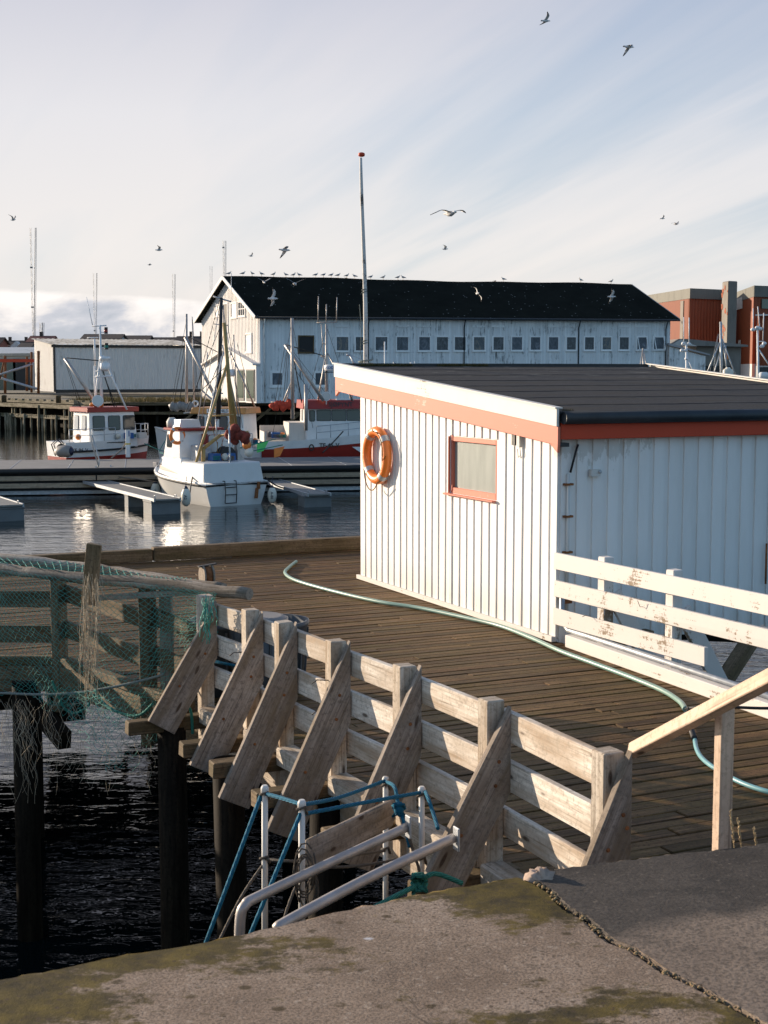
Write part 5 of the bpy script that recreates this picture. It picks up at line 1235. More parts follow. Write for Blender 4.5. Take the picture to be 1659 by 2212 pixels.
sticks(b2, 'rigging', 'ropedark', [((143, 773, DB), (212, 779, DB), .025), ((140, 778, DB), (168, 866, DB), .012), ((142, 778, DB), (174, 868, DB), .012), ((168, 866, DB), (176, 885, DB), .03), ((222, 800, DB), (247, 880, DB), .03), ((226, 815, DB), (252, 880, DB), .02), ((246, 802, DB), (258, 870, DB), .01)])
bb = MB(); c = W(227, 800, DB); bb.lathe(c, UP, [(.22, 0), (.26, .1), (.24, .35), (.12, .4), (.12, .5), (.28, .52), (.26, .68)], 14); bb.build('radar', M['signwhite'], b2)
bb = MB(); c = W(211, 866, DB-.6); bb.lathe(c, V(.25, -1, .1), [(.15, -.2), (.28, 0), (.28, .12)], 16); bb.tube([c, c-UP*.6], .04, 6); bb.lathe(c+V(.25, -1, .1).normalized()*.125, V(.25, -1, .1), [(.24, 0), (.23, .01)], 16, 1); bb.build('searchlight', [M['signwhite'], M['lens']], b2)
for fx, fy, mt in ((229, 715, 'boatred'), (230, 749, 'ropegreen')):
    bb = MB(); c = W(fx, fy+6, DB); bb.lathe(c, UP, [(.09, 0), (.09, .08)], 10, 1); bb.lathe(c+UP*.08, UP, [(.09, 0), (.09, .12)], 10); bb.lathe(c+UP*.2, UP, [(.09, 0), (.09, .12)], 10, 1); bb.build('signal_lamp', [M[mt], M['dark']], b2)
bb = MB()
for k in range(6): c = V(2.1+.16*k, -1.15, 1.72); bb.tube([c+V(math.cos(t)*.14, math.sin(t)*.09, t*.01) for t in [j*.6 for j in range(12)]], .022, 5)
bb.build('coiled_rope', M['ropedark'], b2, local=True)
bb = MB()
for k in range(6): bb.ball(V(1.5+.1*k, -.7, 3.62+.05*math.sin(k*2)), .13, .12, .1, 8)
bb.build('orange_bundle', M['buoyorange'], b2, local=True)
t_ = thing('fender', W(147, 984, 66.9), 'long grey fender with a dark blue end lying at the left boat', 'fender'); bb = MB(); c = W(137, 975, 67.1); ax = V(.93, -.35, .05).normalized(); bb.lathe(c, ax, [(.12, -.45), (.27, -.2), (.29, .2), (.25, .4), (.2, .44)], 16); bb.build('body', M['tublid'], t_); bb = MB(); bb.lathe(c, ax, [(.2, .44), (.13, .5), (.04, .56)], 14); bb.build('end_cap', M['navy'], t_)
# --- boat 4: red boat
O4 = V(-5.85, 68.9, 0)+V(-.17, .98, 0)*1.5; h4 = V(.982, .19, 0).normalized(); b4 = boat('fishing_boat', O4, h4, 'red and white boat with a red roofed wheelhouse partly hidden by the shed')
hb, rim, pt = hull(8.6, 3.1, 1.85, 2.75, None, .8, (-.5, 0, .35, .6, .80, 1.0), (0, 0, 0, 0, 1), .5)
hb.m = [m if True else 0 for m in hb.m]; hb.build('hull', [M['boatred'], M['grp']], b4, local=True)
bb = MB(); lbox(bb, .1, 2.4, 1.30, 1.36, 1.8, 2.55); lbox(bb, .1, .16, -1.0, 1.4, 1.8, 2.3); lbox(bb, 1.3, 2.3, -.9, 1.3, 1.8, 2.75); bb.build('aft_bulwark', M['plaster'], b4, local=True)
bb = MB(); lbox(bb, 2.1, 5.2, -1.15, 1.15, 1.75, 3.55, .12, .07); bb.build('wheelhouse', M['grp'], b4, local=True, bevel=.05)
bb = MB(); lbox(bb, 1.95, 5.3, -1.35, 1.35, 3.42, 3.85, .08, .14); rb = bb.build('roof_band', M['boatred'], b4, local=True, bevel=.02)
bb = MB(); bb.text('SJØPYNT', .30, V(3.8, -1.30, 3.63), (1, 0, 0), (0, .3, 1), .01); bb.build('lettering', M['dark'], rb, local=True)
for x in (3.0, 3.75, 4.5): pane(b4, (x, -1.10, 3.10), (1, 0, 0), (0, .035, 1), .68, .50, 'glass', 'black', .012, .05)
pane(b4, (2.42, -1.10, 3.08), (1, 0, 0), (0, .035, 1), .25, .5); pane(b4, (2.12, .3, 3.08), (0, -1, 0), (.03, 0, 1), .5, .5, 'lens')
railing(b4, [pt(t, 1.0, -1)+V(0, .05, 0) for t in (.30, .38, .48, .58, .68, .78, .88)], .62)
bb = MB(); bb.text('TF-45-V', .30, pt(.36, .82, -1)+V(.1, -.04, .0), (1, .02, 0), (0, -.1, 1), .01); q = pt(.27, .80, -1)+V(0, -.03, 0); bb.tube([q+V(math.cos(k*.4)*.1, 0, math.sin(k*.4)*.14) for k in range(17)], .03, 6); bb.build('registration', M['dark'], b4, local=True)
bb = MB(); q = pt(.56, .66, -1)+V(0, -.05, 0); bb.prism([q+V(-.5, 0, .12), q+V(.0, 0, -.22), q+V(.02, 0, .12)], V(0, -.01, 0)); c = q+V(.42, -.03, -.08); bb.tube([c+V(math.cos(k*.4)*.23, 0, math.sin(k*.4)*.23) for k in range(17)], .03, 6); bb.tube([c+V(-.1, 0, -.05), c+V(0, 0, .1), c+V(.12, 0, -.03)], .03, 5); bb.build('emblem', M['signwhite'], b4, local=True)
D4 = 70
sticks(b4, 'mast', 'alu', [((631, 687, D4-.8), (632, 905, D4-.8), .07, .09), ((705, 700, D4), (705, 866, D4), .05, .07), ((705, 762, D4), (686, 868, D4), .04), ((707, 762, D4), (763, 866, D4), .035), ((684, 697, D4), (729, 696, D4), .03), ((688, 640, D4), (687, 697, D4), .025), ((705, 657, D4), (705, 697, D4), .025), ((728, 642, D4), (727, 697, D4), .025), ((696, 740, D4), (705, 745, D4), .03), ((694, 700, D4), (699, 775, D4), .02), ((661, 830, D4-1), (661, 930, D4-1), .09), ((693, 770, D4), (712, 768, D4), .04)])
sticks(b4, 'derrick', 'alu', [((616, 744, D4-.6), (699, 866, D4-.6), .085), ((632, 818, D4-.7), (611, 870, D4-.7), .03), ((632, 822, D4-.7), (618, 868, D4-.7), .03), ((585, 869, D4-.7), (630, 869, D4-.7), .04)])
sticks(b4, 'rigging', 'ropedark', [((616, 744, D4), (595, 866, D4), .012), ((622, 750, D4), (612, 864, D4), .012), ((624, 760, D4), (618, 864, D4), .012), ((620, 745, D4), (697, 768, D4), .025), ((632, 760, D4), (652, 870, D4), .03), ((632, 790, D4), (680, 862, D4), .012), ((624, 748, D4), (728, 880, D4), .01)])
bb = MB(); c = W(716, 801, D4); bb.lathe(c, UP, [(.33, 0), (.36, .04), (.36, .26), (.3, .3)], 20); rd = bb.build('radar', M['signwhite'], b4)
bb = MB(); bb.beam(W(698, 804, D4), W(734, 804, D4), .2, .04); bb.build('bracket', M['dark'], rd)
bb = MB(); bb.text('KODEN', .19, c+V(.04, -.375, .15), (1, 0, 0), (0, 0, 1), .01); bb.build('lettering', M['signblue'], rd)
bb = MB(); c = W(705, 856, D4-.5); bb.lathe(c, V(.0, -1, .0), [(.12, -.15), (.23, 0), (.23, .1)], 16); bb.lathe(c, V(0, -1, 0), [(.2, .105), (.19, .112)], 14, 1); bb.tube([c, c-UP*.4], .03, 6); bb.build('searchlight', [M['signwhite'], M['lens']], b4)
bb = MB(); random.seed(12)
for k in range(9): bb.ball(W(589+k*4.4, 876+3*math.sin(k*1.4), D4-.8), .17, .12, .14+.06*(k % 3), 8)
for i, q in enumerate(bb.v): bb.v[i] = q+V(random.uniform(-.03, .03), random.uniform(-.02, .02), random.uniform(-.03, .03))
bb.build('furled_sail', M['clothred'], b4)
bb = MB()
for k in range(10): c = V(4.9+.16*k, -.9+.05*(k % 3), 2.25+.05*(k % 2)); bb.tube([c+V(math.cos(t)*.2, math.sin(t)*.14, t*.01) for t in [j*.6 for j in range(12)]], .025, 5)
bb.build('coiled_rope', M['ropegreen'], b4, local=True)
bb = MB()
for x in (5.1, 4.4): bb.lathe(V(x, -.8, 3.85), UP, [(.08, 0), (.08, .25), (.13, .26), (.13, .34)], 10)
lbox(bb, 3.6, 4.4, -1.2, -1.1, 3.85, 3.93); bb.build('roof_fittings', M['signwhite'], b4, local=True)
# --- boat 3: between
O3 = V(-6.1, 68.9, 0); h3 = V(-.965, .26, 0).normalized(); b3 = boat('fishing_boat', O3, h3, 'white boat with an orange wheelhouse band behind the nearest boat')
hb, rim, pt = hull(4.9, 2.5, 1.6, 2.5, None, .5); hb.build('hull', M['grpdirty'], b3, local=True)
bb = MB(); bb.tube([q for q in rim], .04, 6, closed=True); bb.build('rub_rail', M['plaster'], b3, local=True)
bb = MB(); lbox(bb, .35, 3.0, -1.0, 1.0, 1.3, 3.28, .25, .08); bb.build('wheelhouse', M['grp'], b3, local=True, bevel=.05)
bb = MB(); lbox(bb, .22, 3.1, -1.1, 1.1, 3.22, 3.52, .1, .1); ob3 = bb.build('roof_band', M['boatorange'], b3, local=True, bevel=.03)
bb = MB(); lbox(bb, 1.0, 2.2, 1.085, 1.10, 3.26, 3.46); sg = bb.build('name_board', M['signwhite'], b3, local=True); bb = MB(); bb.text('MAGNHILD', .2, (1.6, 1.105, 3.36), (-1, 0, 0), (0, 0, 1), .008); bb.build('lettering', M['dark'], sg, local=True)
for x in (.75, 1.4, 2.05, 2.6): pane(b3, (x, .965, 2.78), (-1, 0, 0), (0, -.04, 1), .38, .62, 'glass', 'black', .012, .1)
railing(b3, [pt(t, 1.0, 1)+V(0, -.05, 0) for t in (0.0, .08, .18, .3)], .7, mids=2)
D3 = 70
sticks(b3, 'mast', 'alu', [((403, 678, D3), (403, 890, D3), .05, .08), ((415, 684, D3+1), (420, 890, D3+1), .02, .05), ((505, 723, D3), (512, 888, D3), .03), ((556, 890, D3), (497, 760, D3), .04), ((400, 728, D3-.4), (482, 892, D3-.4), .085), ((436, 845, D3-.8), (534, 930, D3-.8), .07), ((470, 848, D3), (470, 885, D3), .04), ((492, 893, D3), (478, 930, D3), .03)])
sticks(b3, 'rigging', 'ropedark', [((402, 730, D3), (376, 868, D3), .014), ((403, 740, D3), (388, 868, D3), .012), ((403, 760, D3), (384, 900, D3), .01), ((408, 728, D3), (473, 762, D3), .02), ((420, 760, D3), (424, 880, D3), .01)])
bb = MB(); c = W(467, 852, D3-.5); bb.lathe(c, V(.2, -1, 0), [(.12, -.15), (.22, 0), (.22, .1)], 16); bb.tube([c, c-UP*.5], .03, 6); bb.build('searchlight', M['signwhite'], b3)
bb = MB(); c = W(493, 809, D3); bb.lathe(c, UP, [(.3, -.1), (.33, 0), (.33, .22), (.28, .26)], 18); bb.build('radar', M['signwhite'], b3)
bb = MB(); c = W(415, 880, D3-1)
for k in range(6): bb.ball(W(372+k*8, 878+2*math.sin(k*2), D3-.6), .17, .12, .2, 8)
for i, q in enumerate(bb.v): bb.v[i] = q+V(random.uniform(-.03, .03), 0, random.uniform(-.04, .04))
bb.build('grey_bundle', M['tublid'], b3)
bb = MB(); bb.beam(W(398, 892, D3-.8), W(440, 886, D3-.8), .5, .05); bb.build('boom_tray', M['plaster'], b3)
torus_thing(W(422, 872, D3-.6), V(.0, -1, 0), .13, .04, 'tiny white ring lamp hanging on the mast of the middle boat', 'signwhite')
# marker buoys with flags standing across the stern
for k, (x0, y0, x1, y1, fx, fy, mt, lb_) in enumerate(((515, 968, 596, 948, 566, 964, 'brightgreen', 'fishing marker pole with a bright green flag'), (532, 977, 611, 961, 602, 975, 'buoyorange', 'fishing marker pole with an orange flag'))):
    t = thing('marker_pole', W(x0, y0, 66), lb_, 'marker', 0, 'fishing marker poles'); bb = MB(); bb.tube([W(x0, y0, 66), W(x1, y1, 66)], .025, 6); bb.build('pole', M['ropegreen'], t)
    bb = MB(); ww = 11 if k == 0 else 10; a_ = W(fx-ww, fy-6, 66); b_ = W(fx+ww*1.3, fy-11, 66); c_ = W(fx+ww*.3, fy+10, 66); d_ = W(fx-ww, fy+14, 66); bb.prism([a_, b_, c_, d_], V(0, .02, 0)); bb.build('flag', M[mt], t)
    bb = MB(); bb.ball(W(x0+(6 if k else 18), y0-(0 if k else 7), 66), .22, n=12); bb.build('float', M['buoywhite' if k else 'buoyorange'], t)
# loose gear on the boats
random.seed(61)
for bt, zz, rx, ry, nn_ in ((b1, 1.72, (.5, 2.2), (-1.0, 1.0), 9), (b2, 1.95, (.2, 4.2), (-1.1, -.95), 6), (b4, 2.0, (.3, 2.0), (-1.2, .8), 8), (b3, 1.75, (.0, .5), (-.8, .9), 5)):
    for k in range(nn_):
        x, y = random.uniform(*rx), random.uniform(*ry); q = random.random(); bb = MB()
        if q < .35: lbox(bb, x, x+.42, y-.2, y+.2, zz-.02, zz+.26, 0, .03); bb.build('fish_box', M[random.choice(('tublid', 'tub', 'signblue', 'plaster'))], bt, local=True)
        elif q < .65: bb.ball(V(x, y, zz+.12), .15, n=10); bb.build('float', M[random.choice(('buoyorange', 'buoywhite', 'buoyorange'))], bt, local=True)
        else:
            bb.tube([V(x+math.cos(t*.7)*.17, y+math.sin(t*.7)*.14, zz+.02+t*.006) for t in range(28)], .018, 5); bb.build('coiled_rope', M[random.choice(('ropegreen', 'ropeorange', 'ropeblue', 'ropegrey'))], bt, local=True)
sticks(b1, 'rigging', 'ropeorange', [((452, 905, 57.8), (470, 960, 57.4), .012), ((440, 930, 57.8), (436, 975, 57.5), .012), ((500, 900, 57.3), (470, 985, 57), .010)])
sticks(b1, 'mast_stay', 'galv', [((474, 660, 58.6), (436, 905, 59.3), .014), ((481, 660, 58.6), (520, 905, 58.2), .014), ((471, 790, 58.6), (455, 900, 58.8), .03), ((463, 848, 58.6), (482, 850, 58.6), .03)])
sticks(b3, 'mast_stay', 'ropedark', [((416, 690, D3+.5), (430, 885, D3), .012), ((512, 740, D3), (548, 885, D3), .012), ((505, 730, D3), (470, 880, D3), .010), ((403, 690, D3), (360, 930, D3), .010)])
sticks(b4, 'mast_stay', 'ropedark', [((631, 690, D4-.8), (590, 935, D4-.8), .010), ((632, 700, D4-.8), (676, 925, D4-.8), .010), ((705, 710, D4), (660, 870, D4), .010), ((705, 705, D4), (760, 868, D4), .010)])
# mooring lines
for i, (P_, lab, mt, r_) in enumerate(((((354, 980, 66), (345, 975, 67), (355, 955, 68), (372, 925, 69)), 'green mooring line from the pontoon up to the bow of the middle boat', 'ropegreen', .02), (((312, 958, 68), (345, 972, 67), (372, 978, 66.5)), 'long green line between the two white boats', 'ropegreen', .018), (((240, 990, 66), (262, 972, 67.5), (272, 955, 68.5)), 'pale mooring line under the bow of the left boat', 'ropegrey', .03), (((372, 1000, 60), (352, 1025, 60), (344, 1048, 61)), 'green line hanging at the bow of the white boat', 'ropegreen', .02), (((697, 978, 66), (720, 955, 67), (741, 932, 68)), 'dark mooring line from the red boat to the walkway', 'ropedark', .03), (((352, 1040, 60.5), (330, 1040, 60), (300, 1035, 60), (250, 1030, 61)), 'black and white spring line along the finger pontoon', 'ropegrey', .03), (((572, 1030, 58), (590, 1045, 58), (615, 1055, 58), (650, 1058, 57.5)), 'dark spring line at the right of the white boat stern', 'ropedark', .03), (((416, 1030, 56), (412, 1050, 55.2), (409, 1075, 54.6)), 'short rope end at the left of the stern', 'ropegrey', .03))):
    ropeo([W(*q) for q in P_], r_, mt, lab, 'mooring_line', 'mooring lines of the boats')
# ---------------------------------------------------------------- far shore
def GX(fx, d): return (fx-CX)/FL*d
def zat(fy, d): return W(CX, fy, d).z
QH = 2.62
b = MB(); b.v += [V(-700, 123, QH-.02), V(-35.5, 130, QH-.02), V(-23.2, 116.2, QH-.02), V(-22, 120, QH-.02), V(60, 120, QH-.02), V(700, 123, QH-.02), V(700, 2400, 3.1), V(-700, 2400, 3.1)]
b.face(range(8)); tag(b.build('harbour_ground', M['ground']), kind='structure')
fq = thing('timber_quay', V(-30, 120, 0), 'old sunlit timber quay on slender posts at the far left', 'quay')
qa, qb = V(-35.5, 130, 0), V(-23.2, 116.2, 0); qa2 = qa+(qa-qb)*.8; qd = (qb-qa2).normalized(); qn = V(qd.y, -qd.x, 0)
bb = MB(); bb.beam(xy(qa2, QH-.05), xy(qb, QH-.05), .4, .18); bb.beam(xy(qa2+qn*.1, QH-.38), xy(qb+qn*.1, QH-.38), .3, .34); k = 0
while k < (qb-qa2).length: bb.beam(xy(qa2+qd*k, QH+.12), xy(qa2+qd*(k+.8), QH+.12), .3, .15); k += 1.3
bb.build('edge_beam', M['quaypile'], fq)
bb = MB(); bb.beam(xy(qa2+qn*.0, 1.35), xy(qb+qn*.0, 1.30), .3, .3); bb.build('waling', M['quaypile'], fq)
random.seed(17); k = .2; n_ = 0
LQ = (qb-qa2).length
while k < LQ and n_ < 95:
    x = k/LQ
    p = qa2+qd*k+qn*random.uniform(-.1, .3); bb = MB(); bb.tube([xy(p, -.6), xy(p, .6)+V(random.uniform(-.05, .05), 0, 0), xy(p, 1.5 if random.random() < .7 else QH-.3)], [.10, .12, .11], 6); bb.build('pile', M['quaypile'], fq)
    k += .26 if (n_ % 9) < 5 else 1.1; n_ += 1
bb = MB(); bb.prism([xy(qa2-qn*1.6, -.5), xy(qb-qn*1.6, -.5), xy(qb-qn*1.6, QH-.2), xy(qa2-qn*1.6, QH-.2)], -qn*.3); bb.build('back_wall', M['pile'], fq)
random.seed(23); mb_ = []
tufts('weed', M['moss'], [xy(qa2+qd*(k*.35)+qn*.15, 1.35) for k in range(int(LQ/.35))], .25, 5, .15, None, 'stuff', fq, 3)
f2 = thing('timber_quay', V(0, 120, 0), 'dark shaded timber quay below the long white building', 'quay')
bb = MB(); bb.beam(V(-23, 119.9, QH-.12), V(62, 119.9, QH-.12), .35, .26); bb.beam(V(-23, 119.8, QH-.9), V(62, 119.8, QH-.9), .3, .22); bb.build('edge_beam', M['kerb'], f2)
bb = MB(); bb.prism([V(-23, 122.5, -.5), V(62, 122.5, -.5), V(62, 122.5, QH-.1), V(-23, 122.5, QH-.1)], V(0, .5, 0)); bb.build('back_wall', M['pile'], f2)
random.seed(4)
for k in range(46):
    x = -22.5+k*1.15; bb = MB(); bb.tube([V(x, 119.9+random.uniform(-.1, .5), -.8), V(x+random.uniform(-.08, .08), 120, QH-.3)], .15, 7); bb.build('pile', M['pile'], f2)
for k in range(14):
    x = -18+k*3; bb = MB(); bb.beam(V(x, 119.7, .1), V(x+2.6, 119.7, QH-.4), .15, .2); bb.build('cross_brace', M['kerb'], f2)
for i, (x, d) in enumerate(((11, 121), (128, 119.5), (622, 119.5))):
    p = V(GX(x, d), d, QH-.05); bb = MB(); bb.lathe(p, UP, [(.22, 0), (.22, .5), (.26, .52), (.24, .62), (.1, .66)], 12); tag(bb.build('bollard', M['kerb']), ['mossy bollard at the far left edge of the timber quay', 'mossy bollard at the corner of the sunlit timber quay', 'small bollard on the dark quay before the long building'][i], 'bollard', 'wooden bollards')
gp = []
random.seed(6)
for _ in range(420): gp.append(V(random.uniform(-27, -11), random.uniform(121, 130), QH-.02))
tufts('dry_grass', M['grass'], gp, .42, 12, .3, None, 'stuff', None, 8)
# ---- long white building
A_ = V(GX(563, 118), 118, 2.6); Bc = V(GX(1443, 127), 127, 2.6); Cc_ = V(GX(440, 129), 129, 2.6); Dc = Cc_+(Bc-A_)
uF = (Bc-A_).normalized(); uG = (Cc_-A_).normalized(); nF = V(uF.y, -uF.x, 0); nG = V(-uG.y, uG.x, 0)
if nG.x > 0: nG = -nG
ez, rzl, rzr = 9.82, 13.34, 13.2
lbg = thing('long_building', (A_+Dc)/2, 'long weathered white wooden harbour building with a black roof and boarded windows', 'building')
def onF(fx, fy): q = onplane(fx, fy, A_, nF); return (q-A_).dot(uF), q.z
def onG(fx, fy): q = onplane(fx, fy, A_, nG); return (q-A_).dot(uG), q.z
Lf = (Bc-A_).length; Lg = (Cc_-A_).length
bb = MB(); bb.quad(A_, Bc, xy(Bc, ez+.1), xy(A_, ez)); bb.quad(Bc, Dc, xy(Dc, ez), xy(Bc, ez+.1)); bb.quad(Dc, Cc_, xy(Cc_, ez), xy(Dc, ez)); bb.build('wall', M['oldwhite'], lbg)
bb = MB(); mid = (A_+Cc_)/2; b0 = len(bb.v); bb.v += [xy(A_, 2.6), xy(A_, ez), xy(mid, rzl-.15), xy(Cc_, ez), xy(Cc_, 2.6)]; bb.face(range(b0, b0+5), [(0, 0), (0, 7), (6, 10), (13, 7), (13, 0)])
bb.build('gable_wall', M['gablewhite'], lbg); bb = MB()
m2 = (Bc+Dc)/2; b0 = len(bb.v); bb.v += [xy(Bc, 2.6), xy(Dc, 2.6), xy(Dc, ez), xy(m2, rzr-.15), xy(Bc, ez)]; bb.face(range(b0, b0+5)); bb.build('gable_wall', M['oldwhite'], lbg); bb = MB()
t = .25
while t < Lg: 
    zt_ = ez + (rzl-.15-ez)*(1-abs(t-Lg/2)/(Lg/2)); q = A_+uG*t+nG*.02; bb.beam(xy(q, 2.65), xy(q, zt_-.05), .17, .05, up=nG); t += .30
bb.build('gable_board', M['gablewhite'], lbg)['kind'] = 'stuff'
bb = MB(); t = .12; random.seed(19)
while t < Lf: 
    q = A_+uF*t+nF*.015; zz = 2.62
    bb.beam(xy(q, zz), xy(q, ez-.02), .14+random.uniform(-.02, .02), .045, up=nF); t += .265+random.uniform(-.02, .02)
bb.build('cladding_board', M['oldwhite'], lbg)['kind'] = 'stuff'
# roof with overhang
rl, rr_ = xy(mid, rzl)-uF*.55, xy(m2, rzr)+uF*.5
def oh(p, s, dz): return p+(-uG if s == 0 else uG)*.55+UP*dz
e0, e1 = xy(A_, ez-.1)-uG*.5-uF*.55, xy(Bc, ez)-uG*.5+uF*.5; f0, f1 = xy(Cc_, ez-.1)+uG*.5-uF*.55, xy(Dc, ez-.1)+uG*.5+uF*.5
bb = MB()
NS = 30
for i in range(NS):
    t0, t1 = i/NS, (i+1)/NS; wv = lambda t: UP*(.05*math.sin(t*9)+.03*math.sin(t*31))
    bb.quad(e0.lerp(e1, t0), e0.lerp(e1, t1), rl.lerp(rr_, t1)+wv(t1), rl.lerp(rr_, t0)+wv(t0)); bb.quad(rl.lerp(rr_, t0)+wv(t0), rl.lerp(rr_, t1)+wv(t1), f0.lerp(f1, t1), f0.lerp(f1, t0))
dn_ = UP*-.18
for p, q in ((e0, e1), (e1, rr_), (rr_, f1), (f1, f0)): bb.quad(p, q, q+dn_, p+dn_)
bb.quad(e0+dn_, e1+dn_, rr_+dn_, rl+dn_); bb.quad(rl+dn_, rr_+dn_, f1+dn_, f0+dn_)
bb.build('roof', M['roofdark'], lbg)
for p, q in ((rl, e0), (rl, f0)):
    bb = MB(); bb.beam(p-uF*.04-UP*.10, q-uF*.04-UP*.10, .06, .30); bb.build('barge_board', M['gablewhite'], lbg)
bb = MB(); bb.beam(rr_-UP*.1+uF*.02, e1-UP*.1+uF*.02, .06, .26); bb.build('barge_board', M['rooftin'], lbg)
bb = MB(); bb.tube([e0-UP*.12-uG*.08, e1-UP*.12-uG*.08], .09, 8); bb.build('gutter', M['gutter'], lbg)
for x in (571, 795, 1002, 1249, 1437):
    u_, _ = onF(x, 750); q = A_+uF*u_+nF*.10; bb = MB(); bb.tube([xy(q+nF*.35, ez-.25), xy(q, ez-.85), xy(q, 2.7)], .055, 7); bb.build('downpipe', M['gutter'] if x != 571 else M['oldwhite'], lbg)
def wwin(onf, base, uu, nn_, x0, x1, y0, y1, mat, case=.12, fm='frame', name='window', ops=None):
    ua, za = onf(x0, y0); ub, zb_ = onf(x1, y1); _, zc_ = onf(x0, y1)
    ua, ub = min(ua, ub), max(ua, ub); z1_, z0_ = za, (zb_+zc_)/2
    bb = MB()
    def bar(u0, z0, u1, z1, wd, pr): bb.beam(xy(base+uu*u0+nn_*pr, z0), xy(base+uu*u1+nn_*pr, z1), wd if abs(z1-z0) > .01 else .07, .07 if abs(z1-z0) > .01 else wd, up=(nn_ if abs(z1-z0) > .01 else UP))
    bar(ua-case/2, z0_-case, ua-case/2, z1_+case, case, .07); bar(ub+case/2, z0_-case, ub+case/2, z1_+case, case, .07)
    bar(ua, z1_+case/2, ub, z1_+case/2, case, .07); bar(ua, z0_-case/2, ub, z0_-case/2, case, .07)
    bar(ua-case*1.3, z0_-case*1.1, ub+case*1.3, z0_-case*1.1, .06, .10)
    f_ = bb.build(name, M[fm], lbg)
    bb = MB(); bb.beam(xy(base+uu*(ua+ub)/2+nn_*.045, z0_), xy(base+uu*(ua+ub)/2+nn_*.045, z1_), ub-ua, .02, up=nn_); bb.build('pane', M[mat], f_)
    if ops == 'tilt':
        bb = MB(); w_ = ub-ua
        bb.beam(xy(base+uu*(ua+.03)+nn_*.1, z1_), xy(base+uu*(ua+.12)+nn_*.35, z0_), .06, .05, up=nn_); bb.beam(xy(base+uu*(ub-.03)+nn_*.1, z1_), xy(base+uu*(ub+.05)+nn_*.35, z0_), .06, .05, up=nn_); bb.beam(xy(base+uu*(ua+.12)+nn_*.35, z0_), xy(base+uu*(ub+.05)+nn_*.35, z0_), .05, .06); bb.build('sash', M[fm], f_)
    if ops == 'bars':
        bb = MB(); 
        for t in (.33, .66): bb.beam(xy(base+uu*(ua+(ub-ua)*t)+nn_*.08, z0_), xy(base+uu*(ua+(ub-ua)*t)+nn_*.08, z1_), .07, .04, up=nn_)
        bb.beam(xy(base+uu*ua+nn_*.08, (z0_+z1_)/2), xy(base+uu*ub+nn_*.08, (z0_+z1_)/2), .05, .07); bb.build('glazing_bar', M[fm], f_)
    return f_
wx = [(727, 752), (768, 790), (811, 836), (857, 881), (905, 928), (943, 967), (982, 1005), (1023, 1046), (1065.5, 1087), (1105.5, 1127), (1146, 1166), (1185, 1205), (1224, 1243), (1263, 1282), (1301, 1319), (1338, 1357), (1376, 1396), (1412, 1433)]
for i, (x0, x1) in enumerate(wx):
    dy = i*.05; wwin(onF, A_, uF, nF, x0, x1, 728+dy, 757-dy*3, ('film3', 'film', 'film2', 'film', 'film2', 'film2', 'film')[(i*5) % 7], ops='tilt' if i >= 16 else None)
wwin(onF, A_, uF, nF, 646, 676, 727, 760, 'black', .10, 'kerb')  # empty opening: a black sheet in the pane's place paints its dark inside
for x0, x1 in ((588, 609), (681, 702), (729, 750)): wwin(onF, A_, uF, nF, x0, x1, 806, 831, 'film', .2)
bb = MB(); random.seed(40)
for i, (x0, x1) in enumerate(wx):
    if i in (0, 3, 4, 7, 8, 11, 12, 15, 16):
        u0, z0 = onF(x0-4, 705); u1, _ = onF(x1+4, 705); bb = MB(); bb.beam(xy(A_+uF*u0+nF*.06, z0), xy(A_+uF*u1+nF*.06, z0), .05, .16); bb.build('trim_board', M['oldwhite'], lbg)
        for u_ in (u0, u1): bb = MB(); bb.beam(xy(A_+uF*u_+nF*.06, z0), xy(A_+uF*u_+nF*.06, ez-.25), .12, .05, up=nF); bb.build('trim_board', M['oldwhite'], lbg)
for x0, x1, y0, y1, mt, op in ((466, 477, 661, 681, 'whitefilm', None), (501, 512, 657, 684, 'whitefilm', None), (517, 530, 654, 681, 'glass', 'bars'), (532, 544, 723, 759, 'whitefilm', None), (484, 493, 658, 715, 'black', None)):
    wwin(onG, A_, uG, nG, x0, x1, y0, y1, mt, .14, 'gablewhite', ops=op)
# porch on the gable
pA = A_+nG*.35; pC = Cc_+nG*.35
def onP(fx, fy): q = onplane(fx, fy, pA, nG); return (q-pA).dot(uG), q.z
u0, z0 = onP(560, 786); u0 = max(u0, .02); u1, z1 = onP(441, 787); um, zm = onP(494, 755)
bb = MB(); P3 = lambda u_, z_: xy(pA+uG*u_, z_)
bb.prism([P3(u0, 2.6), P3(u0, z0), P3(um, zm), P3(u1, z1), P3(u1, 2.6)], -nG*.35); bb.build('porch', M['gablewhite'], lbg)
bb = MB(); bb.beam(P3(u0-.1, z0-.05), P3(um, zm+.12), .7, .14, up=UP); bb.beam(P3(u1+.3, z1-.1), P3(um, zm+.12), .7, .14, up=UP); bb.build('porch_roof', M['gablewhite'], lbg)
for x0, x1 in ((514, 526), (534, 549)):
    ua, za = onP(x0, 798); ub, _ = onP(x1, 798); bb = MB(); bb.beam(xy(pA+uG*(ua+ub)/2+nG*.03, 2.75), xy(pA+uG*(ua+ub)/2+nG*.03, za), abs(ub-ua)+.3, .06, up=nG); f_ = bb.build('door', M['dark'], lbg)
    bb = MB(); bb.beam(xy(pA+uG*(ua+ub)/2+nG*.07, 3.0), xy(pA+uG*(ua+ub)/2+nG*.07, za-.1), abs(ub-ua), .03, up=nG); bb.build('pane', M['greenglass'], f_)
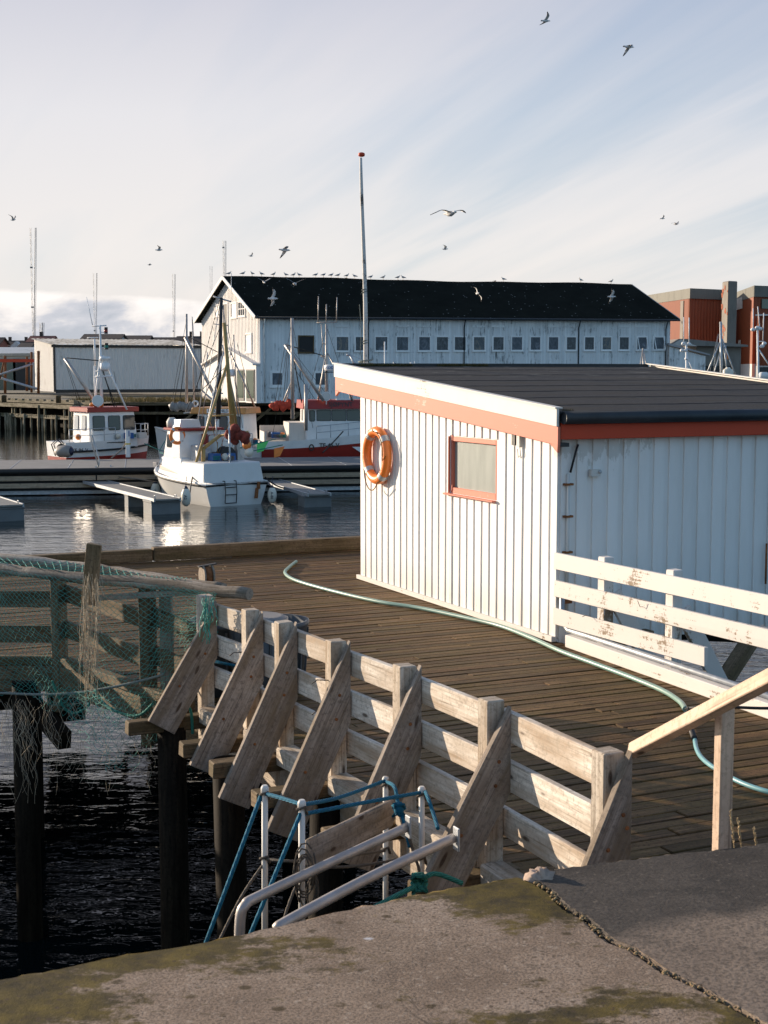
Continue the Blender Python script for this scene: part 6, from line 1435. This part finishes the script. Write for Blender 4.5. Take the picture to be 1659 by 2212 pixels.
# ---- lean-to, concrete block, chimney, red buildings
lt = thing('lean_to', V(27, 127, 2.6), 'small weathered white lean-to against the right end of the long building', 'shed')
a0, a1, a2 = W(1444, 830, 126.5), W(1521, 830, 126.5), W(1521, 830, 133)
bb = MB(); bb.quad(xy(a0, 2.6), xy(a1, 2.6), xy(a1, zat(769, 126.5)), xy(a0, zat(748, 126.5))); bb.quad(xy(a1, 2.6), xy(a1+V(.4, 6, 0), 2.6), xy(a1+V(.4, 6, 0), zat(769, 126.5)), xy(a1, zat(769, 126.5)))
t = .15
while t < a1.x-a0.x: bb.beam(V(a0.x+t, 126.48, 2.6), V(a0.x+t, 126.48, zat(748, 126.5)+(zat(769, 126.5)-zat(748, 126.5))*t/(a1.x-a0.x)), .14, .05, up=V(0, 1, 0)); t += .3
bb.build('wall', M['oldwhite'], lt)
bb = MB(); bb.prism([V(a0.x-.1, 126.2, zat(746, 126.5)), V(a1.x+.4, 126.2, zat(768, 126.5)), V(a1.x+.4, 126.2, zat(765, 126.5)), V(a0.x-.1, 126.2, zat(741, 126.5))], V(0, 6, 0)); bb.build('roof', M['rooftin'], lt)
cbk = thing('concrete_block', V(32, 134, 2.6), 'stained grey concrete block building with a low roof beside the lean-to', 'building')
x0, x1 = GX(1500, 134), GX(1596, 134); bb = MB(); bb.prism([V(x0, 134, 2.6), V(x1, 134, 2.6), V(x1, 134, zat(748, 134)), V(x0, 134, zat(742, 134))], V(0, 7, 0)); bb.build('wall', M['stainconc'], cbk)
bb = MB(); xm = GX(1462, 137); bb.prism([V(GX(1443, 133), 133, zat(746, 133)), V(x1+.4, 133, zat(749, 133)), V(x1+.4, 133, zat(745, 133)), V(GX(1480, 133), 133, zat(732, 133)), V(GX(1462, 133), 133, zat(732, 133))], V(0, 5, 0)); bb.build('roof', M['stainconc'], cbk)
bb = MB(); bb.prism([V(GX(1444, 132.9), 132.9, zat(746, 133)), V(GX(1502, 132.9), 132.9, zat(748, 133)), V(GX(1466, 132.9), 132.9, zat(733, 133))], V(0, .1, 0)); bb.build('gable_trim', M['plaster'], cbk)
bb = MB(); bb.beam(V(GX(1545, 133.95), 133.95, 2.6), V(GX(1545, 133.95), 133.95, zat(790, 134)), 3.0, .1, up=V(0, 1, 0)); bb.build('door', M['dark'], cbk)
ch = thing('chimney', V(34, 137, 2.6), 'massive square concrete chimney with patches of exposed brick', 'chimney')
cz = zat(608, 137); c0_ = V(GX(1565.5, 136), 136, 0); cl = c0_+V(-.55, 1.4, 0); 
cl = V(GX(1552, 137.6), 137.6, 0); cr = V(GX(1585, 136.6), 136.6, 0); cbk2 = cl+cr-c0_
bb = MB(); bb.prism([xy(c0_, 2.6), xy(cr, 2.6), xy(cbk2, 2.6), xy(cl, 2.6)], UP*(cz-2.6)); bb.build('stack', M['chimney'], ch, bevel=.08)
bb = MB(); random.seed(44)
for _ in range(16):
    t = random.random(); z_ = cz-random.uniform(.6, 7.5); q = cl.lerp(c0_, t*.9+.02); nn_ = V(-.9, -.5, 0).normalized(); s_ = random.uniform(.1, .28)
    pts = [xy(q, z_)+(c0_-cl).normalized()*math.cos(a)*s_*random.uniform(.5, 1.1)+UP*math.sin(a)*s_*random.uniform(.7, 1.6)+nn_*.01 for a in [k*.8 for k in range(8)]]
    bb.prism(pts, nn_*.015)
bb.build('brick_patch', M['brickpatch'], ch)
def corr(bb, p, q, z0, z1, n_, step=.45, dep=.09, m=0):
    L_ = (q-p).length; d_ = (q-p).normalized(); t = 0
    while t < L_-.01:
        t1 = min(L_, t+step*.5); t2 = min(L_, t+step)
        A, B_, C_ = p+d_*t, p+d_*t1, p+d_*t2
        bb.quad(xy(A, z0), xy(B_+n_*dep, z0), xy(B_+n_*dep, z1), xy(A, z1), m); bb.quad(xy(B_+n_*dep, z0), xy(C_, z0), xy(C_, z1), xy(B_+n_*dep, z1), m); t = t2
def redb(lab, kx, kd, lx, ldp, rx, rd_, ytop, yband, ybase=None):
    K = V(GX(kx, kd), kd, 0); Lp = V(GX(lx, ldp), ldp, 0); Rp = V(GX(rx, rd_), rd_, 0); zt_ = zat(ytop, kd); zb__ = zat(yband, kd); nl = V(-(Lp-K).y, (Lp-K).x, 0).normalized(); 
    if nl.x > 0: nl = -nl
    nr = V((Rp-K).y, -(Rp-K).x, 0).normalized()
    t = thing('red_industrial_building', xy(K, 2.6), lab, 'building', 0, 'red corrugated industrial buildings'); zs = 2.6 if ybase is None else zat(ybase, kd)
    bb = MB(); corr(bb, Lp, K, zs, zb__, nl); corr(bb, K, Rp, zs, zb__, nr); bb.build('wall', M['sheetred'], t)
    if ybase is not None: bb = MB(); corr(bb, Lp, K, 2.6, zs, nl, .35); corr(bb, K, Rp, 2.6, zs, nr, .35); bb.build('base_wall', M['sheetwhite2'], t)
    bb = MB(); Bk = Lp+Rp-K; c = (Lp+Rp)/2
    o = [p+(p-c).normalized()*.35 for p in (K, Rp, Bk, Lp)]; bb.prism([xy(p, zb__) for p in o], UP*(zt_-zb__)); bb.build('roof_band', M['fasciagrey'], t)
    bb = MB(); bb.quad(xy(Rp, 2.6), xy(Bk, 2.6), xy(Bk, zb__), xy(Rp, zb__)); bb.quad(xy(Bk, 2.6), xy(Lp, 2.6), xy(Lp, zb__), xy(Bk, zb__)); bb.build('rear_wall', M['sheetred'], t)
    return t, K, Lp, Rp, nl, nr
t, K, Lp, Rp, nl, nr = redb('red corrugated building with a mossy band behind the black roof', 1483, 150, 1380, 166, 1560, 153, 623, 645)
bb = MB(); q = K.lerp(Lp, .12)+nl*.1; bb.beam(xy(q, zat(735, 150)), xy(q, zat(648, 150)), .9, .08, up=nl); bb.build('panel', M['chimney'], t)
t, K, Lp, Rp, nl, nr = redb('tall red corrugated building at the right edge with a white base', 1622, 145, 1583, 158, 1720, 148, 617, 641, 786)
bb = MB(); q0 = onplane(1591, 647, K, nl); q1 = onplane(1606, 666, K, nl); bb.beam(xy((q0+q1)/2+nl*.12, q1.z), xy((q0+q1)/2+nl*.12, q0.z), abs((q1-q0).length)*.9, .08, up=nl); bb.build('panel', M['plaster'], t)
bb = MB(); q0 = onplane(1640, 646, K, nr); q1 = onplane(1700, 668, K, nr); bb.beam(xy((q0+q1)/2+nr*.14, q1.z), xy((q0+q1)/2+nr*.14, q0.z), abs(q1.x-q0.x), .08, up=nr); bb.build('window', M['greenglass'], t)
bb = MB(); q0 = onplane(1600, 735, K, nl); bb.beam(xy(q0+nl*.14, zat(785, 148)), xy(q0+nl*.14, zat(732, 148)), 1.4, .08, up=nl); bb.build('panel', M['plaster'], t)
t3 = thing('red_industrial_building', V(GX(1645, 141), 141, 2.6), 'low red annex with a white sill line at the right edge', 'building', 0, 'red corrugated industrial buildings')
bb = MB(); corr(bb, V(GX(1629, 141), 141, 0), V(GX(1720, 139), 139, 0), zat(790, 141), zat(682, 141), V(-.1, -1, 0)); bb.quad(V(GX(1629, 141), 141, 2.6), V(GX(1629, 145), 145, 2.6), V(GX(1629, 145), 145, zat(682, 141)), V(GX(1629, 141), 141, zat(682, 141))); bb.build('wall', M['sheetred'], t3)
bb = MB(); corr(bb, V(GX(1629, 141), 141, 0), V(GX(1720, 139), 139, 0), 2.6, zat(790, 141), V(-.1, -1, 0), .35); bb.build('base_wall', M['sheetwhite2'], t3)
bb = MB(); bb.beam(V(GX(1626, 140.8), 140.8, zat(681, 141)), V(GX(1720, 138.8), 138.8, zat(681, 141)), .5, .15); bb.build('coping', M['sheetwhite2'], t3)
# ---- white corrugated warehouse on the left
K = V(GX(122, 150), 150, 0); ph = R(25); uw = V(math.cos(ph), math.sin(ph), 0); sw = V(-math.sin(ph), math.cos(ph), 0)
Rw = K+uw*15.9; Lw = K+sw*10.3; zt1 = 7.98; zt2 = 8.75; zb1 = 3.05
ws = thing('warehouse', xy(K, zb1), 'pale corrugated warehouse with a lichen covered sheet roof at the left', 'warehouse')
bb = MB(); corr(bb, K, Rw, zb1, zt1, V(uw.y, -uw.x, 0), .36, .07); bb.build('wall', M['sheetwhite'], ws)
bb = MB(); bb.prism([xy(K, zb1), xy(Lw, zb1), xy(Lw, zt2), xy(K, zt1)], uw*.1); t = .2
while t < 10.2: q = K+sw*t-uw*.01; bb.beam(xy(q, zb1), xy(q, zt1+(zt2-zt1)*t/10.3), .2, .05, up=uw); t += .42
bb.build('side_wall', M['sheetwhite2'], ws)
bb = MB(); bb.quad(xy(Rw, zb1), xy(Rw+sw*10.3, zb1), xy(Rw+sw*10.3, zt2), xy(Rw, zt1)); bb.build('end_wall', M['sheetwhite'], ws)
bb = MB(); p0, p1, p2, p3 = xy(K, zt1)-sw*.4-uw*.35, xy(Rw, zt1)-sw*.4+uw*.3, xy(Rw+sw*10.6, zt2+.05)+uw*.3, xy(Lw, zt2+.05)-uw*.35+sw*.3
NS = 60
for i in range(NS):
    a_, b_ = i/NS, (i+1)/NS; w0 = UP*(.06 if i % 2 else 0); w1 = UP*(0 if i % 2 else .06); bb.quad(p0.lerp(p1, a_)+w0, p0.lerp(p1, b_)+w1, p3.lerp(p2, b_)+w1, p3.lerp(p2, a_)+w0)
bb.build('roof', M['mottled'], ws); bb = MB(); bb.beam(p0-UP*.15+sw*.3, p1-UP*.15+sw*.3, .1, .25); bb.beam(xy(K-uw*.05-sw*.05, zb1), xy(K-uw*.05-sw*.05, zt1), .2, .2); bb.beam(xy(K, zb1+.05), xy(Rw, zb1+.05), .2, .35); bb.build('trim', M['dark'], ws)
# ---- yard at far left
yb = thing('yard_building', V(GX(30, 165), 165, 3), 'low white building with a pale roof at the far left edge', 'building')
bb = MB(); xa, xb = GX(-60, 165), GX(72, 165); bb.prism([V(xa, 165, 3), V(xb, 165, 3), V(xb, 165, zat(763, 165)), V(xa, 165, zat(763, 165))], V(0, 6, 0)); bb.build('wall', M['plaster'], yb)
bb = MB(); bb.prism([V(xa, 164.5, zat(764, 165)), V(xb+.3, 164.5, zat(763, 165)), V(xb+.3, 168, zat(750, 168)), V(xa, 168, zat(750, 168))], V(0, .2, -.3)); bb.build('roof', M['sheetwhite'], yb)
for x in (20, 50): bb = MB(); bb.beam(V(GX(x, 164.9), 164.9, 3), V(GX(x, 164.9), 164.9, zat(775, 165)), 1.9, .1, up=V(0, 1, 0)); bb.build('door', M['greenglass'] if x == 20 else M['dark'], yb)
yr = thing('steel_gantry', V(GX(40, 140), 140, 2.9), 'rusty steel gantry frame with a red beam and pale bracing tubes', 'gantry')
sticks(yr, 'bracing_tube', 'galv', [((-40, 822, 140), (72, 786, 140), .12), ((-40, 805, 141), (83, 841, 139), .13)])
sticks(yr, 'post', 'rust', [((68, 760, 140), (68, 848, 140), .12), ((83, 758, 138), (83, 850, 138), .14), ((11, 770, 141), (11, 850, 141), .14), ((0, 818, 140), (11, 768, 140), .09), ((58, 770, 141), (58, 845, 141), .12)])
bb = MB(); bb.beam(W(0, 779, 139), W(73, 779, 139), .2, .30); bb.build('red_beam', M['redsolid'], yr)
# ---- distant houses
def house(x0, x1, ytop, yeave, d, wm, rm, lab, chim=(), gable=None):
    X0, X1 = GX(x0, d), GX(x1, d); dep = 8; zt_, ze = zat(ytop, d), zat(yeave, d)
    t = thing('house', V((X0+X1)/2, d, 3), lab, 'house', 0, 'distant houses along the skyline')
    bb = MB(); bb.prism([V(X0, d, 3), V(X1, d, 3), V(X1, d+dep, 3), V(X0, d+dep, 3)], UP*(ze-3)); bb.prism([V(X0+.01, d, ze), V(X0+.01, d+dep, ze), V(X0+.01, d+dep/2, zt_-.1)], V(.3, 0, 0)); bb.prism([V(X1-.3, d, ze), V(X1-.3, d+dep, ze), V(X1-.3, d+dep/2, zt_-.1)], V(.29, 0, 0)); bb.build('wall', M[wm], t)
    bb = MB(); o = .5; bb.prism([V(X0-o, d-o, ze-.2), V(X1+o, d-o, ze-.2), V(X1+o, d+dep/2, zt_), V(X0-o, d+dep/2, zt_)], V(0, .1, .25)); bb.prism([V(X0-o, d+dep+o, ze-.2), V(X1+o, d+dep+o, ze-.2), V(X1+o, d+dep/2, zt_), V(X0-o, d+dep/2, zt_)], V(0, -.1, .25)); rf = bb.build('roof', M[rm], t)
    for cx_ in chim: bb = MB(); xx = GX(cx_, d); bb.beam(V(xx, d+dep/2, zt_-.6), V(xx, d+dep/2, zt_+1.1), .8, .6); bb.build('chimney', M['roofbrown'], rf)
    if gable:
        gx0, gx1, gy = gable; a_, b_ = GX(gx0, d-.6), GX(gx1, d-.6); bb = MB(); bb.prism([V(a_, d-.6, 3), V(b_, d-.6, 3), V(b_, d-.6, ze), V((a_+b_)/2, d-.6, zat(gy, d)), V(a_, d-.6, ze)], V(0, 3, 0)); g_ = bb.build('gable_front', M['housewhite'], t)
        bb = MB(); bb.beam(V((a_+b_)/2+1, d-.65, ze-1.2), V((a_+b_)/2+1, d-.65, ze-.2), .8, .05, up=V(0, 1, 0)); bb.build('window', M['glass'], g_)
house(-12, 3, 730, 742, 330, 'housered', 'roofbrown', 'red house partly out of the picture on the left skyline')
house(5, 60, 737, 748, 340, 'houseyellow', 'roofbrown', 'dark roofed house with a small white gable and two chimneys', (18, 53), (28, 50, 737))
house(66, 112, 727, 739, 300, 'housewhite', 'housered', 'house with a red brown roof and chimney above the warehouse corner', (85,))
house(46, 66, 741, 752, 280, 'houseyellow', 'roofbrown', 'low grey house left of the red brown roof')
house(183, 262, 723, 732, 320, 'housewhite', 'roofbrown', 'long brown roof above the left half of the warehouse')
house(266, 322, 726, 735, 330, 'housewhite', 'roofbrown', 'brown roof above the middle of the warehouse')
house(330, 378, 730, 740, 340, 'houseyellow', 'roofbrown', 'low flat looking roof right of the middle of the warehouse')
house(384, 445, 728, 742, 260, 'houseyellow', 'roofbrown', 'dark house with two chimneys beside the long building gable', (410, 433))
house(445, 470, 740, 790, 250, 'houseyellow', 'roofbrown', 'shadowed house just left of the gable corner')
# radio masts
for i, (x, y, d, r, lab) in enumerate(((77, 492, 420, .30, 'tallest lattice radio mast at the far left'), (209, 590, 520, .22, 'thin radio mast behind the left boat mast'), (378, 592, 520, .22, 'thin radio mast between the left boat and the gable'), (487, 520, 480, .28, 'radio mast rising above the gable peak'), (458, 575, 520, .12, 'hair thin mast just left of the gable roof'), (93, 697, 400, .35, 'short lattice mast beside the red brown roof'))):
    p, q = V(GX(x, d), d, 3), W(x, y, d); bb = MB(); o = [V(math.cos(a)*r, math.sin(a)*r, 0) for a in (0, 2.1, 4.2)]
    for k in range(3): bb.tube([p+o[k], q+o[k]*.8], r*.22, 4)
    n_ = int((q.z-p.z)/(2.2 if r > .25 else 4))
    for k in range(n_):
        z = 3+k*(q.z-3)/n_; z2 = 3+(k+1)*(q.z-3)/n_
        for m in range(3): bb.tube([xy(p+o[m], z), xy(p+o[(m+1) % 3], z2)], r*.14, 3)
        if k % 5 == 4: bb.beam(xy(p, z-.15), xy(p, z+.25), r*2.2, r*2.2)
    tag(bb.build('radio_mast', M['tublid']), lab, 'radio mast', 'radio masts on the skyline')
# ---- masts above the shed roof
def bmast(lab, L_, mat='alu', extra=None):
    x, y, d = L_[0][0]; t = thing('boat_mast', V(GX(x, d), d, .6), lab, 'mast', 0, 'masts of boats hidden behind the shed'); sticks(t, 'pole', mat, [tuple(list(q[:2])+[r*.75 for r in q[2:]]) for q in L_]); 
    if extra: extra(t)
DM = 76
bmast('short tripod mast above the right verge of the shed roof', [((1389, 752, DM), (1392, 860, DM), .06), ((1388, 756, DM), (1375, 850, DM), .04), ((1390, 756, DM), (1408, 850, DM), .03), ((1388, 756, DM), (1380, 850, DM), .02)])
def ex2(t):
    bb = MB()
    for x, y in ((1476, 742), (1488, 743), (1473, 757), (1481, 757), (1483, 775)): bb.ball(W(x, y, DM), .11, .11, .09, 8)
    bb.build('fitting', M['signwhite'], t); bb = MB(); bb.lathe(W(1498, 820, DM), UP, [(.35, 0), (.38, .1), (.2, .3)], 14); bb.build('radar', M['signwhite'], t)
bmast('white mast with two whip antennas in front of the lean-to', [((1482.6, 745, DM), (1484, 860, DM), .07, .09), ((1477, 685, DM), (1477, 742, DM), .035), ((1488.5, 686, DM), (1488.5, 742, DM), .035), ((1472, 744, DM), (1494, 744, DM), .04), ((1487, 778, DM), (1502, 812, DM), .04), ((1472, 758, DM), (1483, 758, DM), .03)], 'signwhite', ex2)
def ex3(t):
    bb = MB()
    for x, y in ((1568, 815), (1572, 812), (1577, 816), (1574, 820)): bb.lathe(W(x, y+6, DM-.5), UP, [(.1, 0), (.17, .1), (.17, .5), (.1, .6)], 10)
    bb.build('float', M['buoywhite'], t); bb = MB(); bb.prism([W(1568, 765, DM), W(1572, 760, DM), W(1573, 775, DM), W(1569, 778, DM)], V(0, .05, 0)); bb.build('flag', M['buoyorange'], t)
bmast('tall mast with raking legs before the chimney', [((1557, 695, DM), (1559, 860, DM), .09, .11), ((1555, 740, DM), (1521, 820, DM), .05), ((1556, 760, DM), (1535, 830, DM), .04), ((1560, 732, DM), (1596, 830, DM), .05), ((1552, 722, DM), (1537, 830, DM), .012), ((1551, 722, DM), (1528, 830, DM), .012), ((1562, 740, DM), (1574, 825, DM), .04), ((1568, 745, DM), (1570, 825, DM), .03)], 'galv', ex3)
def ex4(t):
    bb = MB()
    for x, y in ((1626, 712), (1636, 708), (1642, 710), (1646, 748), (1651, 742)): bb.ball(W(x, y, DM), .13, .12, .10, 8)
    bb.build('fitting', M['signwhite'], t); bb = MB(); bb.lathe(W(1648, 820, DM), UP, [(.26, 0), (.26, .35), (.2, .4)], 14); bb.build('radar', M['signwhite'], t)
    bb = MB(); bb.beam(W(1636, 800, DM), W(1660, 800, DM), .05, .35); bb.build('lamp_bar', M['dark'], t)
bmast('mast with three whip antennas at the right edge', [((1636.5, 712, DM), (1639, 870, DM), .07, .10), ((1627, 666, DM), (1627, 712, DM), .035), ((1637, 662, DM), (1641, 708, DM), .035), ((1650, 676, DM), (1648, 735, DM), .035), ((1624, 713, DM), (1646, 710, DM), .05), ((1636, 738, DM), (1650, 737, DM), .03), ((1640, 756, DM), (1662, 790, DM), .05), ((1634, 750, DM), (1652, 747, DM), .03)], 'signwhite', ex4)
bmast('thin pale pole on the roof edge just right of the flagpole', [((831, 738, 60), (832, 860, 60), .04), ((827, 790, 60), (835, 790, 60), .05)], 'signwhite')
bmast('small crane arm poking up left of the flagpole', [((756, 767, 72), (775, 800, 72), .08), ((748, 767, 72), (757, 766, 72), .07), ((757, 768, 72), (767, 800, 72), .03), ((757, 767, 72), (795, 782, 72), .012), ((775, 800, 72), (790, 870, 72), .08)], 'galv')
bmast('stub of a mast with a pulley behind the mossy roof edge', [((852, 782, 62), (852, 860, 62), .08), ((849, 785, 62), (857, 795, 62), .05)], 'galv')
bmast('low white lamp post behind the mossy roof edge', [((889, 783, 62), (889, 860, 62), .05), ((885, 786, 62), (893, 786, 62), .07), ((896, 780, 62), (896, 860, 62), .02)], 'signwhite')
# ---------------------------------------------------------------- gulls
def gull_mesh(bb, yaw, roll, pitch_, i_l, o_l, i_r, o_r, c, s=1.0, sweep=.12):
    Mx = Matrix.Rotation(yaw, 3, 'Z') @ Matrix.Rotation(pitch_, 3, 'Y') @ Matrix.Rotation(roll, 3, 'X')
    b0 = len(bb.v); n = 10
    prof = [(-.30, .012, -.0), (-.26, .05, .0), (-.18, .042, 0), (-.08, .075, -.01), (.05, .085, -.012), (.15, .062, 0), (.20, .045, .015), (.245, .046, .022), (.28, .034, .018), (.30, .012, .012), (.345, .004, .0)]
    for x, r, z in prof:
        for k in range(n):
            a = 2*math.pi*k/n; fl = .35 if x < -.2 else 1.0; bb.v.append(V(x, math.cos(a)*r*(1.5 if x < -.2 else 1), z+math.sin(a)*r*fl))
    for i in range(len(prof)-1):
        for k in range(n):
            k2 = (k+1) % n; top = math.sin(2*math.pi*(k+.5)/n) > .1 and -.15 < prof[i][0] < .12
            bb.face((b0+i*n+k, b0+i*n+k2, b0+(i+1)*n+k2, b0+(i+1)*n+k), None, .5, 3 if prof[i][0] > .29 else (1 if top else 0), True)
    for sg, ia, oa in ((1, i_l, o_l), (-1, i_r, o_r)):
        st = []; y, z, x = .03, .035, .03; segs = 8
        for k in range(segs+1):
            t = k/segs; an = ia+(oa-ia)*min(1, max(0, (t-.3)/.3)); ch_ = .20*(1-.15*t) if t < .55 else .17*(1-(t-.5)/.52)**.7+.012
            xs_ = x + (.08*math.sin(t*math.pi*1.0) - sweep*max(0, t-.45)*2.0)
            st.append((xs_+ch_*.35, xs_-ch_*.65, y, z)); y += math.cos(an)*.085; z += math.sin(an)*.085
        b1_ = len(bb.v)
        for xf, xb_, y_, z_ in st:
            bb.v += [V(xf, sg*y_, z_), V((xf+xb_)/2, sg*y_, z_+.016), V(xb_, sg*y_, z_), V((xf+xb_)/2, sg*y_, z_-.003)]
        for k in range(segs):
            mt = 2 if k >= segs-2 else 1
            for q, (e, f_) in enumerate(((0, 1), (1, 2), (2, 3), (3, 0))):
                bb.face((b1_+k*4+e, b1_+k*4+f_, b1_+(k+1)*4+f_, b1_+(k+1)*4+e), None, .5, mt if (q < 2 or mt == 2) else 0, True)
        bb.face([b1_+segs*4+k for k in range(4)], None, .5, 2)
    for i in range(b0, len(bb.v)): bb.v[i] = Vector(c)+(Mx @ bb.v[i])*s
def gull(fx, fy, span, yaw, roll, pit, il, ol, ir, orr, lab, fac=1.0):
    d = 1.38*FL/(span*1.18)*fac; bb = MB(); gull_mesh(bb, R(yaw), R(roll), R(pit), R(il), R(ol), R(ir), R(orr), W(fx, fy, d)); o = bb.build('gull', [M['feather'], M['feathergrey'], M['featherdark'], M['bill']]); tag(o, lab, 'gull', 'gulls in flight over the harbour')
gull(1178, 45, 40, 15, -30, 0, 25, 15, 10, -5, 'gull gliding highest in the picture, upper right')
gull(1357, 101, 46, 10, -25, 4, 10, -60, -25, -60, 'gull with drooping wings just below the highest one')
gull(972, 461, 82, -55, 0, 0, 14, -10, 8, -30, 'large gull gliding with wide spread wings above the long roof')
gull(28, 475, 26, -20, 0, 0, 50, 30, 50, 25, 'gull at the far left edge of the sky')
gull(343, 540, 30, 10, -25, 0, 65, 60, 10, -20, 'gull with one wing straight up left of the gable')
gull(323, 572, 18, 10, 0, 0, 20, -10, 20, -30, 'small dark gull left of and below the upright winged one')
gull(542, 553, 20, 30, -20, 0, 40, 20, 20, 0, 'small pale gull above the left part of the long roof')
gull(614, 540, 48, 15, -25, 5, 10, -50, 0, -55, 'gull with arched wings above the long roof left of the flagpole')
gull(961, 538, 26, -10, 0, 0, 45, 0, 45, 10, 'small gull directly below the large gliding gull')
gull(1431, 472, 20, 10, -20, 0, 30, 0, 20, 0, 'faint small gull at the upper left of a pair on the right')
gull(1460, 484, 26, -40, 10, 0, 20, 5, 20, 0, 'larger gull of the pair on the right side of the sky')
gull(570, 609, 34, -70, -20, 20, 55, 40, 10, 0, 'white gull with raised wing crossing the roof ridge at the left')
gull(596, 607, 26, 0, -15, 0, 10, 0, 20, 0, 'gull low over the left roof ridge beside the wing raising one')
gull(637, 613, 46, 80, -10, 0, 45, 25, 15, 0, 'white gull gliding in front of the upper roof left of the flagpole')
gull(589, 645, 44, 20, -60, 0, 10, 5, 10, -5, 'white gull banking in front of the roof near the gable')
gull(1031, 634, 36, -75, -60, 0, 15, -25, 10, -40, 'white gull with sharply bent wings in front of the middle of the roof')
gull(1321, 641, 36, 5, -50, 0, 20, -20, 10, -10, 'white gull in front of the right part of the black roof')
gull(747, 604, 28, 0, 0, 0, 15, 0, 15, 0, 'gull skimming the ridge just left of the flagpole')
gull(1068, 610, 22, 5, 0, 0, 35, -15, 30, -20, 'faint gull skimming the middle of the ridge')
def perch(bb, yaw, c):
    Mx = Matrix.Rotation(yaw, 3, 'Z'); prof = [(-.27, .012, .17), (-.18, .035, .19), (-.08, .065, .205), (.02, .085, .22), (.09, .075, .25), (.125, .052, .29), (.14, .05, .33), (.145, .045, .36), (.15, .015, .395)]
    n = 9; b0 = len(bb.v)
    for x, r, z in prof:
        for k in range(n):
            a = 2*math.pi*k/n; bb.v.append(V(x+math.sin(a)*r*-.35, math.cos(a)*r, z+math.sin(a)*r*.85))
    for i in range(len(prof)-1):
        for k in range(n):
            k2 = (k+1) % n; top = math.sin(2*math.pi*(k+.5)/n) > -.2 and prof[i][0] < .05; bb.face((b0+i*n+k, b0+i*n+k2, b0+(i+1)*n+k2, b0+(i+1)*n+k), None, .5, 1 if top else 0, True)
    bb.tube([V(.17, 0, .345), V(.235, 0, .33)], [.014, .004], 5, 3); bb.tube([V(.0, .03, .16), V(.01, .03, 0)], .008, 4, 3); bb.tube([V(.0, -.03, .16), V(.01, -.03, 0)], .008, 4, 3)
    for i in range(b0, len(bb.v)): bb.v[i] = Vector(c)+Mx @ bb.v[i]*1.12
prx = [498, 527.5, 548.5, 568.5, 593, 620.5, 635.5, 649, 683, 700, 716, 730.5, 749.5, 767.5, 800.5, 827, 858.5, 871, 1085.5, 1250.5, 1314]
ordw = 'first second third fourth fifth sixth seventh eighth ninth tenth eleventh twelfth thirteenth fourteenth fifteenth sixteenth seventeenth eighteenth nineteenth twentieth twenty-first'.split()
random.seed(77); first = None
for i, x in enumerate(prx):
    best = min((abs((rl.lerp(rr_, k/2000).x/rl.lerp(rr_, k/2000).y)-(x-CX)/FL), k/2000) for k in range(2001))[1]
    q = rl.lerp(rr_, best)+UP*(.05*math.sin(best*9)+.03*math.sin(best*31)-.01)
    lab = 'gull standing on the black roof ridge, %s from the gable end' % ordw[i]
    if first is None:
        bb = MB(); perch(bb, 0, q); first = bb.build('gull', [M['feather'], M['feathergrey'], M['featherdark'], M['bill']]); first['label'] = lab; first['category'] = 'gull'; first['group'] = 'gulls standing on the ridge'
        off_ = Vector(first.location)-q; o = first
    else:
        o = first.copy(); COL.objects.link(o); o['label'] = lab
    o.location = q; o.location.z = q.z
    yw = random.choice((random.uniform(-.7, .7), math.pi+random.uniform(-.7, .7))); o.rotation_euler = (0, 0, yw)
